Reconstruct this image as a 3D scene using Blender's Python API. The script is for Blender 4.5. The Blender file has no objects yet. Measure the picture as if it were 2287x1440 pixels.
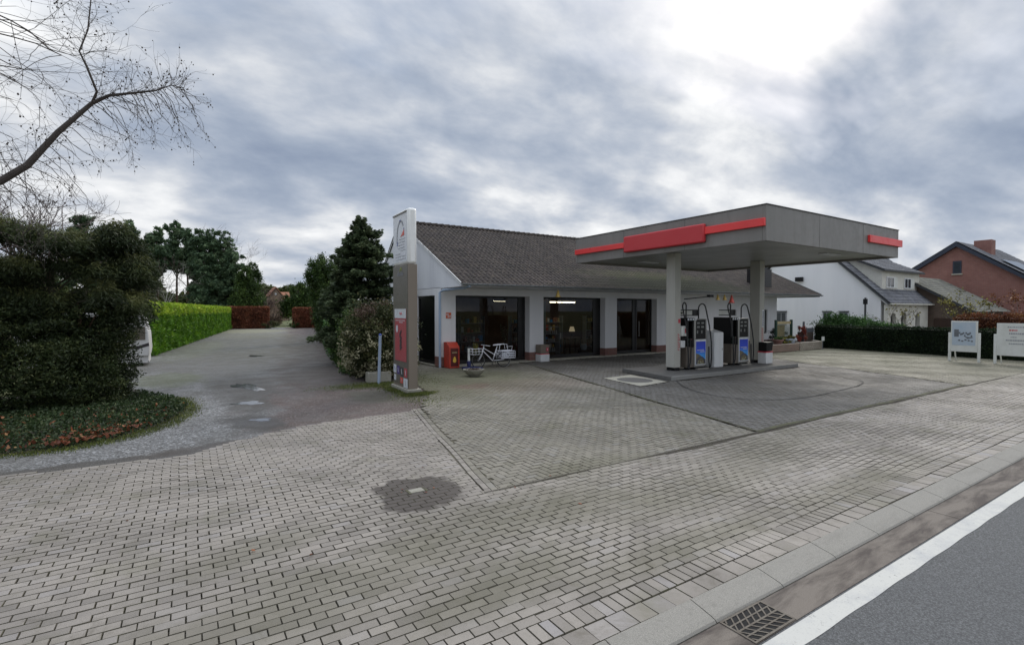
import bpy, math, random
import numpy as np
from mathutils import Vector, Matrix
R = math.radians
S = bpy.context.scene
COL = S.collection
rng = np.random.default_rng(7)
random.seed(7)

# ------------------------------------------------------------------ camera
cam_d = bpy.data.cameras.new("camera")
cam = bpy.data.objects.new("camera", cam_d)
COL.objects.link(cam)
cam_d.sensor_width = 36.0
cam_d.lens = 36.0 * 1128.0 / 2287.0
cam_d.clip_start = 0.1
cam_d.clip_end = 3000
cam.location = (0, 0, 2.5)
cam.rotation_euler = (R(90 - 1.32), 0, R(-32.75))
S.camera = cam

# ------------------------------------------------------------------ light
S.view_settings.view_transform = 'Standard'
S.view_settings.look = 'None'
S.view_settings.exposure = 0.38
S.view_settings.gamma = 1.0
SUN_EL, SUN_AZ = 32.0, 62.0          # azimuth from +Y towards +X
sun_d = bpy.data.lights.new("sun", 'SUN')
sun_d.energy = 1.1
sun_d.angle = R(25)
sun_d.color = (1.0, 0.94, 0.85)
sun = bpy.data.objects.new("sun", sun_d)
COL.objects.link(sun)
sun.rotation_euler = (R(90 - SUN_EL), 0, R(180 - SUN_AZ))
SUN_DIR = (math.sin(R(SUN_AZ)) * math.cos(R(SUN_EL)), math.cos(R(SUN_AZ)) * math.cos(R(SUN_EL)), math.sin(R(SUN_EL)))

world = bpy.data.worlds.new("World")
S.world = world
world.use_nodes = True
wt = world.node_tree
wt.nodes.clear()
def wn(t, **k):
    n = wt.nodes.new(t)
    for a, b in k.items(): setattr(n, a, b)
    return n
def wl(a, b): wt.links.new(a, b)
def wmath(op, a, b=None, c=None, clamp=False):
    n = wn('ShaderNodeMath', operation=op); n.use_clamp = clamp
    for i, v in enumerate((a, b, c)):
        if v is None: continue
        if isinstance(v, (int, float)): n.inputs[i].default_value = v
        else: wl(v, n.inputs[i])
    return n.outputs[0]
def wmix(f, a, b, mode='MIX'):
    n = wn('ShaderNodeMix', data_type='RGBA', blend_type=mode)
    if isinstance(f, (int, float)): n.inputs[0].default_value = f
    else: wl(f, n.inputs[0])
    for i, v in ((6, a), (7, b)):
        if isinstance(v, tuple): n.inputs[i].default_value = (*v, 1)
        else: wl(v, n.inputs[i])
    return n.outputs[2]
tc = wn('ShaderNodeTexCoord')
sep = wn('ShaderNodeSeparateXYZ'); wl(tc.outputs['Generated'], sep.inputs[0])
zc = wmath('MAXIMUM', sep.outputs[2], 0.0)
den = wmath('ADD', zc, 0.36)
px = wmath('DIVIDE', sep.outputs[0], den)
py = wmath('DIVIDE', sep.outputs[1], den)
comb = wn('ShaderNodeCombineXYZ'); wl(px, comb.inputs[0]); wl(py, comb.inputs[1])
mapn = wn('ShaderNodeMapping'); wl(comb.outputs[0], mapn.inputs[0])
mapn.inputs['Rotation'].default_value = (0, 0, R(28))
mapn.inputs['Scale'].default_value = (1.05, 1.5, 1)
mapn.inputs['Location'].default_value = (3.1, 7.7, 0)
def wnoise(vec, sc, det, rough, dist, loc=None):
    n = wn('ShaderNodeTexNoise'); n.inputs['Scale'].default_value = sc; n.inputs['Detail'].default_value = det
    n.inputs['Roughness'].default_value = rough; n.inputs['Distortion'].default_value = dist
    if loc:
        m = wn('ShaderNodeMapping'); m.inputs['Location'].default_value = loc; wl(vec, m.inputs[0]); vec = m.outputs[0]
    wl(vec, n.inputs['Vector']); return n.outputs['Fac']
n_big = wnoise(mapn.outputs[0], 0.75, 3, 0.5, 0.6)
n_mid = wnoise(mapn.outputs[0], 2.3, 8, 0.55, 0.12, (4, 1, 2))
n_blue = wnoise(mapn.outputs[0], 0.9, 5, 0.5, 0.5, (9, 3, 5))
def blob(d, width, amp):
    """soft bump of cloud thickness or thinness around a direction of the sky"""
    v = wn('ShaderNodeVectorMath', operation='DOT_PRODUCT'); wl(tc.outputs['Generated'], v.inputs[0])
    L = math.sqrt(sum(c * c for c in d)); v.inputs[1].default_value = tuple(c / L for c in d)
    a = wmath('SUBTRACT', 1.0, v.outputs['Value'])
    a = wmath('MULTIPLY', a, -1.0 / width)
    e = wmath('EXPONENT', a)
    return wmath('MULTIPLY', e, amp)
b = wmath('MULTIPLY', n_big, 0.56)
b = wmath('MULTIPLY_ADD', n_mid, 0.84, b)
b = wmath('ADD', b, -0.052)
for d, w, a in (((0.80, 0.41, 0.46), 0.0035, 0.30), ((0.441, 0.827, 0.33), 0.02, -0.10), ((0.155, 0.949, 0.26), 0.012, -0.07),
                ((0.13, 0.974, 0.08), 0.04, 0.10), ((0.0, 0.98, 0.18), 0.012, 0.10), ((0.28, 0.94, 0.18), 0.008, 0.08), ((0.62, 0.74, 0.10), 0.04, 0.05), ((-0.25, 0.92, 0.33), 0.02, 0.16), ((0.73, 0.608, 0.30), 0.02, 0.03),
                ((0.919, 0.338, 0.22), 0.02, -0.03)):
    b = wmath('ADD', b, blob(d, w, a))
ramp = wn('ShaderNodeValToRGB'); wl(b, ramp.inputs[0])
cr = ramp.color_ramp
cr.interpolation = 'B_SPLINE'
while len(cr.elements) < 5: cr.elements.new(0.5)
for e, (p, c) in zip(cr.elements, ((0.38, (0.195, 0.24, 0.335)), (0.52, (0.27, 0.32, 0.41)), (0.64, (0.39, 0.43, 0.505)), (0.76, (0.64, 0.65, 0.67)), (0.95, (0.98, 0.98, 0.98)))):
    e.position = p; e.color = (*c, 1)
sky = wn('ShaderNodeTexSky'); sky.sky_type = 'NISHITA'; sky.sun_disc = False
sky.sun_elevation = R(SUN_EL); sky.sun_rotation = R(SUN_AZ)
skyc = wmix(1.0, sky.outputs[0], (0.11, 0.11, 0.11), 'MULTIPLY')
# gaps of blue between the clouds
gap = wmath('ADD', n_blue, blob((0.901, 0.211, 0.38), 0.02, 0.16))
gap = wmath('ADD', gap, blob((-0.175, 0.923, 0.40), 0.012, 0.14))
mr = wn('ShaderNodeMapRange'); wl(gap, mr.inputs[0]); mr.inputs[1].default_value = 0.60; mr.inputs[2].default_value = 0.80
mr.inputs[3].default_value = 0.0; mr.inputs[4].default_value = 0.5
col = wmix(mr.outputs[0], ramp.outputs[0], skyc)
# overcast sky is brighter towards the zenith
zen = wn('ShaderNodeMapRange'); zen.interpolation_type = 'SMOOTHSTEP'; wl(sep.outputs[2], zen.inputs[0])
zen.inputs[1].default_value = 0.56; zen.inputs[2].default_value = 0.95; zen.inputs[3].default_value = 1.0; zen.inputs[4].default_value = 2.7
vm = wn('ShaderNodeVectorMath', operation='SCALE'); wl(wmix(1.0, col, (1.0, 1.0, 0.99), 'MULTIPLY'), vm.inputs[0]); wl(zen.outputs[0], vm.inputs['Scale'])
bg = wn('ShaderNodeBackground'); wl(vm.outputs[0], bg.inputs[0]); bg.inputs[1].default_value = 1.0
wo = wn('ShaderNodeOutputWorld'); wl(bg.outputs[0], wo.inputs[0])

# ------------------------------------------------------------------ materials
def newmat(name):
    m = bpy.data.materials.new(name); m.use_nodes = True
    nt = m.node_tree; nt.nodes.clear()
    out = nt.nodes.new('ShaderNodeOutputMaterial'); p = nt.nodes.new('ShaderNodeBsdfPrincipled')
    nt.links.new(p.outputs[0], out.inputs[0])
    return m, nt, p
class NT:
    def __init__(s, nt): s.t = nt
    def n(s, t, **k):
        n = s.t.nodes.new(t)
        for a, b in k.items(): setattr(n, a, b)
        return n
    def l(s, a, b): s.t.links.new(a, b)
    def noise(s, vec, sc, det=4, rough=0.55, dist=0):
        n = s.n('ShaderNodeTexNoise'); n.inputs['Scale'].default_value = sc; n.inputs['Detail'].default_value = det
        n.inputs['Roughness'].default_value = rough; n.inputs['Distortion'].default_value = dist
        s.l(vec, n.inputs['Vector']); return n.outputs['Fac']
    def voro(s, vec, sc, feat='F1', out='Distance'):
        n = s.n('ShaderNodeTexVoronoi', feature=feat); n.inputs['Scale'].default_value = sc
        s.l(vec, n.inputs['Vector']); return n.outputs[out]
    def ramp(s, f, *stops):
        n = s.n('ShaderNodeValToRGB'); s.l(f, n.inputs[0])
        while len(n.color_ramp.elements) < len(stops): n.color_ramp.elements.new(0.5)
        for e, (p, c) in zip(n.color_ramp.elements, stops):
            e.position = p
            e.color = (*(c if isinstance(c, tuple) else (c, c, c)), 1)
        return n.outputs[0]
    def rng(s, f, a, b, c=0.0, d=1.0, smooth=False):
        n = s.n('ShaderNodeMapRange'); s.l(f, n.inputs[0])
        if smooth: n.interpolation_type = 'SMOOTHSTEP'
        for i, v in enumerate((a, b, c, d)): n.inputs[i + 1].default_value = v
        return n.outputs[0]
    def mix(s, f, a, b, mode='MIX'):
        n = s.n('ShaderNodeMix', data_type='RGBA', blend_type=mode)
        if isinstance(f, (int, float)): n.inputs[0].default_value = f
        else: s.l(f, n.inputs[0])
        for i, v in ((6, a), (7, b)):
            if isinstance(v, tuple): n.inputs[i].default_value = (*v, 1)
            else: s.l(v, n.inputs[i])
        return n.outputs[2]
    def math(s, op, a, b=0.0, clamp=False):
        n = s.n('ShaderNodeMath', operation=op); n.use_clamp = clamp
        for i, v in enumerate((a, b)):
            if isinstance(v, (int, float)): n.inputs[i].default_value = v
            else: s.l(v, n.inputs[i])
        return n.outputs[0]
    def bump(s, p, h, strength, dist=0.01):
        n = s.n('ShaderNodeBump'); n.inputs['Strength'].default_value = strength; n.inputs['Distance'].default_value = dist
        s.l(h, n.inputs['Height']); s.l(n.outputs[0], p.inputs['Normal'])
    def obj(s): return s.n('ShaderNodeTexCoord').outputs['Object']
    def pos(s): return s.n('ShaderNodeNewGeometry').outputs['Position']
    def attr(s, name): return s.n('ShaderNodeAttribute', attribute_name=name).outputs['Fac']
    def ellipse(s, c, r, soft=0.3):
        """1 inside a patch of ground centred at c, 0 outside, with a ragged edge"""
        m = s.n('ShaderNodeMapping', vector_type='TEXTURE'); m.inputs['Location'].default_value = (c[0], c[1], 0)
        m.inputs['Rotation'].default_value = (0, 0, r[2] if len(r) > 2 else 0); m.inputs['Scale'].default_value = (r[0], r[1], 1e4)
        s.l(s.pos(), m.inputs[0])
        ln = s.n('ShaderNodeVectorMath', operation='LENGTH'); s.l(m.outputs[0], ln.inputs[0])
        j = s.math('ADD', ln.outputs['Value'], s.rng(s.noise(s.pos(), 2.2, 5), 0.3, 0.7, -0.28, 0.28))
        return s.rng(j, 1 - soft, 1 + soft, 1.0, 0.0, True)

def pm(name, c, rough=0.6, c2=None, var=0.25, vs=3.0, metal=0.0, bump=0.0, bs=60.0, bd=0.004, spec=None, dirt=0.0, streak=False):
    """painted / plain material with noise colour variation, roughness variation and bump"""
    m, nt, p = newmat(name); N = NT(nt); o = N.obj()
    if c2 is None: c2 = tuple(x * (1 - var) for x in c)
    if streak:
        mp = N.n('ShaderNodeMapping'); mp.inputs['Scale'].default_value = (1, 1, 0.12); N.l(o, mp.inputs[0]); o2 = mp.outputs[0]
    else: o2 = o
    f = N.rng(N.noise(o2, vs, 5, 0.6), 0.35, 0.65)
    cc = N.mix(f, c, c2)
    if dirt > 0:
        f2 = N.rng(N.noise(o2, vs * 3.7, 6, 0.65, 0.6), 0.52, 0.75, 0, dirt)
        cc = N.mix(f2, cc, (c[0] * 0.35, c[1] * 0.33, c[2] * 0.28))
    N.l(cc, p.inputs['Base Color'])
    N.l(N.rng(N.noise(o, vs * 5, 3), 0.3, 0.7, max(0.02, rough - 0.08), min(1, rough + 0.08)), p.inputs['Roughness'])
    p.inputs['Metallic'].default_value = metal
    if spec is not None: p.inputs['Specular IOR Level'].default_value = spec
    if bump > 0: N.bump(p, N.noise(N.obj(), bs, 4, 0.6), bump, bd)
    return m
def em(name, c, st):
    m, nt, p = newmat(name); p.inputs['Base Color'].default_value = (*c, 1)
    p.inputs['Emission Color'].default_value = (*c, 1); p.inputs['Emission Strength'].default_value = st
    return m
def leafmat(name, c, c2, c3=None, rough=0.55, trans=0.25, spec=0.25):
    m, nt, p = newmat(name); N = NT(nt)
    a = N.attr('var')
    stops = [(0.0, c), (0.6, c2)]
    stops.append((1.0, c3 if c3 else tuple(x * 1.5 for x in c2)))
    cc = N.ramp(a, *stops)
    cl = N.rng(N.noise(N.pos(), 1.3, 2), 0.35, 0.65, 0.72, 1.2)
    mx = N.n('ShaderNodeVectorMath', operation='SCALE'); N.l(cc, mx.inputs[0]); N.l(cl, mx.inputs['Scale'])
    N.l(mx.outputs[0], p.inputs['Base Color'])
    p.inputs['Roughness'].default_value = rough; p.inputs['Specular IOR Level'].default_value = spec
    if trans > 0:
        tr = N.n('ShaderNodeBsdfTranslucent'); N.l(mx.outputs[0], tr.inputs[0])
        ms = N.n('ShaderNodeMixShader'); ms.inputs[0].default_value = trans
        N.l(p.outputs[0], ms.inputs[1]); N.l(tr.outputs[0], ms.inputs[2])
        out = [n for n in nt.nodes if n.type == 'OUTPUT_MATERIAL'][0]; N.l(ms.outputs[0], out.inputs[0])
    return m
def glassmat(name, tint=(0.75, 0.8, 0.8), refl=0.06):
    m = bpy.data.materials.new(name); m.use_nodes = True; nt = m.node_tree; nt.nodes.clear(); N = NT(nt)
    out = N.n('ShaderNodeOutputMaterial'); g = N.n('ShaderNodeBsdfGlossy'); g.inputs['Roughness'].default_value = 0.015
    t = N.n('ShaderNodeBsdfTransparent'); t.inputs[0].default_value = (*tint, 1)
    fr = N.n('ShaderNodeFresnel'); fr.inputs[0].default_value = 1.45
    ms = N.n('ShaderNodeMixShader'); N.l(fr.outputs[0], ms.inputs[0]); N.l(t.outputs[0], ms.inputs[1]); N.l(g.outputs[0], ms.inputs[2])
    bp = N.n('ShaderNodeBump'); bp.inputs['Strength'].default_value = 0.02; N.l(N.noise(N.obj(), 1.2, 1), bp.inputs['Height']); N.l(bp.outputs[0], g.inputs['Normal'])
    N.l(ms.outputs[0], out.inputs[0]); return m

def brickmat(name, c1, c2, mortar, bw, bh, rough=0.85, axis='auto'):
    m, nt, p = newmat(name); N = NT(nt)
    g = N.n('ShaderNodeNewGeometry'); sp = N.n('ShaderNodeSeparateXYZ'); N.l(N.obj(), sp.inputs[0])
    # u = x+y works for walls along either axis
    u = N.math('ADD', sp.outputs[0], sp.outputs[1]); cb = N.n('ShaderNodeCombineXYZ'); N.l(u, cb.inputs[0]); N.l(sp.outputs[2], cb.inputs[1])
    br = N.n('ShaderNodeTexBrick'); N.l(cb.outputs[0], br.inputs['Vector'])
    br.inputs['Color1'].default_value = (*c1, 1); br.inputs['Color2'].default_value = (*c2, 1); br.inputs['Mortar'].default_value = (*mortar, 1)
    br.inputs['Scale'].default_value = 1.0; br.inputs['Brick Width'].default_value = bw; br.inputs['Row Height'].default_value = bh
    br.inputs['Mortar Size'].default_value = bh * 0.12
    cc = N.mix(N.rng(N.noise(N.obj(), 1.5, 5), 0.35, 0.7, 0, 0.45), br.outputs[0], tuple(x * 0.6 for x in c1))
    N.l(cc, p.inputs['Base Color']); p.inputs['Roughness'].default_value = rough
    N.bump(p, N.math('MULTIPLY', br.outputs['Fac'], -1.0), 0.5, 0.006)
    return m

M = {}
# --- paving
def paver_mat(name, base, base2, tint, mossy=True, dark=1.0):
    m, nt, p = newmat(name); N = NT(nt); pos = N.pos(); a = N.attr('var')
    cc = N.ramp(a, (0.0, tuple(x * 0.55 for x in base)), (0.14, tuple(x * 0.78 for x in base)), (0.5, base), (0.8, base2), (1.0, tint))
    sp = N.noise(pos, 330, 2, 0.8); cc = N.mix(N.rng(sp, 0.35, 0.75, 0, 0.55), cc, tuple(x * 1.75 for x in base), 'MIX')
    sp2 = N.noise(pos, 120, 3, 0.7); cc = N.mix(N.rng(sp2, 0.56, 0.7, 0, 0.6), cc, tuple(x * 0.42 for x in base))
    st = N.noise(pos, 0.55, 6, 0.62, 0.3); cc = N.mix(N.rng(st, 0.46, 0.68, 0, 0.55), cc, tuple(x * 0.5 for x in base))
    # edges of each block carry more dirt than its middle: smeary stains
    st3 = N.noise(pos, 4.5, 5, 0.7); cc = N.mix(N.rng(st3, 0.52, 0.74, 0, 0.35), cc, (base[0] * 0.5, base[1] * 0.5, base[2] * 0.38))
    sp5 = N.noise(pos, 1.9, 8, 0.75, 1.2); cc = N.mix(N.rng(sp5, 0.56, 0.68, 0, 0.5), cc, (base[0] * 0.42, base[1] * 0.40, base[2] * 0.34))
    if mossy:
        g = N.noise(pos, 1.1, 6, 0.7); cc = N.mix(N.rng(g, 0.53, 0.74, 0, 0.5), cc, (0.12, 0.118, 0.06))
        for c, r, f in (((3.6, 5.2), (1.6, .55, .1), .5), ((6.2, 4.6), (2.4, .5, .05), .45), ((1.0, 4.6), (1.3, .5, .2), .45), ((9.5, 5.4), (2.0, .5), .4), ((-1.6, 4.2), (1.2, .6, .3), .4), ((2.4, 3.9), (.9, .35, .2), .5), ((-.4, 3.4), (.8, .3), .5), ((4.6, 3.5), (1.3, .25), .5), ((8.2, 3.4), (2.2, .3), .45), ((.6, 5.9), (.7, .3, .4), .4), ((5.4, 6.2), (.9, .35), .5)):
            cc = N.mix(N.math('MULTIPLY', N.ellipse(c, r, 0.7), f), cc, (0.10, 0.095, 0.055))
        for c, r, f in (((8.7, 16.8), (2.6, 3.0), 0.75), ((6.6, 15.5), (1.5, 3.0), 0.6), ((7.95, 14.8), (0.75, 0.45), 0.0), ((31.0, 14.5), (9, 4.0), 0.6), ((30, 8.5), (8, 3.5), 0.5)):
            if f: cc = N.mix(N.math('MULTIPLY', N.ellipse(c, r, 0.5), f), cc, (0.115, 0.115, 0.06))
        cc = N.mix(N.math('MULTIPLY', N.ellipse((7.95, 14.8), (0.7, 0.5), 0.3), 0.6), cc, (0.13, 0.075, 0.055))
        cc = N.mix(N.math('MULTIPLY', N.ellipse((9.8, 14.2), (2.2, 1.4), 0.6), 0.35), cc, (0.15, 0.10, 0.08))
    if name == 'paver_concrete':
        cc = N.mix(N.math('MULTIPLY', N.ellipse((2.67, 6.55), (.60, .64), 0.10), 0.88), cc, (0.050, 0.040, 0.034))
    N.l(cc, p.inputs['Base Color']); N.l(N.rng(N.noise(pos, 0.8, 4), 0.3, 0.7, 0.62, 0.85), p.inputs['Roughness'])
    N.bump(p, N.noise(pos, 150, 3, 0.7), 0.5, 0.003)
    return m
M['paver'] = paver_mat('paver_concrete', (0.240, 0.216, 0.190), (0.268, 0.242, 0.212), (0.25, 0.238, 0.242))
M['paver_yard'] = paver_mat('paver_yard', (0.185, 0.170, 0.138), (0.212, 0.194, 0.158), (0.19, 0.182, 0.168))
M['paver_dark'] = paver_mat('paver_forecourt', (0.125, 0.118, 0.107), (0.145, 0.136, 0.125), (0.135, 0.13, 0.126), mossy=False)
m, nt, p = newmat('joint_soil'); N = NT(nt)
N.l(N.ramp(N.noise(N.pos(), 2.5, 6, 0.7), (0.3, (0.082, 0.073, 0.058)), (0.55, (0.115, 0.102, 0.075)), (0.75, (0.115, 0.118, 0.058))), p.inputs['Base Color']); p.inputs['Roughness'].default_value = 0.95
M['joint'] = m
# --- gravel drive
m, nt, p = newmat('gravel'); N = NT(nt); pos = N.pos()
vc = N.n('ShaderNodeTexVoronoi'); vc.inputs['Scale'].default_value = 38; N.l(pos, vc.inputs['Vector'])
bw = N.n('ShaderNodeSeparateColor'); N.l(vc.outputs['Color'], bw.inputs[0])
stone = N.ramp(bw.outputs[0], (0.0, (0.055, 0.053, 0.05)), (0.35, (0.13, 0.128, 0.124)), (0.75, (0.215, 0.214, 0.21)), (1.0, (0.42, 0.42, 0.42)))
v2 = N.n('ShaderNodeTexVoronoi'); v2.inputs['Scale'].default_value = 55; N.l(pos, v2.inputs['Vector'])
b2 = N.n('ShaderNodeSeparateColor'); N.l(v2.outputs['Color'], b2.inputs[0])
dark = N.ramp(b2.outputs[0], (0.0, (0.048, 0.036, 0.032)), (0.6, (0.10, 0.074, 0.066)), (0.93, (0.155, 0.115, 0.10)), (1.0, (0.42, 0.38, 0.36)))
# right side of the drive: old brownish tarmac under thin grit; left side: loose pale chippings
mp = N.n('ShaderNodeMapping'); mp.inputs['Rotation'].default_value = (0, 0, R(9)); N.l(pos, mp.inputs[0])
sx = N.n('ShaderNodeSeparateXYZ'); N.l(mp.outputs[0], sx.inputs[0])
e = N.math('ADD', sx.outputs[0], N.rng(N.noise(pos, 0.55, 5, 0.6), 0.3, 0.7, -0.9, 0.9))
fr_ = N.rng(e, -1.1, -0.1, 0, 1, True)
cc = N.mix(fr_, stone, dark)
cc = N.mix(N.rng(N.noise(pos, 0.7, 6, 0.65, 0.5), 0.5, 0.68, 0, 0.6), cc, (0.10, 0.095, 0.085))
for c, r, f, k in (((1.5, 19.0), (1.0, 3.2), 0.8, (0.075, 0.07, 0.065)), ((1.25, 12.7), (0.55, 1.1, 0.3), 0.9, (0.06, 0.055, 0.05)), ((1.4, 15.2), (0.6, 1.5), 0.8, (0.07, 0.066, 0.06)),
                   ((-1.6, 10.75), (1.6, 0.22), 0.9, (0.07, 0.062, 0.052)), ((-5.0, 11.0), (2.6, 0.55), 0.9, (0.085, 0.08, 0.07)), ((0.4, 10.8), (1.0, 0.4), 0.85, (0.07, 0.06, 0.052)),
                   ((2.9, 31), (1.6, 4), 0.5, (0.11, 0.11, 0.10)), ((5.2, 17.2), (1.6, 0.8), 0.85, (0.075, 0.075, 0.04)), ((4.9, 14.6), (1.1, 1.3, 0.5), 0.75, (0.07, 0.068, 0.045)),
                   ((2.5, 27), (4.5, 9), 0.6, (0.085, 0.08, 0.066)), ((-0.6, 22.5), (1.1, 2.2), 0.55, (0.10, 0.115, 0.05)), ((4.5, 44), (5, 14, -0.14), 0.7, (0.09, 0.088, 0.065)), ((5.5, 60), (4, 8), 0.5, (0.16, 0.155, 0.10)), ((6.5, 72), (4.5, 7), 0.7, (0.26, 0.25, 0.16)),
                   ((0.5, 40), (1.4, 9, -0.14), 0.4, (0.15, 0.16, 0.10))):
    cc = N.mix(N.math('MULTIPLY', N.ellipse(c, r, 0.35), f), cc, k)
cc = N.mix(N.rng(N.noise(pos, 7, 8, 0.8), 0.50, 0.66, 0, 0.55), cc, (0.04, 0.036, 0.031)); cc = N.mix(N.rng(N.noise(pos, 16, 6, 0.8), 0.58, 0.68, 0, 0.6), cc, (0.30, 0.30, 0.29))
N.l(cc, p.inputs['Base Color']); N.l(N.rng(N.noise(pos, 0.9, 5), 0.4, 0.7, 0.85, 0.45), p.inputs['Roughness'])
N.bump(p, N.math('SUBTRACT', 1.0, vc.outputs['Distance']), 0.9, 0.015)
M['gravel'] = m
# --- open ground
m, nt, p = newmat('grassland'); N = NT(nt); pos = N.pos()
N.l(N.ramp(N.noise(pos, 0.35, 8, 0.7), (0.3, (0.05, 0.06, 0.02)), (0.5, (0.09, 0.105, 0.035)), (0.72, (0.17, 0.17, 0.07))), p.inputs['Base Color']); p.inputs['Roughness'].default_value = 0.95
N.bump(p, N.noise(pos, 12, 5, 0.7), 1.0, 0.06); M['grassland'] = m
# --- asphalt
m, nt, p = newmat('asphalt'); N = NT(nt); pos = N.pos()
c = N.ramp(N.noise(pos, 62, 4, 0.85), (0.36, (0.035, 0.036, 0.037)), (0.5, (0.083, 0.086, 0.088)), (0.64, (0.18, 0.184, 0.186)))
c = N.mix(N.rng(N.noise(pos, 0.6, 5), 0.4, 0.7, 0, 0.35), c, (0.075, 0.078, 0.084))
N.l(c, p.inputs['Base Color']); p.inputs['Roughness'].default_value = 0.8; N.bump(p, N.noise(pos, 140, 3, 0.8), 0.7, 0.006); M['asphalt'] = m
# --- kerb & gutter concrete
def concrete(name, c, stain, ss=(0.9, 3.2), lo=0.48, hi=0.66, amt=0.85):
    m, nt, p = newmat(name); N = NT(nt); pos = N.pos()
    a = N.ramp(N.noise(pos, 160, 3, 0.75), (0.33, tuple(x * 0.6 for x in c)), (0.5, c), (0.7, tuple(min(1, x * 1.4) for x in c)))
    mp = N.n('ShaderNodeMapping'); mp.inputs['Scale'].default_value = (ss[0], ss[1], 1); N.l(pos, mp.inputs[0])
    a = N.mix(N.rng(N.noise(mp.outputs[0], 1.0, 6, 0.65, 0.4), lo, hi, 0, amt), a, stain)
    a = N.mix(N.rng(N.noise(pos, 14, 5, 0.7), 0.56, 0.72, 0, 0.5), a, tuple(x * 0.55 for x in c))
    N.l(a, p.inputs['Base Color']); p.inputs['Roughness'].default_value = 0.85; N.bump(p, N.noise(pos, 170, 3), 0.5, 0.003); return m
M['kerb'] = concrete('kerb_concrete', (0.27, 0.255, 0.225), (0.14, 0.13, 0.11), amt=0.5, lo=0.5, hi=0.8)
M['gutter'] = concrete('gutter_concrete', (0.175, 0.15, 0.126), (0.050, 0.038, 0.033), ss=(0.9, 3.6), lo=0.43, hi=0.60, amt=0.85)
M['sill'] = concrete('apron_concrete', (0.42, 0.40, 0.33), (0.25, 0.24, 0.2), amt=0.4)
M['island'] = concrete('island_concrete', (0.135, 0.13, 0.122), (0.09, 0.09, 0.085), amt=0.6)
M['island_edge'] = concrete('island_edge', (0.25, 0.247, 0.232), (0.18, 0.18, 0.17), amt=0.5)
M['planter'] = concrete('planter_stone', (0.30, 0.285, 0.24), (0.13, 0.13, 0.09), amt=0.6)
# --- road paint
m, nt, p = newmat('road_paint'); N = NT(nt); pos = N.pos()
c = N.mix(N.rng(N.noise(pos, 60, 4, 0.7), 0.55, 0.72, 0, 0.5), (0.52, 0.515, 0.48), (0.26, 0.26, 0.25))
c = N.mix(N.rng(N.noise(pos, 2.2, 6, 0.7), 0.5, 0.72, 0, 0.6), c, (0.33, 0.34, 0.36)); c = N.mix(N.rng(N.noise(pos, 22, 6, 0.8), 0.60, 0.66, 0, 0.85), c, (0.12, 0.12, 0.12))
N.l(c, p.inputs['Base Color']); p.inputs['Roughness'].default_value = 0.7; N.bump(p, N.noise(pos, 120, 3), 0.5, 0.003); M['paint'] = m
# --- building
M['wall'] = pm('white_render', (0.80, 0.80, 0.81), 0.8, (0.73, 0.73, 0.745), vs=0.8, bump=0.3, bs=90, dirt=0.10, streak=True)
M['wall2'] = pm('white_painted_brick', (0.86, 0.86, 0.865), 0.8, (0.79, 0.795, 0.81), vs=0.5, bump=0.3, bs=30, dirt=0.06, streak=True)
M['cream'] = brickmat('cream_painted_brick', (0.78, 0.76, 0.68), (0.72, 0.70, 0.62), (0.62, 0.60, 0.54), 0.25, 0.09)
M['board'] = pm('white_boards', (0.80, 0.81, 0.84), 0.6, (0.71, 0.72, 0.76), vs=1.5, dirt=0.12, streak=True)
M['plinth'] = brickmat('red_brick_plinth', (0.26, 0.11, 0.085), (0.20, 0.085, 0.07), (0.22, 0.19, 0.17), 0.22, 0.07)
M['redbrick'] = brickmat('red_brick', (0.33, 0.145, 0.115), (0.27, 0.115, 0.095), (0.30, 0.21, 0.18), 0.24, 0.085)
M['brownbrick'] = brickmat('brown_brick', (0.16, 0.11, 0.08), (0.12, 0.085, 0.065), (0.15, 0.13, 0.11), 0.24, 0.085)
M['lowwall'] = brickmat('old_brick', (0.24, 0.15, 0.11), (0.20, 0.14, 0.11), (0.25, 0.22, 0.18), 0.3, 0.09)
M['lowstone'] = brickmat('rough_stone', (0.36, 0.32, 0.26), (0.27, 0.23, 0.19), (0.2, 0.17, 0.13), 0.28, 0.14)
M['orange_wall'] = pm('far_house_wall', (0.27, 0.19, 0.14), 0.8)
M['orange'] = pm('orange_clay', (0.34, 0.15, 0.085), 0.8)
def tilemat(name, c1, c2, moss, mossamt, sx=0.3, sy=0.33):
    m, nt, p = newmat(name); N = NT(nt); o = N.obj(); a = N.attr('var')
    cc = N.ramp(a, (0.0, c1), (1.0, c2))
    cc = N.mix(N.rng(N.noise(o, 0.6, 8, 0.75), 0.42, 0.62, 0, 0.75), cc, tuple(x * 0.55 for x in c1)); cc = N.mix(N.rng(N.noise(o, 2.6, 7, 0.8), 0.50, 0.64, 0, 0.6), cc, (c2[0] * 1.5, c2[1] * 1.45, c2[2] * 1.2))
    cc = N.mix(N.rng(N.noise(o, 9, 5, 0.75), 0.52, 0.66, 0, mossamt), cc, moss)
    cc = N.mix(N.rng(N.noise(o, 30, 3, 0.75), 0.63, 0.72, 0, 0.35), cc, (0.20, 0.19, 0.17))
    if name == 'roof_tile_mossy':
        cc = N.mix(N.math('MULTIPLY', N.ellipse((23.5, 19.0), (6.0, 1.0), 0.45), 0.85), cc, (0.022, 0.026, 0.010))
        cc = N.mix(N.math('MULTIPLY', N.ellipse((22.0, 20.2), (4.5, 0.5), 0.6), 0.35), cc, (0.10, 0.11, 0.04))
    N.l(cc, p.inputs['Base Color']); p.inputs['Roughness'].default_value = 0.85; N.bump(p, N.noise(o, 60, 3, 0.7), 0.6, 0.006); return m
M['tile'] = tilemat('roof_tile_mossy', (0.034, 0.026, 0.023), (0.072, 0.056, 0.05), (0.10, 0.09, 0.06), 0.6)
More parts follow.
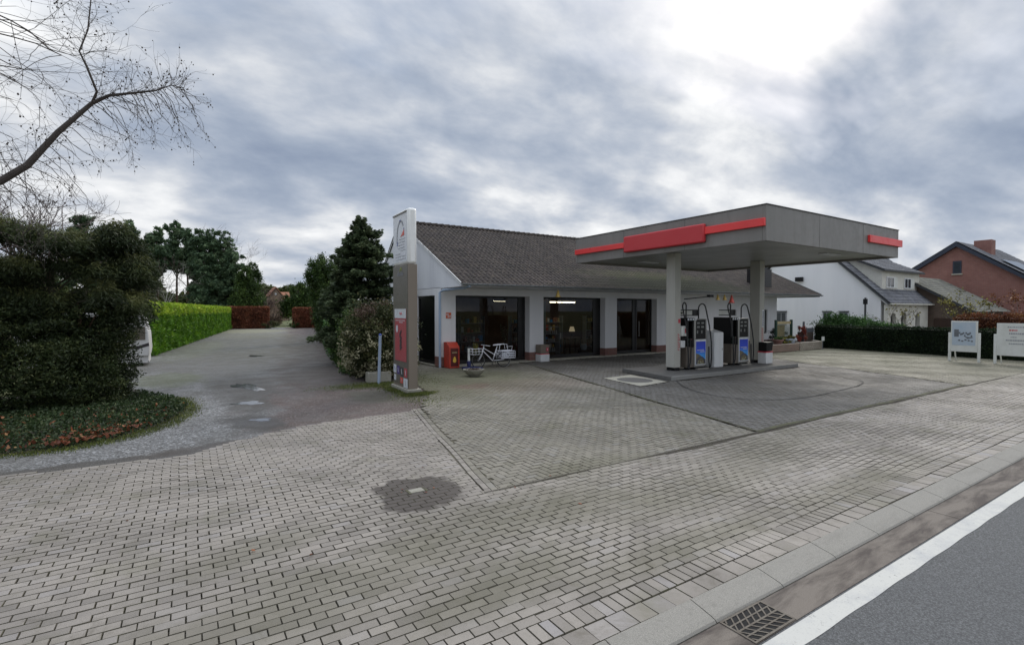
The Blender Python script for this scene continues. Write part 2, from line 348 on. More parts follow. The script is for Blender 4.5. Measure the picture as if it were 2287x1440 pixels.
M['slate'] = tilemat('roof_tile_slate', (0.10, 0.105, 0.12), (0.16, 0.165, 0.19), (0.14, 0.14, 0.13), 0.3)
M['tile_old'] = tilemat('roof_tile_old', (0.13, 0.13, 0.115), (0.2, 0.195, 0.17), (0.17, 0.17, 0.11), 0.5)
M['gutter_metal'] = pm('zinc_gutter', (0.27, 0.29, 0.30), 0.5, metal=0.4, dirt=0.3)
M['downpipe'] = pm('blue_grey_pipe', (0.38, 0.48, 0.62), 0.4, dirt=0.15, streak=True)
M['black_frame'] = pm('black_frame', (0.012, 0.011, 0.012), 0.4)
M['black'] = pm('black_plastic', (0.010, 0.010, 0.011), 0.55, spec=0.25)
M['rubber'] = pm('black_rubber', (0.02, 0.02, 0.021), 0.6)
M['darkwood'] = pm('dark_wood', (0.05, 0.025, 0.016), 0.5, vs=8, streak=True)
M['glass'] = glassmat('shop_glass', (0.5, 0.52, 0.52))
M['dark_pane'] = pm('dark_pane', (0.008, 0.009, 0.008), 0.35, spec=0.15)
M['glass_house'] = pm('house_window_glass', (0.04, 0.05, 0.06), 0.08)
M['interior'] = pm('shop_interior', (0.24, 0.14, 0.09), 0.9, (0.14, 0.08, 0.055), vs=0.8)
M['interior_floor'] = pm('shop_floor', (0.14, 0.12, 0.10), 0.5)
M['tube'] = em('warm_light_tube', (1.0, 0.86, 0.6), 9.0)
M['shade'] = em('lamp_shade_cream', (0.75, 0.6, 0.38), 0.35)
M['fabric'] = pm('grey_curtain', (0.42, 0.46, 0.45), 0.9, vs=6, streak=True)
M['fascia'] = pm('grey_fascia', (0.235, 0.222, 0.206), 0.42, (0.20, 0.19, 0.176), vs=1.1, dirt=0.28, streak=True, spec=0.4)
M['fascia_seam'] = pm('fascia_seam', (0.08, 0.076, 0.072), 0.6)
m, nt, p = newmat('soffit_panels'); N = NT(nt); sp_ = N.n('ShaderNodeSeparateXYZ'); N.l(N.obj(), sp_.inputs[0])
fr = N.math('FRACT', N.math('DIVIDE', sp_.outputs[1], 0.3)); seam = N.math('LESS_THAN', fr, 0.06)
cc = N.mix(N.math('MULTIPLY', seam, 0.6), N.mix(N.rng(N.noise(N.obj(), 0.8, 5), 0.35, 0.7), (0.44, 0.45, 0.43), (0.30, 0.31, 0.29)), (0.1, 0.1, 0.1))
N.l(cc, p.inputs['Base Color']); p.inputs['Roughness'].default_value = 0.38; p.inputs['Metallic'].default_value = 0.3; M['soffit'] = m
M['red'] = pm('red_acrylic', (0.86, 0.05, 0.05), 0.35, (0.76, 0.05, 0.05), vs=0.6)
M['redpanel'] = pm('red_sign_panel', (0.56, 0.040, 0.048), 0.5, (0.54, 0.038, 0.046), vs=0.4)
M['pillar'] = pm('cream_paint_pillar', (0.50, 0.49, 0.44), 0.55, (0.44, 0.43, 0.385), vs=1.2, dirt=0.15, streak=True)
M['pillar_side'] = M['pillar']
M['white'] = pm('white_paint', (0.78, 0.79, 0.79), 0.45, dirt=0.08, var=0.1, streak=True)
M['totem_white'] = pm('totem_white', (0.88, 0.88, 0.86), 0.35, var=0.06)
M['totem_panel'] = pm('totem_panel_white', (0.66, 0.68, 0.71), 0.3, var=0.08, vs=1)
M['totem_brown'] = pm('totem_taupe', (0.215, 0.178, 0.14), 0.5, (0.20, 0.165, 0.13), vs=0.7, dirt=0.08, streak=True)
M['totem_dark'] = pm('totem_dark_taupe', (0.125, 0.112, 0.09), 0.35, var=0.1)
M['steel'] = pm('brushed_steel', (0.40, 0.39, 0.36), 0.38, metal=0.6, vs=2, streak=True)
M['charcoal'] = pm('charcoal_plastic', (0.010, 0.010, 0.010), 0.5, spec=0.25)
M['digits'] = pm('display_grey', (0.55, 0.57, 0.55), 0.4)
M['postred'] = pm('poster_red', (0.42, 0.06, 0.075), 0.35, (0.36, 0.07, 0.08), vs=2)
M['postdark'] = pm('poster_dark', (0.05, 0.05, 0.055), 0.4)
M['letterred'] = pm('red_lettering', (0.60, 0.045, 0.07), 0.5)
M['letterdark'] = pm('dark_lettering', (0.09, 0.09, 0.12), 0.5)
M['lettergrey'] = pm('grey_lettering', (0.33, 0.34, 0.37), 0.5)
M['lettergreen'] = pm('yellow_green_mark', (0.30, 0.34, 0.05), 0.5)
M['letterblue'] = pm('blue_mark', (0.03, 0.07, 0.35), 0.5)
M['letterwhite'] = pm('white_lettering', (0.75, 0.77, 0.8), 0.5)
M['purple'] = pm('purple_sticker', (0.07, 0.04, 0.22), 0.5)
M['binred'] = pm('red_box_paint', (0.50, 0.055, 0.03), 0.45, (0.42, 0.05, 0.03), vs=3, dirt=0.15)
M['orange_mark'] = pm('orange_mark', (0.70, 0.13, 0.04), 0.5)
M['darkred'] = pm('dark_red_panel', (0.10, 0.008, 0.006), 0.4)
M['yellow'] = pm('yellow_paint', (0.75, 0.48, 0.06), 0.5)
M['coneyellow'] = pm('cone_yellow', (0.72, 0.50, 0.14), 0.5)
M['conered'] = pm('cone_red', (0.70, 0.12, 0.09), 0.5)
M['blue'] = pm('navy_blue_paint', (0.022, 0.03, 0.12), 0.4)
M['sky_blue'] = pm('blue_sticker', (0.06, 0.32, 0.75), 0.5)
M['bluepost'] = pm('blue_grey_post', (0.36, 0.44, 0.56), 0.5, dirt=0.1)
M['rim'] = pm('bare_rim', (0.35, 0.34, 0.33), 0.4, metal=0.7)
M['bikewhite'] = pm('white_bicycle_paint', (0.82, 0.82, 0.86), 0.35, var=0.06)
M['wicker'] = pm('white_plastic_crate', (0.70, 0.72, 0.78), 0.6, var=0.2, vs=20)
M['soil'] = pm('dark_soil', (0.045, 0.035, 0.028), 0.95, bump=0.8, bs=40, bd=0.02)
M['boardwhite'] = pm('white_board', (0.72, 0.73, 0.69), 0.55, (0.64, 0.65, 0.60), vs=3, dirt=0.12)
M['posterblue'] = pm('pale_blue_poster', (0.42, 0.51, 0.59), 0.5, (0.50, 0.56, 0.62), vs=3)
M['grey_metal'] = pm('grey_metal', (0.20, 0.215, 0.235), 0.5, metal=0.3)
M['iron'] = pm('cast_iron', (0.135, 0.12, 0.10), 0.7, (0.09, 0.075, 0.06), vs=9, metal=0.3, bump=0.4, bs=80)
M['pit_shade'] = pm('painted_pit_shade', (0.006, 0.006, 0.006), 0.9)
M['wet'] = pm('puddle_water', (0.10, 0.10, 0.105), 0.03, spec=1.0)
M['greenpost'] = pm('green_post', (0.02, 0.055, 0.035), 0.5)
M['tan'] = pm('tan_panel', (0.42, 0.34, 0.18), 0.7, vs=4)
M['pot'] = pm('pale_blue_pot', (0.45, 0.50, 0.58), 0.5)
M['caravan'] = pm('caravan_white', (0.66, 0.65, 0.64), 0.4, var=0.1, dirt=0.1)
M['stripe'] = pm('caravan_stripe', (0.04, 0.035, 0.04), 0.4)
M['bark'] = pm('bark_grey_green', (0.085, 0.078, 0.05), 0.9, (0.05, 0.045, 0.03), vs=6, bump=0.8, bs=30, bd=0.02)
M['bark_red'] = pm('bark_reddish', (0.13, 0.075, 0.045), 0.9, (0.08, 0.05, 0.035), vs=5, bump=0.8, bs=30, bd=0.02)
M['bark_pale'] = pm('bark_birch', (0.38, 0.37, 0.33), 0.9, (0.16, 0.15, 0.13), vs=5)
M['twig'] = pm('twig_bark', (0.075, 0.062, 0.055), 0.9)
M['twig_purple'] = pm('twig_purple_brown', (0.12, 0.085, 0.08), 0.9)
M['navy_trim'] = pm('navy_trim', (0.028, 0.038, 0.062), 0.5)
M['grey_trim'] = pm('dark_grey_trim', (0.055, 0.06, 0.065), 0.5)
# --- leaves
L_ = {}
L_['yew'] = leafmat('yew_leaves', (0.016, 0.025, 0.010), (0.046, 0.067, 0.023), (0.127, 0.144, 0.052)) 
L_['cedar'] = leafmat('cedar_leaves', (0.020, 0.032, 0.012), (0.060, 0.078, 0.028), (0.17, 0.18, 0.065))
L_['ivy'] = leafmat('ivy_leaves', (0.016, 0.028, 0.010), (0.042, 0.072, 0.026), (0.12, 0.14, 0.06))
L_['fallen'] = leafmat('fallen_leaves', (0.09, 0.035, 0.02), (0.30, 0.095, 0.045), (0.6, 0.40, 0.18))
L_['hedge'] = leafmat('conifer_hedge_leaves', (0.047, 0.115, 0.011), (0.115, 0.257, 0.019), (0.257, 0.405, 0.041))
L_['hedge_top'] = leafmat('conifer_hedge_new_growth', (0.156, 0.286, 0.019), (0.338, 0.468, 0.039), (0.546, 0.598, 0.078))
L_['beech'] = leafmat('beech_hedge_leaves', (0.11, 0.038, 0.022), (0.27, 0.095, 0.052), (0.42, 0.22, 0.12))
L_['orangeleaf'] = leafmat('autumn_leaves', (0.07, 0.025, 0.013), (0.20, 0.075, 0.032), (0.33, 0.20, 0.075))
L_['yellowleaf'] = leafmat('yellow_green_leaves', (0.06, 0.055, 0.02), (0.20, 0.18, 0.04), (0.42, 0.40, 0.10))
L_['fir'] = leafmat('fir_needles', (0.027, 0.045, 0.025), (0.077, 0.110, 0.053), (0.213, 0.250, 0.125)) 
L_['pine'] = leafmat('pine_needles', (0.047, 0.084, 0.046), (0.115, 0.182, 0.095), (0.243, 0.324, 0.176)) 
L_['darkconifer'] = leafmat('dark_conifer_leaves', (0.022, 0.043, 0.013), (0.058, 0.102, 0.024), (0.156, 0.228, 0.054)) 
L_['viburnum'] = leafmat('viburnum_leaves', (0.022, 0.031, 0.011), (0.068, 0.079, 0.029), (0.165, 0.149, 0.066)) 
L_['blossom'] = leafmat('cream_blossom', (0.17, 0.16, 0.09), (0.34, 0.32, 0.20), (0.52, 0.48, 0.35))
L_['rhodo'] = leafmat('rhododendron_leaves', (0.022, 0.054, 0.016), (0.063, 0.144, 0.036), (0.180, 0.306, 0.090))
L_['hedge_dark'] = leafmat('dark_hedge_leaves', (0.007, 0.014, 0.006), (0.018, 0.036, 0.013), (0.056, 0.077, 0.031))
L_['wood'] = leafmat('far_wood_leaves', (0.033, 0.046, 0.016), (0.078, 0.098, 0.029), (0.156, 0.156, 0.052))
L_['grass'] = leafmat('grass_blades', (0.042, 0.063, 0.017), (0.126, 0.154, 0.035), (0.280, 0.280, 0.084))
L_['brownbrush'] = leafmat('brown_brush', (0.062, 0.043, 0.031), (0.169, 0.116, 0.085), (0.308, 0.216, 0.154))
L_['flower'] = leafmat('red_flowers', (0.10, 0.03, 0.02), (0.33, 0.07, 0.05), (0.5, 0.2, 0.12))

# ------------------------------------------------------------------ object helpers
def tag(o, label=None, cat=None, group=None, kind=None):
    if label: o['label'] = label
    if cat: o['category'] = cat
    if group: o['group'] = group
    if kind: o['kind'] = kind
    return o
def thing(name, label, cat, loc=(0, 0, 0), rz=0, group=None):
    o = bpy.data.objects.new(name, None); COL.objects.link(o)
    o.location = loc; o.rotation_euler = (0, 0, rz); o.empty_display_size = 0.3
    return tag(o, label, cat, group)
def root_of(o):
    while o.parent: o = o.parent
    return o
class MB:
    """collects shapes and links them as one mesh object"""
    def __init__(s): s.v = []; s.f = []; s.m = []
    def poly(s, pts, m=0):
        k = len(s.v); s.v += [tuple(p) for p in pts]; s.f.append(tuple(range(k, k + len(pts)))); s.m.append(m)
    def box(s, x0, y0, z0, x1, y1, z1, m=0, ch=0.0):
        if x0 > x1: x0, x1 = x1, x0
        if y0 > y1: y0, y1 = y1, y0
        if z0 > z1: z0, z1 = z1, z0
        k = len(s.v)
        s.v += [(x0, y0, z0), (x1, y0, z0), (x1, y1, z0), (x0, y1, z0), (x0, y0, z1), (x1, y0, z1), (x1, y1, z1), (x0, y1, z1)]
        for f in ((3, 2, 1, 0), (4, 5, 6, 7), (0, 1, 5, 4), (1, 2, 6, 5), (2, 3, 7, 6), (3, 0, 4, 7)):
            s.f.append(tuple(k + i for i in f)); s.m.append(m)
    def prism(s, pts, z0, z1, m=0):
        n = len(pts); k = len(s.v)
        s.v += [(p[0], p[1], z0) for p in pts] + [(p[0], p[1], z1) for p in pts]
        s.f.append(tuple(k + i for i in reversed(range(n)))); s.m.append(m)
        s.f.append(tuple(k + n + i for i in range(n))); s.m.append(m)
        for i in range(n):
            j = (i + 1) % n; s.f.append((k + i, k + j, k + n + j, k + n + i)); s.m.append(m)
    def extr(s, pts, d, m=0):
        """closed solid: polygon of 3d points pushed along vector d"""
        n = len(pts); k = len(s.v); d = Vector(d)
        s.v += [tuple(p) for p in pts] + [tuple(Vector(p) + d) for p in pts]
        s.f.append(tuple(k + i for i in range(n))); s.m.append(m)
        s.f.append(tuple(k + n + i for i in reversed(range(n)))); s.m.append(m)
        for i in range(n):
            j = (i + 1) % n; s.f.append((k + j, k + i, k + n + i, k + n + j)); s.m.append(m)
    def tube(s, pts, r, n=8, m=0, cap=True):
        if isinstance(r, (int, float)): r = [r] * len(pts)
        P = [Vector(p) for p in pts]; k0 = len(s.v)
        up = None
        for i, p in enumerate(P):
            d = (P[min(i + 1, len(P) - 1)] - P[max(i - 1, 0)])
            if d.length < 1e-9: d = Vector((0, 0, 1))
            d.normalize()
            if up is None:
                up = Vector((0, 0, 1)) if abs(d.z) < 0.9 else Vector((1, 0, 0))
            a = d.cross(up)
            if a.length < 1e-4: a = d.cross(Vector((0, 1, 0)))
            a.normalize(); b_ = a.cross(d).normalized(); up = b_
            for j in range(n):
                t = 2 * math.pi * j / n
                s.v.append(tuple(p + a * (r[i] * math.cos(t)) + b_ * (r[i] * math.sin(t))))
        for i in range(len(P) - 1):
            for j in range(n):
                j2 = (j + 1) % n; q = k0 + i * n
                s.f.append((q + j, q + j2, q + n + j2, q + n + j)); s.m.append(m)
        if cap:
            s.f.append(tuple(k0 + j for j in reversed(range(n)))); s.m.append(m)
            q = k0 + (len(P) - 1) * n; s.f.append(tuple(q + j for j in range(n))); s.m.append(m)
    def cyl(s, p0, p1, r0, r1=None, n=16, m=0): s.tube([p0, p1], [r0, r1 if r1 is not None else r0], n, m)
    def lathe(s, c, prof, n=24, m=0):
        k = len(s.v)
        for r, z in prof:
            for j in range(n):
                t = 2 * math.pi * j / n; s.v.append((c[0] + r * math.cos(t), c[1] + r * math.sin(t), c[2] + z))
        for i in range(len(prof) - 1):
            for j in range(n):
                j2 = (j + 1) % n; q = k + i * n
                s.f.append((q + j, q + j2, q + n + j2, q + n + j)); s.m.append(m)
    def torus(s, c, axis, Rr, r, n=28, k=8, m=0, a0=0, a1=2 * math.pi):
        ax = Vector(axis).normalized(); u = ax.orthogonal().normalized(); w = ax.cross(u); c = Vector(c); b0 = len(s.v)
        for i in range(n):
            t = a0 + (a1 - a0) * i / n; d = u * math.cos(t) + w * math.sin(t)
            for j in range(k):
                q = 2 * math.pi * j / k; s.v.append(tuple(c + d * (Rr + r * math.cos(q)) + ax * (r * math.sin(q))))
        for i in range(n):
            i2 = (i + 1) % n
            for j in range(k):
                j2 = (j + 1) % k; s.f.append((b0 + i * k + j, b0 + i * k + j2, b0 + i2 * k + j2, b0 + i2 * k + j)); s.m.append(m)
    def disc(s, c, r, n=24, m=0, ry=None):
        s.poly([(c[0] + r * math.cos(2 * math.pi * i / n), c[1] + (ry or r) * math.sin(2 * math.pi * i / n), c[2]) for i in range(n)], m)
    def parts(s, name, mats, parent=None, **k):
        """build every separate piece of this collection as an object of its own"""
        root = list(range(len(s.v)))
        def find(a):
            while root[a] != a: root[a] = root[root[a]]; a = root[a]
            return a
        for f in s.f:
            for a in f[1:]: root[find(a)] = find(f[0])
        grp = {}
        for f, m in zip(s.f, s.m): grp.setdefault(find(f[0]), []).append((f, m))
        out = []
        for fs in grp.values():
            q = MB(); mp = {}
            for f, m in fs:
                for a in f:
                    if a not in mp: mp[a] = len(q.v); q.v.append(s.v[a])
                q.f.append(tuple(mp[a] for a in f)); q.m.append(m)
            out.append(q.build(name, mats, parent, **k))
        return out
    def build(s, name, mats, parent=None, local=False, smooth=False, bevel=0.0):
        if not isinstance(mats, (list, tuple)): mats = [mats]
        me = bpy.data.meshes.new(name); v = s.v
        if parent is not None and not local:
            L = root_of(parent).location; v = [(a - L.x, b_ - L.y, c - L.z) for a, b_, c in v]
        me.from_pydata(v, [], s.f)
        for m in mats: me.materials.append(m)
        me.polygons.foreach_set('material_index', s.m)
        if smooth: me.polygons.foreach_set('use_smooth', [True] * len(s.f))
        me.update()
        o = bpy.data.objects.new(name, me); COL.objects.link(o)
        if parent is not None: o.parent = parent
        if bevel > 0:
            b_ = o.modifiers.new('bevel', 'BEVEL'); b_.width = bevel; b_.segments = 2; b_.limit_method = 'ANGLE'; b_.angle_limit = R(50)
            b_.harden_normals = False
        if smooth or bevel > 0:
            try: me.set_sharp_from_angle(angle=R(40))
            except Exception: pass
            if bevel > 0 and not smooth: pass
        return o
def npmesh(name, V, F, mats, var=None, parent=None, nside=4, midx=None, local=False):
    """V (n,3) array, F (k,nside) array; var: one number per face"""
    me = bpy.data.meshes.new(name)
    V = np.asarray(V, dtype=np.float64)
    if parent is not None and not local:
        L = root_of(parent).location; V = V - np.array([L.x, L.y, L.z])
    F = np.asarray(F, dtype=np.int32)
    me.vertices.add(len(V)); me.vertices.foreach_set('co', V.astype(np.float32).ravel())
    me.loops.add(F.size); me.loops.foreach_set('vertex_index', F.ravel())
    me.polygons.add(len(F)); me.polygons.foreach_set('loop_start', np.arange(0, F.size, nside, dtype=np.int32))
    me.polygons.foreach_set('loop_total', np.full(len(F), nside, dtype=np.int32))
    for m in (mats if isinstance(mats, (list, tuple)) else [mats]): me.materials.append(m)
    if midx is not None: me.polygons.foreach_set('material_index', np.asarray(midx, dtype=np.int32))
    if var is not None:
        a = me.attributes.new('var', 'FLOAT', 'FACE'); a.data.foreach_set('value', np.asarray(var, dtype=np.float32))
    me.polygons.foreach_set('use_smooth', np.zeros(len(F), dtype=bool))
    me.update(calc_edges=True); me.validate(clean_customdata=False)
    o = bpy.data.objects.new(name, me); COL.objects.link(o)
    if parent is not None: o.parent = parent
    return o
def leaves(P, L, W, D=None, spread=1.0, droop=0.0, var=None, flat=0.0):
    """diamond leaf cards at points P; D = preferred direction (n,3)"""
    P = np.asarray(P); n = len(P)
    d = rng.normal(size=(n, 3)) * spread
    if D is not None: d = d + D
    d[:, 2] -= droop
    d /= np.linalg.norm(d, axis=1)[:, None] + 1e-9
    q = rng.normal(size=(n, 3)); 
    if flat > 0: q[:, 2] *= (1 - flat)
    w = np.cross(d, q); w /= np.linalg.norm(w, axis=1)[:, None] + 1e-9
    if flat > 0:
        w = np.cross(d, np.array([0, 0, 1.0]) + rng.normal(size=(n, 3)) * (1 - flat)); w /= np.linalg.norm(w, axis=1)[:, None] + 1e-9
    L = np.asarray(L) * rng.uniform(0.6, 1.3, n)[:, None]; W = np.asarray(W) * rng.uniform(0.6, 1.3, n)[:, None]
    a = P - d * L / 2; c = P + d * L / 2; m_ = P + d * L * 0.05
    V = np.stack([a, m_ + w * W / 2, c, m_ - w * W / 2], 1).reshape(-1, 3)
    F = np.arange(4 * n).reshape(n, 4)
    if var is None: var = rng.beta(2, 2.5, n)
    return V, F, np.clip(var, 0, 1)
def merge(parts):
    V, F, A, k = [], [], [], 0
    for v, f, a in parts:
        V.append(v); F.append(f + k); A.append(a); k += len(v)
    return np.concatenate(V), np.concatenate(F), np.concatenate(A)
def boxq(x0, y0, z0, x1, y1, z1, a=0.1):
    v = np.array([(x0, y0, z0), (x1, y0, z0), (x1, y1, z0), (x0, y1, z0), (x0, y0, z1), (x1, y0, z1), (x1, y1, z1), (x0, y1, z1)], float)
    f = np.array([(3, 2, 1, 0), (4, 5, 6, 7), (0, 1, 5, 4), (1, 2, 6, 5), (2, 3, 7, 6), (3, 0, 4, 7)])
    return v, f, np.full(6, a)
def copy_tree(o, parent=None, first=True):
    c = o.copy(); COL.objects.link(c); c.parent = parent
    for ch in list(o.children): copy_tree(ch, c, False)
    return c

# ================================================================== GROUND
def sheet(name, pts, z, mat, kind='structure', sub=0):
    b_ = MB(); b_.poly([(p[0], p[1], z) for p in pts]); o = b_.build(name, mat); o['kind'] = kind; return o
sheet('ground', [(-1500, -1500), (1500, -1500), (1500, 1500), (-1500, 1500)], -0.13, M['grassland'])
sheet('road', [(-200, -8), (300, -8), (300, 2.21), (-200, 2.21)], -0.075, M['asphalt'])
# white edge line, worn edges, with a patch of bare asphalt in it
b_ = MB(); xs = np.arange(-20, 160, 0.12)
for i in range(len(xs) - 1):
    if 4.05 < xs[i] < 4.12: continue
    j0, j1 = 2.005 + 0.004 * math.sin(xs[i] * 7), 2.005 + 0.004 * math.sin(xs[i + 1] * 7)
    b_.poly([(xs[i], j0, -0.071), (xs[i + 1], j1, -0.071), (xs[i + 1], 2.185, -0.071), (xs[i], 2.185, -0.071)])
o = b_.build('road_edge_line', M['paint']); o['kind'] = 'structure'
# gutter slabs and kerb stones (setting)
b_ = MB(); x = -20.0
while x < 160:
    L = 7.0
    b_.box(x + 0.006, 2.205, -0.2, x + L - 0.006, 2.528, -0.069, 0); x += L
o = b_.build('gutter', M['gutter']); o['kind'] = 'structure'
b_ = MB(); x = -20.35
while x < 160:
    L = 1.0 if x < 60 else 4.0
    x0, x1 = x + 0.005, x + L - 0.005
    prof = [(2.545, -0.2), (2.545, -0.075), (2.56, -0.058), (2.60, -0.045), (2.80, -0.004), (2.815, -0.01), (2.815, -0.2)]
    b_.extr([(x0, y, z) for y, z in prof], (x1 - x0, 0, 0)); x += L
o = b_.build('kerb', M['kerb']); o['kind'] = 'structure'
o.data.polygons.foreach_set('use_smooth', [False] * len(o.data.polygons))

def inpoly(x, y, poly):
    r = np.zeros(len(x), bool); n = len(poly)
    for i in range(n):
        x0, y0 = poly[i]; x1, y1 = poly[(i + 1) % n]
        c = ((y0 > y) != (y1 > y)) & (x < (x1 - x0) * (y - y0) / (y1 - y0 + 1e-12) + x0)
        r ^= c
    return r
def warp(x, y):
    a = np.clip((y - 2.95) / 1.2, 0, 1)
    return x + 0.012 * np.sin(0.9 * y + 0.35 * x) + 0.010 * np.sin(2.3 * y + 1.7), y + a * (0.022 * np.sin(0.55 * x + 0.3 * y) + 0.012 * np.sin(1.7 * x + 0.8 * y) + 0.006 * np.sin(4.1 * x))
def hz(x, y):
    return 0.010 * np.sin(0.8 * x + 0.9) * np.sin(0.9 * y) + 0.007 * np.sin(2.1 * x + 1.3 * y) - 0.010
def pavers(name, cx, cy, lx, ly, mat, gap=0.0065, z=0.0, var=None, ch=0.004, rot=0.0, lims=(), ymin=None):
    """every block is a real chamfered stone with its own tilt, height and shade"""
    n = len(cx); lx = np.broadcast_to(lx, n); ly = np.broadcast_to(ly, n)
    hx = (lx - gap) / 2 + rng.normal(0, 0.0012, n); hy = (ly - gap) / 2 + rng.normal(0, 0.0012, n)
    a = rng.normal(0, 0.009, n) + rot; ca, sa = np.cos(a), np.sin(a)
    wx, wy = warp(cx, cy)
    h = z + hz(cx, cy) + rng.normal(0, 0.0013, n); tx, ty = rng.normal(0, 0.004, n), rng.normal(0, 0.006, n)
    V = np.zeros((n, 8, 3))
    for k, (sx, sy) in enumerate(((-1, -1), (1, -1), (1, 1), (-1, 1))):
        for lv, (ins, dz) in enumerate(((0.0, -0.016), (ch, 0.0))):
            ux, uy = sx * (hx - ins), sy * (hy - ins)
            V[:, lv * 4 + k, 0] = wx + ux * ca - uy * sa; V[:, lv * 4 + k, 1] = wy + ux * sa + uy * ca
            for sg, fn in lims:
                vx = V[:, lv * 4 + k, 0]; lim = fn(V[:, lv * 4 + k, 1]) + sg * (0.0045 if lv else 0)
                V[:, lv * 4 + k, 0] = np.maximum(vx, lim) if sg > 0 else np.minimum(vx, lim)
            V[:, lv * 4 + k, 2] = h + tx * ux + ty * uy + dz * (1 if lv == 0 else 1)
    fb = np.array([(4, 5, 6, 7), (0, 1, 5, 4), (1, 2, 6, 5), (2, 3, 7, 6), (3, 0, 4, 7)])
    F = (np.arange(n)[:, None, None] * 8 + fb[None]).reshape(-1, 4)
    if var is None: var = rng.uniform(0, 1, n)
    if ymin is not None:
        yl = warp(V[:, :, 0], ymin)[1]; V[:, :, 1] = np.maximum(V[:, :, 1], yl)
    o = npmesh(name, V.reshape(-1, 3), F, [mat, M['joint']], np.repeat(var, 5), midx=np.tile([0, 1, 1, 1, 1], n)); o['kind'] = 'structure'; return o
PL, PW = 0.22, 0.11
yB = 2.83
left_edge = lambda y: 3.4 + (y - 6.0) * 0.2228            # seam between pavement and yard
def pv_border(x):                                          # ragged gravel edge of the pavement
    return np.interp(x, [-30, -2.42, 0.15, 0.55, 1.1, 1.76, 3.0, 5.25], [11.5, 10.6, 10.4, 10.95, 11.3, 11.65, 11.85, 12.05])
# pavement: edge row, soldier row, then running bond
xs = np.arange(-14, 60, PL)
pavers('pavement_edge_row', xs + rng.normal(0, .002, len(xs)), np.full(len(xs), yB + 0.093), PL, 0.21, M['paver'])
xs2 = np.arange(-14, 60, PW)
pavers('pavement_soldier_row', xs2, np.full(len(xs2), yB + 0.20 + PL / 2), PW, PL, M['paver'])
y0 = yB + 0.20 + PL
CX, CY = [], []
r = 0; y = y0 + PW / 2
while y < 12.2:
    x0_, x1_ = -14, (60 if y < 6.0 else left_edge(y) - 0.02)
    if y > 6.0: x1_ = left_edge(y)
    xx = np.arange(x0_ + (r % 2) * PL / 2, x1_ + (PL / 2 if y > 6 else 0), PL)
    if y > 6.0: xx = xx[xx - PL / 2 < x1_ - .02]
    xx = xx[pv_border(xx) > y]
    CX.append(xx); CY.append(np.full(len(xx), y)); y += PW; r += 1
CX = np.concatenate(CX); CY = np.concatenate(CY)
var = rng.uniform(0.16, 0.92, len(CX))
var[rng.random(len(CX)) < 0.09] *= 0.3
old = 0.5 + 0.5 * np.sin(CX * 1.3 + CY * 2.1) * np.sin(CY * 1.7 - CX * 0.6)
dk = rng.random(len(CX)) < 0.26 * old * (CY < 6.2); var[dk] = rng.uniform(0, 0.14, dk.sum())
ring = ((CX - 2.67) / 0.60) ** 2 + ((CY - 6.55) / 0.66) ** 2 < 1
pavers('pavement', CX, CY, PL, PW, M['paver'], var=var, gap=0.0052, lims=((-1, lambda yy: np.where(yy > 6.0, left_edge(yy) + .015, 99)),))
M['paver_stain'] = pm('paver_dark_stained', (0.085, 0.070, 0.060), 0.8, (0.055, 0.044, 0.038), vs=7, bump=0.5, bs=150, bd=0.003)
# seam: two lengthwise rows of blocks along the yard edge
ang = math.atan2(1, 0.2228)
for k, (off, w, mt) in enumerate(((0.075, 0.10, 'paver'), (0.182, PW, 'paver_yard'))):
    yy = np.arange(6.05, 12.2, PL * 1.0); pavers('yard_seam_row', left_edge(yy) + off, yy, PL * 1.02, w, M[mt], rot=ang)
# yard: herringbone
slab = [(9.97, 6.06), (22.10, 6.06), (25.95, 15.1), (28.2, 20.4), (13.6, 20.4), (13.1, 18.2)]
def herring(poly, holes, name, mat, w, z=0.0, var_lo=0.1, phase=0.0, gap=0.0065, lims=(), ymin=None):
    P_ = np.array(poly); x0_, y0_, x1_, y1_ = P_[:, 0].min(), P_[:, 1].min(), P_[:, 0].max(), P_[:, 1].max()
    nx, ny = int((x1_ - x0_) / w) + 6, int((y1_ - y0_) / w) + 6
    H, Vv = [], []
    n = np.arange(-1, ny); 
    for r_ in n:
        m_ = np.arange(-ny // 4 - 3, nx // 4 + 3)
        c = r_ + 4 * m_
        H.append(np.stack([c + 1.0, np.full(len(c), r_ + 0.5)], 1)); Vv.append(np.stack([c + 3.5, np.full(len(c), r_ + 1.0)], 1))
    H = np.concatenate(H); Vv = np.concatenate(Vv)
    c = np.concatenate([H, Vv]) * w + np.array([x0_, y0_]); isH = np.concatenate([np.ones(len(H), bool), np.zeros(len(Vv), bool)])
    k = inpoly(c[:, 0], c[:, 1], poly)
    if ymin is not None: k |= inpoly(c[:, 0], c[:, 1] + w * 1.01, poly) & (c[:, 1] > ymin - .01) | (inpoly(c[:, 0], c[:, 1] + w, poly) & ~isH & (c[:, 1] >= ymin - .01))
    for h in holes: k &= ~inpoly(c[:, 0], c[:, 1], h)
    c, isH = c[k], isH[k]
    v = rng.uniform(var_lo, 1, len(c)); v[rng.random(len(c)) < 0.04] *= 0.3
    return pavers(name, c[:, 0], c[:, 1], np.where(isH, 2 * w, w), np.where(isH, w, 2 * w), mat, z=z, var=v, gap=gap, lims=lims, ymin=ymin)
slab_l = lambda y: 9.93 + (y - 6.06) * 0.2578
yard = [(3.60, 6.0), (10.0, 6.0), (13.2, 18.2), (13.6, 20.4), (9.3, 20.4), (9.3, 24.5), (8.2, 24.5), (7.0, 18.6), (6.15, 14.2), (5.05, 12.15)]
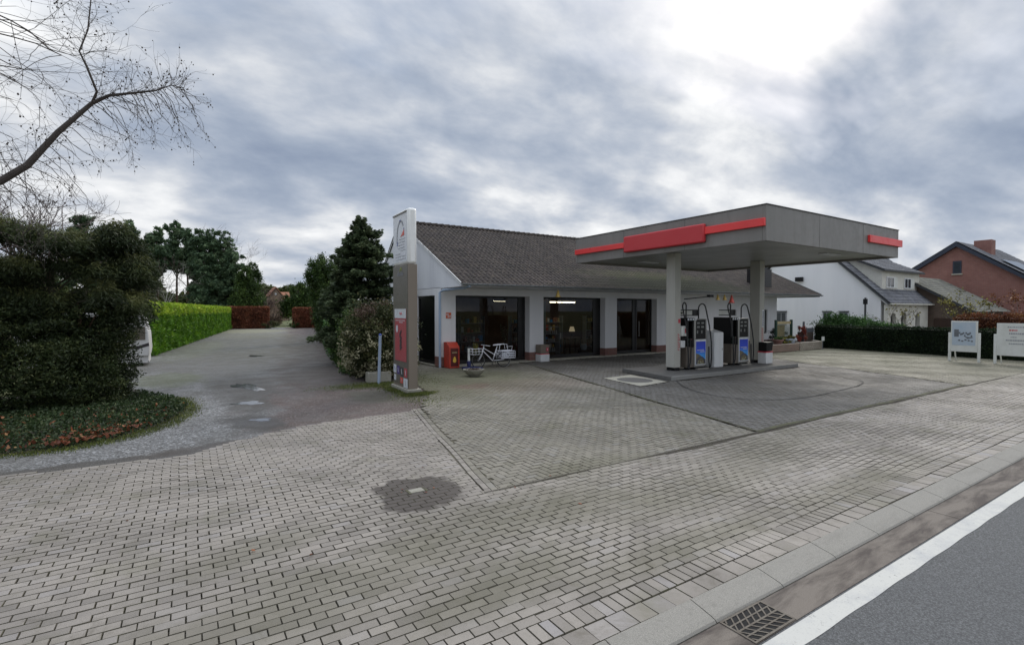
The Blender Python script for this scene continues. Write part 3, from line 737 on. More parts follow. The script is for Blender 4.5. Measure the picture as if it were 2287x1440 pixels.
herring(yard, [], 'yard_paving', M['paver_yard'], PW, lims=((1, lambda yy: np.where(yy < 12.3, left_edge(yy) + .245, -99)), (-1, lambda yy: np.where(yy < 18.5, slab_l(yy) - .035, 99))), ymin=6.002)
yard2 = [(22.15, 6.0), (60, 6.0), (60, 12), (35.6, 10), (36.5, 17), (28.6, 16.8), (28.6, 20.4), (28.2, 20.4), (25.95, 15.1)]
herring(yard2, [], 'yard_paving_far', M['paver_yard'], 0.14)
island = [(14.45, 12.0), (22.9, 12.0), (22.9, 14.9), (15.0, 14.9)]
manh = [(12.57, 11.70), (14.15, 11.93), (14.50, 14.0), (12.93, 13.83)]
drain_in = None
herring(slab, [island, manh], 'forecourt', M['paver_dark'], 0.11, z=0.004, gap=0.007, lims=((1, lambda yy: np.where(yy < 18.5, slab_l(yy) + .03, -99)),))
def strip(name, pts, w, z, mat, closed=False, h=0.01):
    """flat band following a path"""
    b2 = MB(); P_ = [Vector((p[0], p[1])) for p in pts]; n = len(P_); Lf, Rt = [], []
    for i in range(n):
        if closed: d = P_[(i + 1) % n] - P_[i - 1]
        else: d = P_[min(i + 1, n - 1)] - P_[max(i - 1, 0)]
        d.normalize(); q = Vector((-d.y, d.x)) * w / 2; Lf.append(P_[i] + q); Rt.append(P_[i] - q)
    for i in range(n if closed else n - 1):
        j = (i + 1) % n
        b2.poly([(Lf[i].x, Lf[i].y, z), (Rt[i].x, Rt[i].y, z), (Rt[j].x, Rt[j].y, z), (Lf[j].x, Lf[j].y, z)])
    o = b2.build(name, mat); o['kind'] = 'structure'; return o
M['grime'] = pm('edge_grime', (0.06, 0.055, 0.042), 0.95, (0.10, 0.10, 0.05), vs=2.5)
def dens(pts, k=12):
    out = []
    for i in range(len(pts) - 1):
        for t in range(k):
            f = t / k; out.append((pts[i][0] * (1 - f) + pts[i + 1][0] * f, pts[i][1] * (1 - f) + pts[i + 1][1] * f))
    return out + [pts[-1]]
strip('forecourt_edge_left', [(9.93, 6.0), (13.08, 18.2), (13.55, 20.3)], 0.07, 0.010, M['grime'])
strip('forecourt_edge_front', [(p[0], p[1] + 0.02 * math.sin(p[0] * 3)) for p in dens([(9.93, 6.02), (22.1, 6.02)], 60)], 0.12, 0.011, M['grime'])
strip('forecourt_edge_right', [(22.1, 6.05), (25.95, 15.1), (28.2, 20.3)], 0.07, 0.010, M['grime'])
loop = [(14.6, 11.9), (13.55, 10.7), (12.95, 9.3), (13.3, 8.25), (14.1, 7.75), (15.2, 7.6), (17.2, 7.7), (19.3, 7.95), (20.3, 8.35), (20.85, 9.1), (21.3, 10.4), (22.0, 11.9)]
def smoothp(pts, it=2):
    for _ in range(it):
        q = [pts[0]]
        for i in range(len(pts) - 1):
            a, c = pts[i], pts[i + 1]
            q += [(a[0] * .75 + c[0] * .25, a[1] * .75 + c[1] * .25), (a[0] * .25 + c[0] * .75, a[1] * .25 + c[1] * .75)]
        pts = q + [pts[-1]]
    return pts
M['drain'] = pm('drain_dark', (0.05, 0.048, 0.045), 0.8)
strip('forecourt_drain', smoothp(loop), 0.045, 0.013, M['drain'])
# oil stains: thin flat patches
M['oil'] = pm('oil_stain', (0.085, 0.083, 0.08), 0.6)
# stone apron along the shop front
b_ = MB(); b_.box(10.17, 20.35, -0.05, 13.5, 20.98, 0.045); o = b_.build('shop_apron', M['sill'], bevel=0.01); o['kind'] = 'structure'
b_ = MB(); b_.box(13.65, 20.48, -0.05, 36.0, 20.98, 0.045); o = b_.build('shop_apron_right', M['sill'], bevel=0.01); o['kind'] = 'structure'
sheet('yard_bed', [(3.2, 5.9), (60, 5.9), (60, 21), (9.0, 24.6), (8.2, 24.6), (6.2, 14.0), (5.0, 12.1)], -0.030, M['joint'])
sheet('pavement_bed', [(-30, 2.8), (60, 2.8), (60, 6.1), (3.45, 6.1), (5.3, 12.1), (3.0, 11.85), (1.76, 11.6), (1.1, 11.25), (0.42, 10.9), (0.40, 10.25), (-2.42, 10.5), (-30, 11.4)], -0.050, M['joint'])
sheet('gravel_drive', [(-30, 9.5), (5.35, 9.7), (6.6, 14.5), (7.2, 18.6), (8.6, 30), (22, 92), (4.5, 92), (-2.6, 34), (-3.5, 20), (-30, 20)], -0.034, M['gravel'])
# puddles
for i, (c, rx, ry, ro) in enumerate((((1.66, 18.9), 0.30, 1.05, 0.25), ((1.40, 15.55), 0.26, 0.38, 0.9), ((1.42, 13.0), 0.16, 0.22, 0.8), ((3.2, 31.6), 0.35, 0.6, 0.2))):
    b_ = MB(); pts = []
    for k in range(40):
        t = 2 * math.pi * k / 40; q = 1 + 0.22 * math.sin(3 * t + i) + 0.14 * math.sin(5 * t + 2 * i) + 0.08 * math.sin(9 * t)
        x, y = rx * q * math.cos(t), ry * q * math.sin(t); pts.append((c[0] + x * math.cos(ro) - y * math.sin(ro), c[1] + x * math.sin(ro) + y * math.cos(ro), -0.030))
    b_.poly(pts); o = b_.build('puddle', M['wet']); o['kind'] = 'structure'
# lawn beyond the drive
sheet('lawn', [(3, 84), (26, 84), (40, 170), (-5, 170)], -0.03, M['grassland'])

# little covers
t = thing('valve_cover', 'small square grey cover in the middle of the dark stained ring of pavers', 'manhole cover', (2.66, 6.6, 0))
b_ = MB(); b_.box(2.56, 6.53, -0.03, 2.76, 6.67, 0.004); b_.build('cover', M['planter'], t, bevel=0.004)
b_ = MB(); b_.box(2.525, 6.51, -0.03, 2.555, 6.69, 0.003); b_.box(2.765, 6.51, -0.03, 2.795, 6.69, 0.003); b_.parts('rim', M['grime'], t)
t = thing('drain_grate', 'cast iron slotted drain grate lying in the roadside gutter', 'drain grate', (3.95, 2.32, -0.07))
b_ = MB(); gx0, gx1, gy0, gy1 = 3.66, 4.24, 2.21, 2.53
b_.box(gx0, gy0, -0.067, gx1, gy0 + .018, -0.062); b_.box(gx0, gy1 - .018, -0.067, gx1, gy1, -0.062); b_.box(gx0, gy0 + .018, -0.067, gx0 + .02, gy1 - .018, -0.062); b_.box(gx1 - .02, gy0 + .018, -0.067, gx1, gy1 - .018, -0.062)
b_.build('frame', M['iron'], t)
b_ = MB()
for sg in (-1, 1):                                  # slanted bars, mirrored about the long centre rib
    for k in range(-1, 8):
        xa = gx0 + 0.02 + k * 0.078; xb = xa + 0.105; ya, yc = 2.378 if sg > 0 else 2.362, 2.37 + sg * 0.142
        q0, q1 = max(xa, gx0 + .02), min(xb, gx1 - .035)
        if xb < gx0 + .03 or xa > gx1 - .04: continue
        f0, f1 = (q0 - xa) / (xb - xa), (q1 - xa) / (xb - xa)
        b_.extr([(q0, ya + (yc - ya) * f0, -0.066), (q0 + .017, ya + (yc - ya) * f0, -0.066), (q1 + .017, ya + (yc - ya) * f1, -0.066), (q1, ya + (yc - ya) * f1, -0.066)], (0, 0, 0.003))
    b_.box(gx0 + .02, 2.37 + sg * 0.066, -0.0662, gx1 - .02, 2.37 + sg * 0.080, -0.0628)
b_.box(gx0 + .02, 2.362, -0.0664, gx1 - .02, 2.378, -0.0626)
b_.build('bars', M['iron'], t)
b_ = MB(); b_.poly([(gx0, gy0, -0.0675), (gx1, gy0, -0.0675), (gx1, gy1, -0.0675), (gx0, gy1, -0.0675)]); b_.build('pit_shade_sheet', M['pit_shade'], t)  # flat black sheet on the gutter, painted as the shade below the bars
t = thing('manhole', 'round manhole in a pale square concrete frame beside the pump island', 'manhole cover', (13.5, 12.8, 0))
b_ = MB(); ring_n = 40; cxm, cym = 13.52, 12.86
outer = []
def edge_pt(a):
    # ray from centre to the quad outline
    d = Vector((math.cos(a), math.sin(a))); best = None
    for i in range(4):
        p0, p1 = Vector(manh[i]), Vector(manh[(i + 1) % 4]); e_ = p1 - p0; w_ = p0 - Vector((cxm, cym))
        den_ = d.x * e_.y - d.y * e_.x
        if abs(den_) < 1e-9: continue
        tt = (w_.x * e_.y - w_.y * e_.x) / den_; uu = (w_.x * d.y - w_.y * d.x) / den_
        if tt > 0 and -0.001 <= uu <= 1.001 and (best is None or tt < best): best = tt
    return (cxm + d.x * best, cym + d.y * best)
angs = sorted([2 * math.pi * i / ring_n for i in range(ring_n)] + [math.atan2(p_[1] - cym, p_[0] - cxm) % (2 * math.pi) for p_ in manh])
for i in range(len(angs)):
    a0, a1 = angs[i], angs[(i + 1) % len(angs)]
    o0, o1 = edge_pt(a0), edge_pt(a1); r_ = 0.60
    b_.poly([(cxm + r_ * math.cos(a0), cym + r_ * 1.1 * math.sin(a0), 0.014), (o0[0], o0[1], 0.014), (o1[0], o1[1], 0.014), (cxm + r_ * math.cos(a1), cym + r_ * 1.1 * math.sin(a1), 0.014)])
b_.build('frame', M['sill'], t)
b_ = MB(); b_.disc((cxm, cym, 0.010), 0.60, 40, ry=0.66); b_.build('lid', M['island'], t)

# ================================================================== SHOP
shop = thing('shop_building', 'low white shop with brown tiled roof and big dark windows behind the pumps', 'shop', (9.44, 20.5, 0))
b_ = MB(); W = b_.box
piers = [(9.44, 10.17), (14.22, 15.07), (19.26, 20.13), (23.38, 36.1)]
for a, c in piers[:3]: W(a, 20.5, 0.45, c, 21.15, 3.2)
# right long wall with openings for the high windows
def wall_with_holes(b2, x0, x1, z0, z1, y0, y1, holes):
    xs_ = sorted({x0, x1, *[h[0] for h in holes], *[h[1] for h in holes]})
    for a, c in zip(xs_[:-1], xs_[1:]):
        hs = sorted([(h[2], h[3]) for h in holes if h[0] <= a + 1e-6 and h[1] >= c - 1e-6]); z = z0
        for h0, h1 in hs:
            if h0 > z: b2.box(a, y0, z, c, y1, h0)
            z = h1
        if z < z1: b2.box(a, y0, z, c, y1, z1)
holes = [(25.3, 27.3, 2.18, 2.58), (29.3, 31.2, 2.18, 2.58), (34.05, 34.9, 0.9, 2.58)]
wall_with_holes(b_, 23.38, 36.1, 0.45, 3.2, 20.5, 21.15, holes)
W(9.44, 20.5, 3.2, 36.1, 21.15, 3.52)                       # header beam
# left side wall with its window opening, gable
W(9.44, 21.15, 3.2, 9.74, 29.5, 3.52); W(9.44, 23.2, 0.0, 9.74, 29.5, 3.2)
W(35.8, 21.15, 0.0, 36.1, 29.5, 3.52); W(9.74, 29.2, 0.0, 35.8, 29.5, 3.52)
b_.build('wall', M['wall'], shop)
b_ = MB()
b_.extr([(9.44, 18.5, 3.54), (9.44, 25.5, 7.0), (9.44, 29.6, 3.54)], (0.25, 0, 0))
b_.extr([(38.05, 18.5, 3.54), (38.05, 25.5, 7.0), (38.05, 29.6, 3.54)], (-0.25, 0, 0))
b_.parts('gable', M['board'], shop)
b_ = MB(); b_.box(9.70, 18.45, 3.525, 37.8, 20.5, 3.56); b_.box(36.1, 20.5, 3.525, 37.8, 29.5, 3.56); b_.box(9.44, 18.5, 3.50, 9.69, 20.5, 3.54); b_.build('soffit', M['board'], shop)
b_ = MB()
for a, c in piers: b_.box(a - .012, 20.488, 0, c + .012, 21.14, 0.45)
b_.parts('plinth', M['plinth'], shop)
# bargeboards
b_ = MB()
for xx, dx in ((9.40, -0.03),):
    b_.extr([(xx, 18.42, 3.55), (xx, 25.5, 7.05), (xx, 25.5, 7.17), (xx, 18.42, 3.67)], (dx, 0, 0))
    b_.extr([(xx, 29.7, 3.45), (xx, 25.5, 7.05), (xx, 25.5, 7.17), (xx, 29.7, 3.57)], (dx, 0, 0))
b_.parts('bargeboard', M['white'], shop)
b_ = MB()
b_.extr([(38.12, 18.42, 3.52), (38.12, 25.5, 7.0), (38.12, 25.5, 7.17), (38.12, 18.42, 3.69)], (0.03, 0, 0))
b_.box(37.82, 18.5, 3.48, 38.1, 29.5, 3.54); b_.build('fascia_board', M['grey_trim'], shop)
# roof of real interlocking tiles: wavy rows
def tile_roof(name, p00, p10, p01, mat, parent, tw=0.22, th=0.34, amp=0.018, step=0.03, nseg=6, xclip=None):
    """p00 eave start, p10 eave end, p01 ridge above p00: parallelogram of tiles"""
    A, B, C_ = map(lambda q: np.array(q, float), (p00, p10, p01)); U = B - A; Wd = C_ - A
    lu, lw = np.linalg.norm(U), np.linalg.norm(Wd); u, w = U / lu, Wd / lw; nrm = np.cross(u, w); nrm /= np.linalg.norm(nrm)
    if nrm[2] < 0: nrm = -nrm
    nc, nr = int(round(lu / tw)), int(round(lw / th)); tw, th = lu / nc, lw / nr
    V, F, A_ = [], [], []; k = 0
    cols = np.linspace(0, lu, nc * nseg + 1); prof = amp * np.sin(np.linspace(0, nc * 2 * np.pi, nc * nseg + 1))
    tilev = rng.uniform(0, 1, (nr, nc))
    for r_ in range(nr):
        jit = rng.normal(0, 0.003, nc).repeat(nseg); jit = np.append(jit, 0)
        v0 = A + np.outer(cols, u) + w * (r_ * th) + np.outer(prof + step + jit, nrm)
        v1 = A + np.outer(cols, u) + w * ((r_ + 1) * th + 0.02) + np.outer(prof + 0.004, nrm)
        vb = v0 - nrm * step * 0.95
        n_ = len(cols); V += [vb, v0, v1]
        i = np.arange(n_ - 1)
        F.append(np.stack([k + i, k + i + 1, k + n_ + i + 1, k + n_ + i], 1)); F.append(np.stack([k + n_ + i, k + n_ + i + 1, k + 2 * n_ + i + 1, k + 2 * n_ + i], 1))
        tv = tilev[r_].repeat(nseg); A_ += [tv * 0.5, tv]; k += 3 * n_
    return npmesh(name, np.concatenate(V), np.concatenate(F), mat, np.concatenate(A_), parent)
roof = tile_roof('roof', (9.36, 18.40, 3.60), (38.16, 18.40, 3.60), (9.36, 25.5, 7.14), M['tile'], shop, tw=0.24, th=0.36, amp=0.034, step=0.02)
b_ = MB(); b_.extr([(9.36, 29.7, 3.5), (38.16, 29.7, 3.5), (38.16, 25.5, 7.12), (9.36, 25.5, 7.12)], (0, 0.05, 0.06)); b_.build('back_slope', M['tile'], roof)
b_ = MB()
xr = 9.36
while xr < 38.1:
    b_.cyl((xr, 25.5, 7.13), (xr + 0.38, 25.5, 7.15), 0.115, 0.13, 10); xr += 0.36
b_.parts('ridge_tile', M['tile'], roof)
b_ = MB(); b_.box(31.5, 19.35, 3.95, 33.4, 19.95, 5.3); b_.build('chimney', M['black_frame'], roof)
# half-round gutter: open channel
b_ = MB(); n_ = 7
for j in range(n_):
    a0, a1 = math.pi * j / n_, math.pi * (j + 1) / n_
    f = lambda a: (18.33 - 0.065 * math.cos(a), 3.60 - 0.065 * math.sin(a))
    (ya, za), (yb2, zb2) = f(a0), f(a1)
    b_.poly([(9.38, ya, za), (38.1, ya, za), (38.1, yb2, zb2), (9.38, yb2, zb2)])
b_.tube([(9.38, 18.262, 3.602), (38.1, 18.262, 3.602)], 0.012, 6)
b_.build('rain_gutter', M['gutter_metal'], shop, smooth=True)
b_ = MB(); b_.tube([(9.75, 18.34, 3.53), (9.70, 18.7, 3.45), (9.42, 20.2, 3.40), (9.36, 20.42, 3.30), (9.36, 20.42, 0.0)], 0.055, 10)
for z in (1.0, 2.2): b_.torus((9.36, 20.42, z), (0, 0, 1), 0.048, 0.012, 16, 6)
b_.build('downpipe', M['downpipe'], shop, smooth=True)
# windows
def shopwin(x0, x1, z0, z1, mull=(), y=20.9, nm='window', deep=0.08):
    f = MB(); t_ = 0.09
    f.box(x0, y, z0, x0 + t_, y + deep, z1); f.box(x1 - t_, y, z0, x1, y + deep, z1); f.box(x0 + t_, y, z1 - t_, x1 - t_, y + deep, z1); f.box(x0 + t_, y, z0, x1 - t_, y + deep, z0 + 0.16)
    for mx, w_ in mull: f.box(mx - w_ / 2, y, z0 + .16, mx + w_ / 2, y + deep, z1 - t_)
    fr = f.build(nm, M['black_frame'], shop, bevel=0.008)
    g = MB(); g.poly([(x0 + t_, y + deep / 2, z0 + .16), (x1 - t_, y + deep / 2, z0 + .16), (x1 - t_, y + deep / 2, z1 - t_), (x0 + t_, y + deep / 2, z1 - t_)]); g.build('pane', M['glass'], fr)
    return fr
shopwin(10.172, 14.218, 0.05, 3.198, ((13.95, .3),))
shopwin(15.072, 19.258, 0.05, 3.198, ((18.95, .42), ))
shopwin(20.132, 22.05, 0.05, 3.198, ((21.9, .25),))
d = shopwin(22.052, 23.378, 0.05, 3.198, (), nm='door')
b_ = MB(); b_.tube([(22.25, 20.84, 1.0), (22.25, 20.84, 1.9)], 0.018, 8); b_.box(22.24, 20.84, 1.05, 22.26, 20.9, 1.08); b_.box(22.24, 20.84, 1.82, 22.26, 20.9, 1.85); b_.build('handle', M['steel'], d)
b_ = MB(); b_.box(20.2, 20.905, 0.27, 20.52, 20.912, 0.60); b_.box(20.27, 20.9, 0.36, 20.44, 20.905, 0.50, 1); b_.build('sticker', [M['sky_blue'], M['letterblue']], shop)
# side window in the gable wall (frame planes along y)
f = MB(); f.box(9.50, 21.15, 0.05, 9.58, 21.25, 3.2); f.box(9.50, 23.1, 0.05, 9.58, 23.2, 3.2); f.box(9.50, 21.25, 3.1, 9.58, 23.1, 3.2); f.box(9.50, 21.25, 0.05, 9.58, 23.1, 0.2); f.box(9.50, 21.25, 0, 9.7, 23.1, 0.05)
f = f.build('side_window', M['black_frame'], shop)
g = MB(); g.poly([(9.54, 21.25, 0.2), (9.54, 23.1, 0.2), (9.54, 23.1, 3.1), (9.54, 21.25, 3.1)]); g.build('pane', M['dark_pane'], f)
b_ = MB(); b_.box(9.38, 21.1, 0.0, 9.44, 23.3, 0.06); b_.build('sill', M['sill'], shop)
for (x0, x1, z0, z1) in holes:
    f = MB(); f.box(x0, 20.6, z0, x0 + .06, 20.66, z1); f.box(x1 - .06, 20.6, z0, x1, 20.66, z1); f.box(x0, 20.6, z1 - .06, x1, 20.66, z1 + .0); f.box(x0 + .06, 20.6, z0, x1 - .06, 20.66, z0 + .06)
    if x1 - x0 > 1: f.box(x1 - .5, 20.59, z0, x1 - 0.06, 20.655, z1 - .06)
    f = f.build('window', M['black_frame'], shop)
    g = MB(); g.poly([(x0, 20.64, z0), (x1, 20.64, z0), (x1, 20.64, z1), (x0, 20.64, z1)]); g.build('pane', M['boardwhite'] if x1 - x0 > 1 else M['fabric'], f)
# floodlight arm under the eave
b_ = MB(); b_.tube([(23.2, 18.4, 3.15), (25.2, 18.25, 3.32)], 0.03, 8); b_.box(25.1, 18.15, 3.28, 25.45, 18.35, 3.42); b_.build('flagpole', M['black'], shop)
# interior: dark room
b_ = MB(); b_.box(9.75, 26.5, 0.02, 23.4, 26.6, 3.4); b_.box(23.4, 21.2, 0.02, 23.5, 26.6, 3.4); b_.box(9.72, 21.2, 3.25, 23.4, 26.5, 3.3); b_.build('inner_wall', M['interior'], shop)
b_ = MB(); b_.box(9.75, 21.0, -0.02, 23.4, 26.5, 0.02); b_.build('inner_floor', M['interior_floor'], shop)
# goods behind the panes
for i, (x0, x1, y_, lab) in enumerate(((14.0, 14.75, 23.6, 'warm ceiling strip light seen through the left shop window'), (17.3, 19.3, 23.0, 'bright ceiling strip light seen through the middle shop window'))):
    t = thing('strip_light', lab, 'light', (x0, y_, 3.0), group=None)
    b_ = MB()
    if i == 0: b_.box(x0, y_, 3.02, x1, y_ + .04, 3.05)
    else:
        b_.box(17.4, y_, 2.97, 17.8, y_ + .06, 3.03); b_.box(17.95, y_, 2.97, 18.2, y_ + .06, 3.03); b_.box(18.3, y_, 2.97, 19.2, y_ + .06, 3.03)
    b_.parts('tube', M['tube'], t); b_ = MB(); b_.box(x0, y_ - .02, 3.025, x1, y_ + .1, 3.25); b_.build('housing', M['black'], t)
t = thing('display_rack', 'dark display rack of pale bottles behind the middle shop window', 'display rack', (16.9, 22.2, 0.02))
b_ = MB()
for x in (16.3, 17.35): b_.box(x, 22.1, 0.02, x + .04, 22.5, 1.65)
for z in (0.25, 0.75, 1.2, 1.6): b_.box(16.34, 22.1, z, 17.35, 22.5, z + .03)
b_.build('frame', M['lettergrey'], t)
b_ = MB()
for z in (0.28, 0.78, 1.23):
    for k in range(7):
        x = 16.42 + k * 0.13 + random.uniform(-.02, .02)
        if random.random() < .8: b_.lathe((x, 22.2, z), [(0, 0), (.03, 0), (.032, .15), (.012, .2), (.012, .24), (0, .24)], 8)
b_.parts('bottle', M['letterwhite'], t)
goods_mats = [M['letterwhite'], M['tan'], M['binred'], M['coneyellow'], M['sky_blue'], M['greenpost'], M['wicker'], M['orange']]
for q, (x_, y_, w_, lab) in enumerate(((10.6, 24.2, 1.6, 'shelf of small goods deep behind the left part of the left window'), (12.4, 24.4, 1.5, 'shelf of small goods deep behind the right part of the left window'), (14.9, 23.2, .9, 'narrow shelf behind the pier between the two big windows'), (17.6, 24.0, 1.5, 'shelf of packed goods behind the right half of the middle window'), (20.6, 23.6, 1.5, 'shelf of packed goods behind the narrow window beside the door'))):
    t = thing('goods_shelf', lab, 'shelf', (x_, y_, .02), group='goods shelves inside the shop')
    b_ = MB()
    for z in (.3, .8, 1.3, 1.8): b_.box(x_ + .03, y_, z, x_ + w_ - .03, y_ + .35, z + .03)
    b_.box(x_, y_, .02, x_ + .03, y_ + .35, 2.2); b_.box(x_ + w_ - .03, y_, .02, x_ + w_, y_ + .35, 2.2); b_.build('frame', M['lettergrey'], t)
    for z in (.33, .83, 1.33, 1.83):
        xx = x_ + .06
        while xx < x_ + w_ - .2:
            ww, hh = random.uniform(.07, .2), random.uniform(.12, .36); b_ = MB(); b_.box(xx, y_ + .04, z, xx + ww, y_ + .26, z + hh)
            if random.random() < .85: b_.build('package', random.choice(goods_mats), t)
            xx += ww + random.uniform(.02, .1)
t = thing('curtain', 'pale grey curtain hanging behind the left part of the middle shop window', 'curtain', (15.6, 21.5, 0.02))
b_ = MB(); xs_ = np.linspace(15.35, 15.95, 25)
for i in range(24):
    b_.poly([(xs_[i], 21.5 + .05 * math.sin(i * 1.6), 0.3), (xs_[i + 1], 21.5 + .05 * math.sin((i + 1) * 1.6), 0.3), (xs_[i + 1], 21.5 + .05 * math.sin((i + 1) * 1.6), 3.0), (xs_[i], 21.5 + .05 * math.sin(i * 1.6), 3.0)])
b_.build('cloth', M['fabric'], t)
t = thing('table_lamp', 'small lamp with a cream shade on a dark table behind the middle shop window', 'lamp', (18.15, 22.0, 1.0))
b_ = MB(); b_.lathe((18.15, 22, 1.35), [(.10, 0), (.17, 0), (.10, .26), (.09, .26)], 16); b_.build('lamp_shade', M['shade'], t, smooth=True)
b_ = MB(); b_.lathe((18.15, 22, 1.0), [(0, 0), (.08, 0), (.03, .05), (.05, .15), (.015, .25), (.015, .36), (0, .36)], 12); b_.build('base', M['darkwood'], t, smooth=True)
t = thing('side_table', 'dark wooden table carrying the cream lamp inside the shop', 'table', (18.2, 22.0, 0.02))
b_ = MB(); b_.box(17.75, 21.7, 0.95, 18.65, 22.3, 1.0); b_.build('tabletop', M['darkwood'], t)
for sx, sy in ((17.8, 21.75), (18.55, 21.75), (17.8, 22.2), (18.55, 22.2)):
    b_ = MB(); b_.box(sx, sy, 0.02, sx + .05, sy + .05, 0.95); b_.build('leg', M['darkwood'], t)
t = thing('display_vase', 'pale blue round vase near the floor behind the middle shop window', 'vase', (18.6, 21.5, 0.05))
b_ = MB(); b_.lathe((18.45, 21.35, 0.35), [(0, 0), (.14, 0), (.2, .15), (.16, .3), (.08, .34), (0, .34)], 16); b_.build('body', M['pot'], t, smooth=True)
b_ = MB(); b_.box(18.2, 21.2, 0.02, 18.7, 21.55, 0.35); b_.build('stand', M['darkwood'], t)
def branches_plant(name, lab, x, y, z, h, w, n, mat, cat='plant', bl=.09, potm=None, fl=None):
    t = thing(name, lab, cat, (x, y, z))
    b2 = MB(); pts = []
    for k in range(n):
        a = random.uniform(0, 2 * math.pi); r_ = random.uniform(.2, 1) * w; hh = h * random.uniform(.55, 1)
        p = [(x, y, z + .1), (x + r_ * .25 * math.cos(a), y + r_ * .25 * math.sin(a), z + hh * .5), (x + r_ * math.cos(a), y + r_ * math.sin(a) * .5, z + hh)]
        b2.tube(p, [.008, .006, .003], 4)
        for q in range(14):
            f_ = random.uniform(.35, 1); i0 = Vector(p[1]).lerp(Vector(p[2]), f_); pts.append([i0.x + random.gauss(0, .04), i0.y + random.gauss(0, .04), i0.z + random.gauss(0, .05)])
    b2.build('stems', M['twig'], t)
    V, F, A_ = leaves(np.array(pts), bl, bl * .6); npmesh('foliage', V, F, mat, A_, t)
    b2 = MB(); b2.lathe((x, y, z), [(0, 0), (.11, 0), (.15, .3), (.13, .3), (.12, .26), (0, .26)], 14); b2.build('pot', potm or M['fabric'], t, smooth=True)
    return t
branches_plant('flowering_plant', 'cream flowered plant in a white pot at the right edge of the left window', 13.35, 21.4, 0.25, 1.7, .3, 9, L_['blossom'], potm=M['letterwhite'])
branches_plant('orchid', 'orchid of loose white blooms behind the left shop window', 11.3, 21.5, 0.5, 1.1, .7, 8, L_['blossom'], bl=.07)
# red pictogram on the corner pier, small lamp switches
b_ = MB(); b_.box(9.68, 20.47, 2.17, 9.93, 20.486, 2.42); b_.box(9.77, 20.464, 2.2, 9.80, 20.47, 2.38, 1); b_.box(9.85, 20.464, 2.22, 9.90, 20.47, 2.30, 1); b_.box(9.70, 20.464, 2.3, 9.74, 20.47, 2.38, 1)
b_.build('wall_sign', [M['orange_mark'], M['letterwhite']], shop)

# hanging cones under the eave
def cone(x, lab, mat, s=1.0, z=3.50):
    t = thing('hanging_cone', lab, 'cone', (x, 18.62, z), group=None)
    b2 = MB(); b2.lathe((x, 18.62, z - 0.36 * s), [(0, 0), (.13 * s, 0), (.13 * s, .03), (.10 * s, .04), (.025 * s, .33 * s), (0, .33 * s)], 16); b2.build('cone', mat, t, smooth=True)
    b2 = MB(); b2.cyl((x, 18.62, z - .04), (x, 18.62, z + .03), .006, n=6); b2.build('hook', M['steel'], t)
cone(14.52, 'yellow cone hanging alone under the eave above the middle shop window', M['coneyellow'])
cone(26.5, 'yellow cone hanging under the eave, the left one of three near the pumps', M['coneyellow'])
cone(27.15, 'yellow cone hanging under the eave next to the bigger red cone', M['coneyellow'])
cone(27.85, 'red cone, larger than the yellow ones, hanging under the eave', M['conered'], 1.45)

# ================================================================== CANOPY
can = thing('station_canopy', 'flat grey fuel station canopy with red band on two pale pillars over the pumps', 'canopy', (19.1, 13.3, 0))
X0, X1, Y0, Y1, Z0, Z1 = 15.0, 24.5, 8.88, 17.9, 4.66, 5.77
b_ = MB(); t_ = 0.12
b_.box(X0, Y0, Z0, X1, Y0 + t_, Z1); b_.box(X0, Y1 - t_, Z0, X1, Y1, Z1); b_.box(X0, Y0 + t_, Z0, X0 + t_, Y1 - t_, Z1); b_.box(X1 - t_, Y0 + t_, Z0, X1, Y1 - t_, Z1)
b_.build('fascia', M['fascia'], can, bevel=0.012)
b_ = MB(); b_.box(X0 + t_, Y0 + t_, Z0 + 0.10, X1 - t_, Y1 - t_, Z0 + 0.16); b_.build('soffit', M['soffit'], can)
b_ = MB(); b_.box(X0 + t_, Y0 + t_, Z1 - 0.15, X1 - t_, Y1 - t_, Z1 - 0.1); b_.build('roof_deck', M['gutter_metal'], can)
b_ = MB()
for yy in (11.9, 14.9): b_.box(X0 - .003, yy, Z0 + .01, X0, yy + .012, Z1 - .01)
for xx in (18.2, 21.4): b_.box(xx, Y0 - .003, Z0 + .01, xx + .012, Y0, Z1 - .01)
b_.box(X0 - 0.02, Y0 - 0.02, Z1, X1 + .02, Y0 + t_, Z1 + .03); b_.box(X0 - .02, Y0 + t_, Z1, X0 + t_, Y1 + .02, Z1 + .03)
b_.box(X0 + t_, Y1 - t_, Z1, X1 + .02, Y1 + .02, Z1 + .03); b_.box(X1 - t_, Y0 + t_, Z1, X1 + .02, Y1 - t_, Z1 + .03)
b_.build('trim', M['fascia_seam'], can)
b_ = MB(); b_.box(X0 - .10, 14.74, 5.04, X0 - .004, Y1 - .02, 5.26); b_.build('red_band', M['red'], can, bevel=0.012)
b_ = MB(); b_.box(X0 - .10, Y0 + .01, 5.11, X0 - .004, 11.02, 5.36); b_.build('red_band', M['red'], can, bevel=0.012)
b_ = MB(); b_.box(X0 - .16, 11.0, 4.84, X0 - .004, 14.78, 5.48); b_.build('sign_panel', M['redpanel'], can, bevel=0.05)
b_ = MB(); b_.box(21.75, Y0 - .10, 5.10, X1 + .13, Y0 - .004, 5.37); b_.box(X1 + .005, Y0 - .004, 5.10, X1 + .13, Y0 + .5, 5.37); b_.build('red_band', M['red'], can, bevel=0.012)
for x_, y_ in ((20.9, 9.9), (17.5, 16.2)):
    b_ = MB(); b_.box(x_, y_, Z0 + .055, x_ + 1.1, y_ + .35, Z0 + .098); b_.build('ceiling_lamp', M['letterwhite'], can, bevel=0.01)
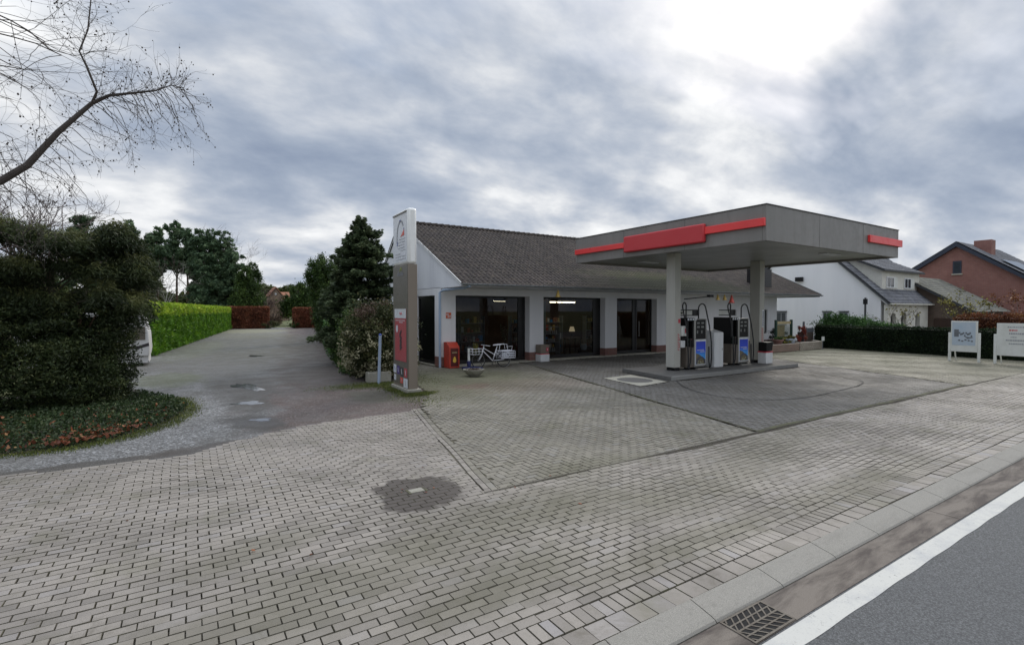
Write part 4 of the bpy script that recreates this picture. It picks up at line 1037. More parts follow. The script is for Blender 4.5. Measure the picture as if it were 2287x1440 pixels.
# pillars with shoe, conduit
for k, (x0, x1, y0_, y1_) in enumerate(((15.98, 16.34, 13.12, 13.55), (21.72, 22.10, 13.12, 13.60))):
    b_ = MB(); b_.box(x0, y0_, 0.27, x1, y1_, Z0 + .10); p_ = b_.build('pillar', M['pillar'], can, bevel=0.02)
    b_ = MB(); b_.box(x0 + .03, y0_ + .03, 0.13, x1 - .03, y1_ - .03, 0.27); b_.build('shoe', M['black'], p_)
    # illegible upright lettering: a column of red strokes
    b_ = MB()
    if k == 0:
        z = 0.95
        while z < 1.60:
            hh = random.uniform(.05, .085)
            b_.box(x1 - .17, y0_ - .004, z, x1 - .14, y0_ - .001, z + hh); b_.box(x1 - .14, y0_ - .004, z, x1 - .05, y0_ - .001, z + .018)
            if random.random() < .6: b_.box(x1 - .08, y0_ - .004, z + .018, x1 - .05, y0_ - .001, z + hh)
            z += hh + .022
        b_.box(x1 - .16, y0_ - .004, 2.02, x1 - .03, y0_ - .001, 2.18)
        b_.build('lettering', M['letterred'], p_)
    else:
        z = 1.12
        while z < 1.75:
            hh = random.uniform(.05, .085)
            b_.box(x1 - .20, y0_ - .0043, z, x1 - .16, y0_ - .001, z + hh); b_.box(x1 - .16, y0_ - .0043, z, x1 - .06, y0_ - .001, z + .018)
            z += hh + .02
        b_.build('lettering', M['letterred'], p_)
        b_ = MB()
        for q in range(8): b_.box(x1 - .15, y0_ - .006, 1.82 + q * .085, x1 - .06, y0_ - .0035, 1.87 + q * .085)
        b_.build('small_print', M['letterdark'], p_)
        b_ = MB(); b_.box(x1 - .18, y0_ - .003, 1.78, x1 - .03, y0_ - .0005, 2.55); b_.build('notice', M['totem_panel'], p_)
b_ = MB(); b_.cyl((22.14, 13.3, 0.2), (22.14, 13.3, Z0 + .1), 0.05, n=12); b_.build('rain_pipe', M['pillar'], can, smooth=True)

# island
isl = thing('pump_island', 'low grey concrete island with pale kerb edge carrying the fuel pumps', 'pump island', (18.5, 13.4, 0))
b_ = MB(); b_.prism([(14.60, 12.10), (22.75, 12.10), (22.75, 14.8), (15.1, 14.8)], 0.0, 0.148); b_.build('deck', M['island'], isl)
b_ = MB(); b_.prism([(14.45, 12.0), (22.9, 12.0), (22.75, 12.098), (14.62, 12.098)], 0.0, 0.152); b_.build('kerb_edge', M['island_edge'], isl, bevel=0.01)
b_ = MB(); b_.prism([(14.45, 12.0), (14.598, 12.098), (15.098, 14.8), (14.95, 14.9)], 0.0, 0.150); b_.prism([(22.9, 12.0), (22.9, 14.9), (22.752, 14.8), (22.752, 12.098)], 0.0, .150); b_.parts('end_kerb', M['island'], isl, bevel=0.01)

# ================================================================== PUMPS
def poster(parent, x0, x1, z0, z1, y):
    b2 = MB(); b2.box(x0, y - .006, z0, x1, y, z1); f_ = b2.build('poster_frame', M['letterwhite'], parent)
    w, h = x1 - x0, z1 - z0; a, c = x0 + .04, x1 - .04
    zb, zt = z0 + .03, z1 - .08
    b2 = MB(); b2.box(a, y - .010, zb, c, y - .0065, zt)
    m, nt, p = newmat('pump_poster_print'); N = NT(nt); sp = N.n('ShaderNodeSeparateXYZ'); N.l(N.obj(), sp.inputs[0])
    zn = N.rng(sp.outputs[2], zb - .15, zt - .15)
    skyb = N.ramp(zn, (0.0, (0.08, 0.42, 0.80)), (0.42, (0.06, 0.32, 0.85)), (0.6, (0.03, 0.09, 0.75)), (1.0, (0.018, 0.05, 0.55)))
    N.l(skyb, p.inputs['Base Color']); p.inputs['Roughness'].default_value = 0.3
    b2.build('print', m, f_)
    # landscape, tyre-like arch and pale blossom at the foot of the poster
    b2 = MB(); yy = y - .0125
    H_ = zt - zb
    b2.extr([(a, yy, zb), (c, yy, zb), (c, yy, zb + .20 * H_), (a + .75 * (c - a), yy, zb + .26 * H_), (a + .3 * (c - a), yy, zb + .44 * H_), (a, yy, zb + .48 * H_)], (0, .002, 0)); b2.build('hills', M['olive'], f_)
    b2 = MB(); n_ = 16; cx_ = (a + c) / 2; r0, r1 = .25 * H_, .33 * H_
    for i in range(n_):
        t0, t1 = math.pi * i / n_, math.pi * (i + 1) / n_
        q = lambda r_, t: (cx_ + min(r_, (c - a) / 2) / 1.0 * math.cos(t) * 1.0, yy - .003, zb + .01 + r_ * math.sin(t))
        b2.extr([q(r0, t0), q(r1, t0), q(r1, t1), q(r0, t1)], (0, .002, 0))
    b2.build('arch', M['letterdark'], f_)
    b2 = MB()
    for i in range(7):
        xx = cx_ + random.uniform(-.6, .6) * (c - a) / 2; zz = zb + random.uniform(.01, .14) * H_; s = .03
        b2.extr([(xx - s, yy - .006, zz), (xx, yy - .006, zz - s * .4), (xx + s, yy - .006, zz), (xx, yy - .006, zz + s)], (0, .002, 0))
    b2.parts('blossom', M['blossompale'], f_)
    b2 = MB()
    for r_, (u0, u1) in enumerate(((.12, .86), (.42, .90))):
        u = u0
        while u < u1:
            w_ = random.uniform(.03, .07); zz = zb + (.60 - r_ * .075) * H_
            b2.box(a + u * (c - a), y - .0125, zz, a + min(u + w_, u1) * (c - a), y - .0105, zz + .035); u += w_ + .02
    b2.build('words', M['letterwhite'], f_)
M['olive'] = pm('poster_hills', (0.10, 0.11, 0.05), 0.5, (0.22, 0.16, 0.09), vs=12)
M['blossompale'] = pm('poster_blossom', (0.55, 0.60, 0.45), 0.5)
def nozzle(parent, x, y, z, col):
    b2 = MB(); b2.box(x - .09, y - .05, z - .18, x + .02, y + .05, z + .16); h = b2.build('nozzle_boot', M['charcoal'], parent, bevel=0.01)
    b2 = MB(); b2.tube([(x - .07, y, z + .14), (x - .15, y, z + .10), (x - .17, y, z - .08), (x - .12, y, z - .16)], [.022, .028, .022, .018], 8); b2.box(x - .20, y - .018, z - .07, x - .12, y + .018, z - .02); b2.build('nozzle', col, h, smooth=True)
def pump(x, y, lab, loop_l=1, nozcol=None):
    t = thing('fuel_pump', lab, 'fuel pump', (x, y, 0.15), group='fuel pumps on the island')
    w, dpt = 0.78, 0.55
    b2 = MB(); b2.box(x, y, 0.24, x + w, y + dpt, 1.36); b2.box(x + .0, y, 1.36, x + .10, y + dpt, 2.18); b2.box(x + w - .06, y, 1.36, x + w, y + dpt, 2.18); b2.box(x + .10, y, 2.14, x + w - .06, y + dpt, 2.18); b2.build('cabinet', M['steel'], t, bevel=0.012)
    b2 = MB(); b2.box(x + .03, y + .03, 0.148, x + w - .03, y + dpt - .03, 0.238); b2.build('base', M['black'], t)
    b2 = MB(); b2.box(x + .02, y - .16, 0.148, x + w - .04, y - .06, .20); b2.build('step_plate', M['kerb'], t)
    b2 = MB(); b2.box(x + .102, y + .01, 1.37, x + w - .062, y + dpt - .01, 2.138); hd = b2.build('display_head', M['charcoal'], t)
    b2 = MB()
    for r_, zz in enumerate((2.0, 1.84, 1.62)):
        for c_ in (0, 1):
            xx = x + .17 + c_ * .27; b2.box(xx, y + .004, zz - .03, xx + (.17 if r_ < 2 else .07), y + .0098, zz + (.045 if r_ < 2 else .09), 0)
    b2.parts('display', M['digits_dim'], hd)
    poster(t, x + .06, x + w - .04, 0.32, 1.345, y)
    # side wing with the nozzles
    b2 = MB(); b2.box(x - .46, y + .02, 0.24, x - .004, y + dpt + .35, 1.08, 1); b2.box(x - .46, y + .05, 1.08, x - .30, y + dpt + .35, 2.1); b2.box(x - .06, y + .05, 1.08, x - .004, y + dpt + .3, 2.1); b2.box(x - .30, y + .45, 1.08, x - .06, y + dpt + .35, 2.1); b2.box(x - .46, y + .0, 2.1, x - .004, y + dpt + .35, 2.22); b2.build('hose_cabinet', [M['charcoal'], M['bronze']], t)
    b2 = MB()
    for k_ in range(4): b2.box(x - .42 + k_ * .15, y - .012, 2.12, x - .33 + k_ * .15, y - .002, 2.20, 0)
    b2.parts('grade_label', M['letterwhite'], t)
    for q, (xx, c_) in enumerate(((x - .30, M['greenpost']), (x - .14, nozcol or M['letterred']))): nozzle(t, xx + .05, y + .28 - .28, 1.25 - q * .02, c_)
    # hoses: loop above, drop down the side
    for q, (xa, xb) in enumerate(((x - .56, x - .20), (x + w - .20, x + w + .10))):
        pts = [(xb if q == 0 else xa, y + .25, 2.12), (xb if q == 0 else xa, y + .25, 2.55)]
        c_ = ((xa + xb) / 2, 2.62); r_ = abs(xb - xa) / 2
        for i in range(9):
            a = (math.pi * i / 8) if q == 0 else (math.pi - math.pi * i / 8)
            pts.append((c_[0] + r_ * math.cos(a), y + .25 - .12 * i / 8, c_[1] + r_ * math.sin(a) * 1.15))
        xe = xa if q == 0 else xb
        pts += [(xe, y - .05, 1.9), (xe + .02 * (1 if q else -1), y - .14, 1.2), (xe + .01, y - .16, .6), (xe + (.02 if q else .03), y - .12, .25), (xe + (-.03 if q else .10), y - .1, .19), (xe + (-.08 if q else .2), y - .1, .45), (xe + (-.06 if q else .27), y - .08, 1.05)]
        P_ = [Vector(p) for p in pts]
        b2 = MB(); b2.tube(pts, .026, 8); b2.build('hose', M['rubber'], t, smooth=True)
    return t
M['bronze'] = pm('bronze_panel', (0.15, 0.125, 0.10), 0.45, var=0.2)
M['digits_dim'] = pm('display_dim', (0.22, 0.225, 0.21), 0.3)
pump(17.08, 13.05, 'left fuel pump with blue landscape poster, next to the lettered white pillar')
pump(20.02, 13.05, 'right fuel pump with blue poster, between the white cabinet and the pillar with the bin', nozcol=M['orange_mark'])
t = thing('service_cabinet', 'slim plain white cabinet with sloping top between the two fuel pumps', 'cabinet', (18.6, 13.2, .15))
b_ = MB(); b_.extr([(18.30, 13.0, .15), (18.30, 13.75, .15), (18.30, 13.75, 1.7), (18.30, 13.45, 1.72), (18.30, 13.0, 1.6)], (.62, 0, 0)); b_.build('body', M['white'], t, bevel=0.03)
b_ = MB(); b_.box(18.36, 12.992, .3, 18.86, 12.998, 1.5); b_.build('door', M['white'], t); b_ = MB(); b_.box(18.80, 12.982, .85, 18.83, 12.991, .95); b_.build('handle', M['steel'], t)
t = thing('card_terminal', 'white payment box with red mark fixed to the side of the left pillar', 'card terminal', (16.4, 13.3, 1.5))
b_ = MB(); b_.box(16.345, 13.05, 1.5, 16.62, 13.3, 1.9); b_.build('housing', M['boardwhite'], t, bevel=0.02)
b_ = MB(); b_.box(16.50, 13.042, 1.62, 16.59, 13.049, 1.80, 0); b_.build('red_mark', M['letterred'], t)
b_ = MB(); b_.box(16.345, 13.06, 1.36, 16.70, 13.28, 1.45); b_.build('bracket', M['black'], t); b_ = MB(); b_.box(16.345, 13.08, 1.05, 16.56, 13.26, 1.33); b_.build('paper_box', M['white'], t, bevel=0.01)
t = thing('flower_basket', 'small dried bouquet hooked high on the left pillar', 'bouquet', (16.42, 13.3, 2.35))
b_ = MB(); b_.lathe((16.42, 13.3, 2.2), [(0, 0), (.04, 0), (.09, .14), (0, .14)], 10); b_.build('basket', M['tan'], t)
V, F, A_ = leaves(rng.normal((16.42, 13.28, 2.42), (.06, .06, .06), (90, 3)), .10, .04); npmesh('foliage', V, F, L_['viburnum'], A_, t)
t = thing('waste_bin', 'black open bin standing on a white box against the right pillar', 'bin', (21.95, 12.95, .15))
b_ = MB(); b_.extr([(21.62, 12.72, .70), (22.06, 12.72, .70), (22.12, 12.70, 1.10), (21.58, 12.70, 1.10)], (0, .38, 0)); b_.build('bucket', M['black'], t, bevel=0.01)
b_ = MB(); b_.box(21.58, 12.72, .15, 22.12, 13.10, .64); b_.build('base_box', M['white'], t, bevel=0.015)
b_ = MB(); b_.box(21.57, 12.71, .64, 22.13, 13.11, .69); b_.build('red_rim', M['letterred'], t)

# ================================================================== TOTEM
tot = thing('price_totem', 'tall taupe and white station totem with red poster at the entrance', 'totem', (5.8, 15.2, 0), R(0))
A0 = Vector((5.62, 14.52)); A1 = Vector((5.66, 15.95))      # big face line (near, far)
ex = (A1 - A0).normalized(); nx = Vector((ex.y, -ex.x)); Wt = 0.29; Lt = (A1 - A0).length
def tp(u, w, z): q = A0 + ex * u + nx * w; return (q.x, q.y, z)   # u along the face, w into the body
def tbox(b2, u0, u1, w0, w1, z0, z1, m=0):
    k = len(b2.v); b2.v += [tp(u0, w0, z0), tp(u0, w1, z0), tp(u1, w1, z0), tp(u1, w0, z0), tp(u0, w0, z1), tp(u0, w1, z1), tp(u1, w1, z1), tp(u1, w0, z1)]
    for f_ in ((3, 2, 1, 0), (4, 5, 6, 7), (0, 1, 5, 4), (1, 2, 6, 5), (2, 3, 7, 6), (3, 0, 4, 7)): b2.f.append(tuple(k + i for i in f_)); b2.m.append(m)
b_ = MB(); tbox(b_, 0, Lt, 0, Wt, 0.12, 3.92); b_.build('column', M['totem_brown'], tot, bevel=0.015)
b_ = MB(); tbox(b_, .03, Lt - .03, -.012, -.001, 2.72, 3.90); b_.build('dark_panel', M['totem_dark'], tot)
b_ = MB(); tbox(b_, .03, Lt - .03, -.012, -.001, 0.20, 2.70); b_.build('lower_panel', M['totem_dark'], tot)
b_ = MB(); tbox(b_, 0, Lt, 0, Wt, 3.925, 5.62); b_.build('head', M['totem_white'], tot, bevel=0.08)
b_ = MB(); tbox(b_, .10, Lt - .06, -.006, -.001, 4.02, 5.52); b_.build('head_panel', M['totem_panel'], tot)
b_ = MB(); tbox(b_, .10, Lt - .06, -.03, -.007, 5.50, 5.54); b_.build('panel_shade', M['totem_dark'], tot)
def stroke(b2, pts, w, wd=-.012, m=0):
    for (u0, z0), (u1, z1) in zip(pts[:-1], pts[1:]):
        d = Vector((u1 - u0, z1 - z0)); d = d.normalized() * w / 2 if d.length else Vector((w, 0)); q = Vector((-d.y, d.x))
        b2.extr([tp(u0 + q.x, wd, z0 + q.y), tp(u1 + q.x, wd, z1 + q.y), tp(u1 - q.x, wd, z1 - q.y), tp(u0 - q.x, wd, z0 - q.y)], (-nx.x * .004, -nx.y * .004, 0), m)
b_ = MB(); stroke(b_, [(.42, 5.12), (.55, 5.27), (.75, 5.28), (.92, 5.12), (1.0, 4.88), (1.0, 4.62)], .05); b_.build('arc_mark', M['lettergrey'], tot)
b_ = MB(); stroke(b_, [(.62, 5.30), (.75, 5.30)], .05); stroke(b_, [(.98, 4.68), (.98, 4.55)], .05); stroke(b_, [(.36, 5.0), (.36, 5.04)], .04); b_.parts('blue_mark', M['letterblue'], tot)
b_ = MB(); b_.extr([tp(.33, -.010, 4.82), tp(.66, -.010, 4.80), tp(.33, -.010, 5.0)], (-nx.x * .005, -nx.y * .005, 0)); b_.build('red_mark', M['conered'], tot)
b_ = MB()
for i, (u0, u1) in enumerate(((.25, .80), (.28, .88), (.30, .92), (.3, .9), (.22, .62), (.7, 1.15), (.2, 1.15), (.2, 1.12))):
    z = 4.72 - .088 * i; u = u0
    while u < u1: w_ = random.uniform(.05, .12); stroke(b_, [(u, z), (min(u + w_, u1), z + random.uniform(-.012, .012))], .014); u += w_ + .03
b_.build('small_print', M['lettergrey'], tot)
b_ = MB()
for i in range(7): stroke(b_, [(.42 + i * .085, 3.60 - 0.0 * i), (.42 + i * .085, 3.68 + (.06 if i in (2, 5) else 0))], .035, -.018); stroke(b_, [(.42 + i * .085, 3.60), (.46 + i * .085, 3.60)], .02, -.018)
b_.build('word', M['lettergrey'], tot)
b_ = MB(); stroke(b_, [(.72, 3.74), (.62, 3.84), (.55, 3.76)], .05, -.018); b_.build('green_mark', M['lettergreen'], tot)
b_ = MB(); tbox(b_, .16, 1.22, -.022, -.0125, 0.93, 2.56); pf = b_.build('poster', M['postred'], tot)
b_ = MB(); tbox(b_, .16, 1.22, -.028, -.0225, 2.27, 2.56); b_.build('poster_header', M['totem_panel'], pf)
b_ = MB(); stroke(b_, [(.5, 2.38), (.58, 2.45), (.66, 2.38), (.74, 2.45)], .03, -.030); b_.build('poster_logo', M['letterred'], pf)
b_ = MB()
for zz, u0, u1 in ((2.20, .25, 1.1), (2.14, .45, .8)):
    u = u0
    while u < u1: w_ = random.uniform(.05, .1); stroke(b_, [(u, zz), (u + w_, zz)], .022, -.024); u += w_ + .025
b_.build('poster_words', M['totem_panel'], pf)
b_ = MB()
for i in range(14):
    a = random.uniform(-.11, .11); zz = 1.88 - i * .042; stroke(b_, [(.60 + a * .5, zz), (.60 + a * .5 + .1, zz - .04)], .07, -.025)
b_.build('poster_figure', M['postdark'], pf)
b_ = MB(); c_ = (1.0, 1.93); n_ = 14
b_.extr([tp(c_[0] + .09 * math.cos(2 * math.pi * i / n_), -.025, c_[1] + .12 * math.sin(2 * math.pi * i / n_)) for i in range(n_)], (-nx.x * .004, -nx.y * .004, 0)); b_.build('poster_badge', M['totem_panel'], pf)
for i, (u0, u1, z0, z1, mt) in enumerate(((1.12, 1.38, .52, .78, 'totem_panel'), (.80, 1.04, .50, .76, 'purple'), (.46, .72, .46, .74, 'postdark'), (.10, .36, .46, .74, 'postred'), (1.14, 1.32, .28, .46, 'totem_panel'), (.50, .72, .24, .42, 'conered'), (.06, .42, .14, .42, 'totem_panel'))):
    b_ = MB(); tbox(b_, u0, u1, -.020, -.0125, z0, z1); s_ = b_.build('sticker', M[mt], tot)
    b_ = MB(); stroke(b_, [((u0 + u1) / 2 - .03, z0 + .06), ((u0 + u1) / 2 + .02, z1 - .06)], .03, -.021); b_.build('mark', M['letterwhite' if mt in ('purple', 'postdark', 'postred') else 'letterblue' if i == 0 else 'lettergrey'], s_)
b_ = MB(); b_.prism([(5.56, 14.42), (6.0, 14.42), (6.04, 16.02), (5.6, 16.04)], -0.05, 0.12); b_.build('footing', M['planter'], tot, bevel=0.02)

# ================================================================== SMALL THINGS BY THE SHOP
t = thing('red_box', 'red metal coin box with yellow emblem against the corner pier of the shop', 'dispenser', (9.8, 20.1, 0))
b_ = MB(); b_.extr([(9.55, 19.88, 0), (9.55, 20.45, 0), (9.55, 20.45, 1.12), (9.55, 20.15, 1.12), (9.55, 19.88, .92)], (.50, 0, 0)); b_.build('body', M['binred'], t, bevel=0.012)
b_ = MB(); b_.box(9.62, 19.870, .08, 9.98, 19.878, .86); pn = b_.build('front_panel', M['darkred'], t)
b_ = MB(); b_.extr([(9.80 + .075 * math.cos(k * math.pi / 8) * (1 - .35 * math.sin(k * math.pi / 8)), 19.862, .36 + (.15 if k < 9 else .12) * math.sin(k * math.pi / 8)) for k in range(16)], (0, .006, 0)); b_.build('emblem', M['yellow'], pn)
b_ = MB(); b_.box(9.68, 19.862, .66, 9.92, 19.868, .70); b_.build('label_strip', M['tan'], pn)
t = thing('air_pump', 'navy blue tyre air pump with white cylinder and coiled hose beside the red box', 'air pump', (10.2, 19.3, 0))
b_ = MB(); b_.extr([(9.85, 19.3, 0.0), (10.0, 18.75, 0.0), (10.55, 18.65, 0.0), (10.5, 19.25, 0.0)], (0, 0, .10)); b_.box(10.16, 19.28, .10, 10.30, 19.42, .34); b_.build('base', M['blue'], t, bevel=0.02)
b_ = MB(); b_.cyl((10.23, 19.35, .34), (10.23, 19.35, .88), .055, n=14); b_.build('cylinder', M['boardwhite'], t, smooth=True)
b_ = MB(); b_.tube([(10.23, 19.35, .88), (10.23, 19.35, .98), (10.38, 19.3, .95), (10.5, 19.2, .6), (10.62, 19.0, .25), (10.6, 18.8, .12)], .014, 8); b_.build('hose', M['rubber'], t, smooth=True)
t = thing('planter_bowl', 'shallow weathered stone planting bowl on the mossy paving in front of the bicycle', 'planter', (9.2, 17.0, 0))
b_ = MB(); b_.lathe((9.2, 17.0, 0), [(0, 0), (.17, 0), (.19, .03), (.30, .10), (.39, .21), (.415, .27), (.385, .275), (.36, .235), (0, .225)], 32); b_.build('bowl', M['planter'], t, smooth=True)
b_ = MB(); b_.disc((9.2, 17, .24), .35, 24); b_.build('soil', M['soil'], t)
V, F, A_ = leaves(np.stack([9.2 + rng.normal(0, .14, 140), 17 + rng.normal(0, .14, 140), .25 + rng.uniform(0, .05, 140)], 1), .06, .03); npmesh('foliage', V, F, L_['brownbrush'], A_, t)
t = thing('bollard_box', 'square bollard, white below and taupe above with a red badge, by the second pier', 'bollard', (14.78, 20.2, 0))
b_ = MB(); b_.box(14.52, 19.98, 0, 15.06, 20.42, .36); b_.build('lower_box', M['white'], t, bevel=0.012)
b_ = MB(); b_.box(14.53, 19.99, .40, 15.05, 20.41, .83); b_.build('upper_box', M['totem_brown'], t, bevel=0.012)
b_ = MB(); b_.box(14.53, 19.99, .36, 15.05, 20.41, .40); b_.build('red_line', M['letterred'], t)
b_ = MB(); b_.extr([(14.93 + .08 * math.cos(k * math.pi / 8), 19.982, .60 + .1 * math.sin(k * math.pi / 8)) for k in range(16)], (0, .006, 0)); b_.box(14.91, 19.976, .56, 14.95, 19.981, .64, 1); b_.build('badge', [M['letterred'], M['letterwhite']], t)
t = thing('blue_post', 'slim blue grey marker post standing between the shrub and the totem', 'post', (5.50, 17.0, 0))
b_ = MB(); b_.tube([(5.50, 17.0, -.05), (5.56, 17.0, 1.66)], [.05, .048], 14); b_.build('shaft', M['bluepost'], t, smooth=True)
b_ = MB(); b_.tube([(5.56, 17, 1.66), (5.5605, 17, 1.70), (5.561, 17, 1.72)], [.052, .045, .015], 14); b_.build('cap', M['letterblue'], t, smooth=True)
t = thing('stone_trough', 'old mossy stone trough half hidden behind the blue post', 'trough', (5.6, 17.5, 0))
b_ = MB(); b_.box(5.25, 17.3, 0, 6.05, 17.36, .36); b_.box(5.25, 17.64, 0, 6.05, 17.7, .36); b_.box(5.25, 17.36, 0, 5.31, 17.64, .36); b_.box(5.99, 17.36, 0, 6.05, 17.64, .36); b_.build('wall', M['planter'], t, bevel=0.015)
b_ = MB(); b_.box(5.31, 17.36, 0, 5.99, 17.64, .31); b_.build('soil', M['soil'], t)

# bicycle (local axes: x along, front towards -x)
bk = thing('bicycle', 'white painted bicycle with front basket and rear crate parked before the left shop window', 'bicycle', (11.25, 19.2, 0.0), R(-4))
def wheel(x):
    b2 = MB(); b2.torus((x, 0, .335), (0, 1, 0), .315, .022, 36, 8); w_ = b2.build('wheel', M['rubber'], bk, local=True, smooth=True)
    b2 = MB(); b2.torus((x, 0, .335), (0, 1, 0), .292, .010, 36, 6); b2.cyl((x, -.05, .335), (x, .05, .335), .025, n=10)
    for k in range(18):
        a = k * math.pi / 9; b2.tube([(x + .02 * math.cos(a + .5), (.02 if k % 2 else -.02), .335 + .02 * math.sin(a + .5)), (x + .29 * math.cos(a), 0, .335 + .29 * math.sin(a))], .0016, 3)
    b2.build('rim', M['rim'], w_, local=True)
wheel(-.62); wheel(.62)
b_ = MB()
b_.tube([(-.36, 0, .92), (-.42, 0, .68)], .022, 8); b_.tube([(-.40, 0, .76), (.08, 0, .30)], .021, 8); b_.tube([(-.38, 0, .88), (.20, 0, .55)], .018, 8)
b_.tube([(.08, 0, .30), (.30, 0, .92)], .02, 8)
for s in (-.05, .05):
    b_.tube([(.08, s * .6, .30), (.62, s, .335)], .011, 6); b_.tube([(.22, s * .4, .68), (.62, s, .335)], .010, 6)
    b_.tube([(-.42, s * .6, .68), (-.50, s, .52), (-.62, s, .335)], .014, 6)
b_.build('frame', M['bikewhite'], bk, local=True, smooth=True)
b_ = MB(); b_.tube([(-.36, 0, .92), (-.34, 0, 1.0), (-.36, .24, 1.0), (-.18, .28, .97)], .013, 8); b_.tube([(-.34, 0, 1.0), (-.36, -.24, 1.0), (-.18, -.28, .97)], .013, 8); b_.build('handlebar', M['bikewhite'], bk, local=True, smooth=True)
b_ = MB()
for z in (.62, .74, .86): b_.tube([(-.98, -.2, z), (-.52, -.2, z), (-.52, .2, z), (-.98, .2, z), (-.98, -.2, z)], .012 if z > .8 else .009, 6)
for x_ in (-.98, -.82, -.67, -.52):
    for y_ in (-.2, .2): b_.tube([(x_, y_, .62), (x_, y_, .86)], .008, 5)
    b_.tube([(x_, -.2, .62), (x_, .2, .62)], .008, 5)
b_.tube([(-.52, 0, .62), (-.42, 0, .66)], .015, 6); b_.build('front_basket', M['bikewhite'], bk, local=True)
b_ = MB(); b_.extr([(.18, -.09, .97), (.46, -.11, .98), (.50, 0, .98), (.46, .11, .98), (.18, .09, .97), (.08, 0, .96)], (0, 0, .05)); b_.build('saddle', M['bikewhite'], bk, local=True, bevel=0.02)
b_ = MB(); b_.tube([(.34, -.13, .80), (.38, -.13, 1.02), (.72, -.13, 1.02), (.76, -.13, .80)], .013, 6); b_.tube([(.34, .13, .80), (.38, .13, 1.02), (.72, .13, 1.02), (.76, .13, .80)], .013, 6)
b_.tube([(.3, -.10, .72), (1.0, -.10, .74)], .012, 6); b_.tube([(.3, .10, .72), (1.0, .10, .74)], .012, 6)
for x_ in (.35, .5, .65, .8, .95): b_.tube([(x_, -.1, .73), (x_, .1, .73)], .008, 5)
b_.tube([(.95, -.12, .74), (1.02, -.12, .92), (.7, -.12, .90)], .01, 6); b_.build('rear_rack', M['bikewhite'], bk, local=True)
b_ = MB()
for sgn in (-1, 1):
    yo = sgn * .14; yi = sgn * .32
    for z in (.42, .52, .62, .72): b_.tube([(.42, yo, z), (1.04, yo, z), (1.04, yi, z), (.42, yi, z), (.42, yo, z)], .013, 5)
    for k in range(7):
        x_ = .42 + k * .103; b_.tube([(x_, yi, .42), (x_, yi, .72)], .012, 5)
b_.build('side_crate', M['wicker'], bk, local=True)
b_ = MB(); b_.torus((.08, .03, .30), (0, 1, 0), .08, .006, 20, 5); b_.tube([(.08, .06, .30), (.12, .09, .14)], .010, 6); b_.tube([(.08, -.06, .30), (.04, -.09, .46)], .010, 6); b_.box(.08, .07, .125, .17, .14, .145); b_.box(-.0, -.15, .45, .09, -.08, .47); b_.tube([(.16, -.07, .30), (.22, -.12, .02)], .009, 5)
b_.build('crank', M['rubber'], bk, local=True)
b_ = MB(); b_.torus((.62, 0, .335), (0, 1, 0), .355, .008, 30, 5); b_.build('mudguard', M['rim'], bk, local=True)
t = thing('basket_plant', 'tuft of pale grass growing out of the bicycle basket', 'plant', (10.5, 19.25, .62))
n_ = 160; a = rng.uniform(0, 2 * np.pi, n_); D = np.stack([np.cos(a) * .35, np.sin(a) * .35, np.ones(n_)], 1)
V, F, A_ = leaves(np.stack([10.5 + np.cos(a) * .06, 19.25 + np.sin(a) * .06, rng.uniform(.65, 1.0, n_)], 1), .34, .012, D, .12); npmesh('foliage', V, F, L_['yellowleaf'], A_, t)
V, F, A_ = leaves(rng.normal((10.55, 19.25, .68), (.13, .1, .05), (250, 3)), .07, .035); npmesh('undergrowth', V, F, L_['viburnum'], A_, t)

# ================================================================== RIGHT SIDE: planter wall, gate, signs
t = thing('planter_wall', 'low old brick planter wall ending in pale rough stones before the right part of the shop', 'wall', (28.7, 16.9, 0))
b_ = MB(); b_.box(28.7, 16.9, 0, 32.35, 17.15, .46); b_.box(28.7, 17.15, 0, 28.95, 20.4, .46); b_.build('brick_part', M['lowwall'], t, bevel=0.02)
b_ = MB(); b_.prism([(32.36, 16.85), (35.2, 16.9), (36.3, 17.9), (36.2, 18.1), (35.1, 17.15), (32.36, 17.2)], 0, .5); b_.build('stone_part', M['lowstone'], t, bevel=0.03)
b_ = MB(); b_.prism([(28.95, 17.15), (35.0, 17.16), (36.1, 18.1), (36.1, 20.45), (28.95, 20.4)], 0, .40); b_.build('soil', M['soil'], t)
t = thing('garden_gate', 'green posted garden gate with tan panel between shop and hedge', 'gate', (33.4, 18.5, .4))
for x_ in (32.5, 34.35):
    b_ = MB(); b_.box(x_ - .07, 18.43, .4, x_ + .07, 18.57, 1.9); b_.build('post', M['greenpost'], t, bevel=0.01)
b_ = MB(); b_.box(32.58, 18.48, 1.62, 34.27, 18.52, 1.80); b_.box(32.6, 18.485, .8, 33.5, 18.515, 1.55); b_.build('panel', M['tan'], t)
b_ = MB(); b_.box(33.52, 18.485, .8, 34.2, 18.515, 1.45); b_.build('pale_panel', M['boardwhite'], t)
b_ = MB()
for k in range(12): b_.box(32.7 + k * .13, 18.46, .5, 32.72 + k * .13, 18.48, 1.6)
b_.build('bars', M['greenpost'], t)
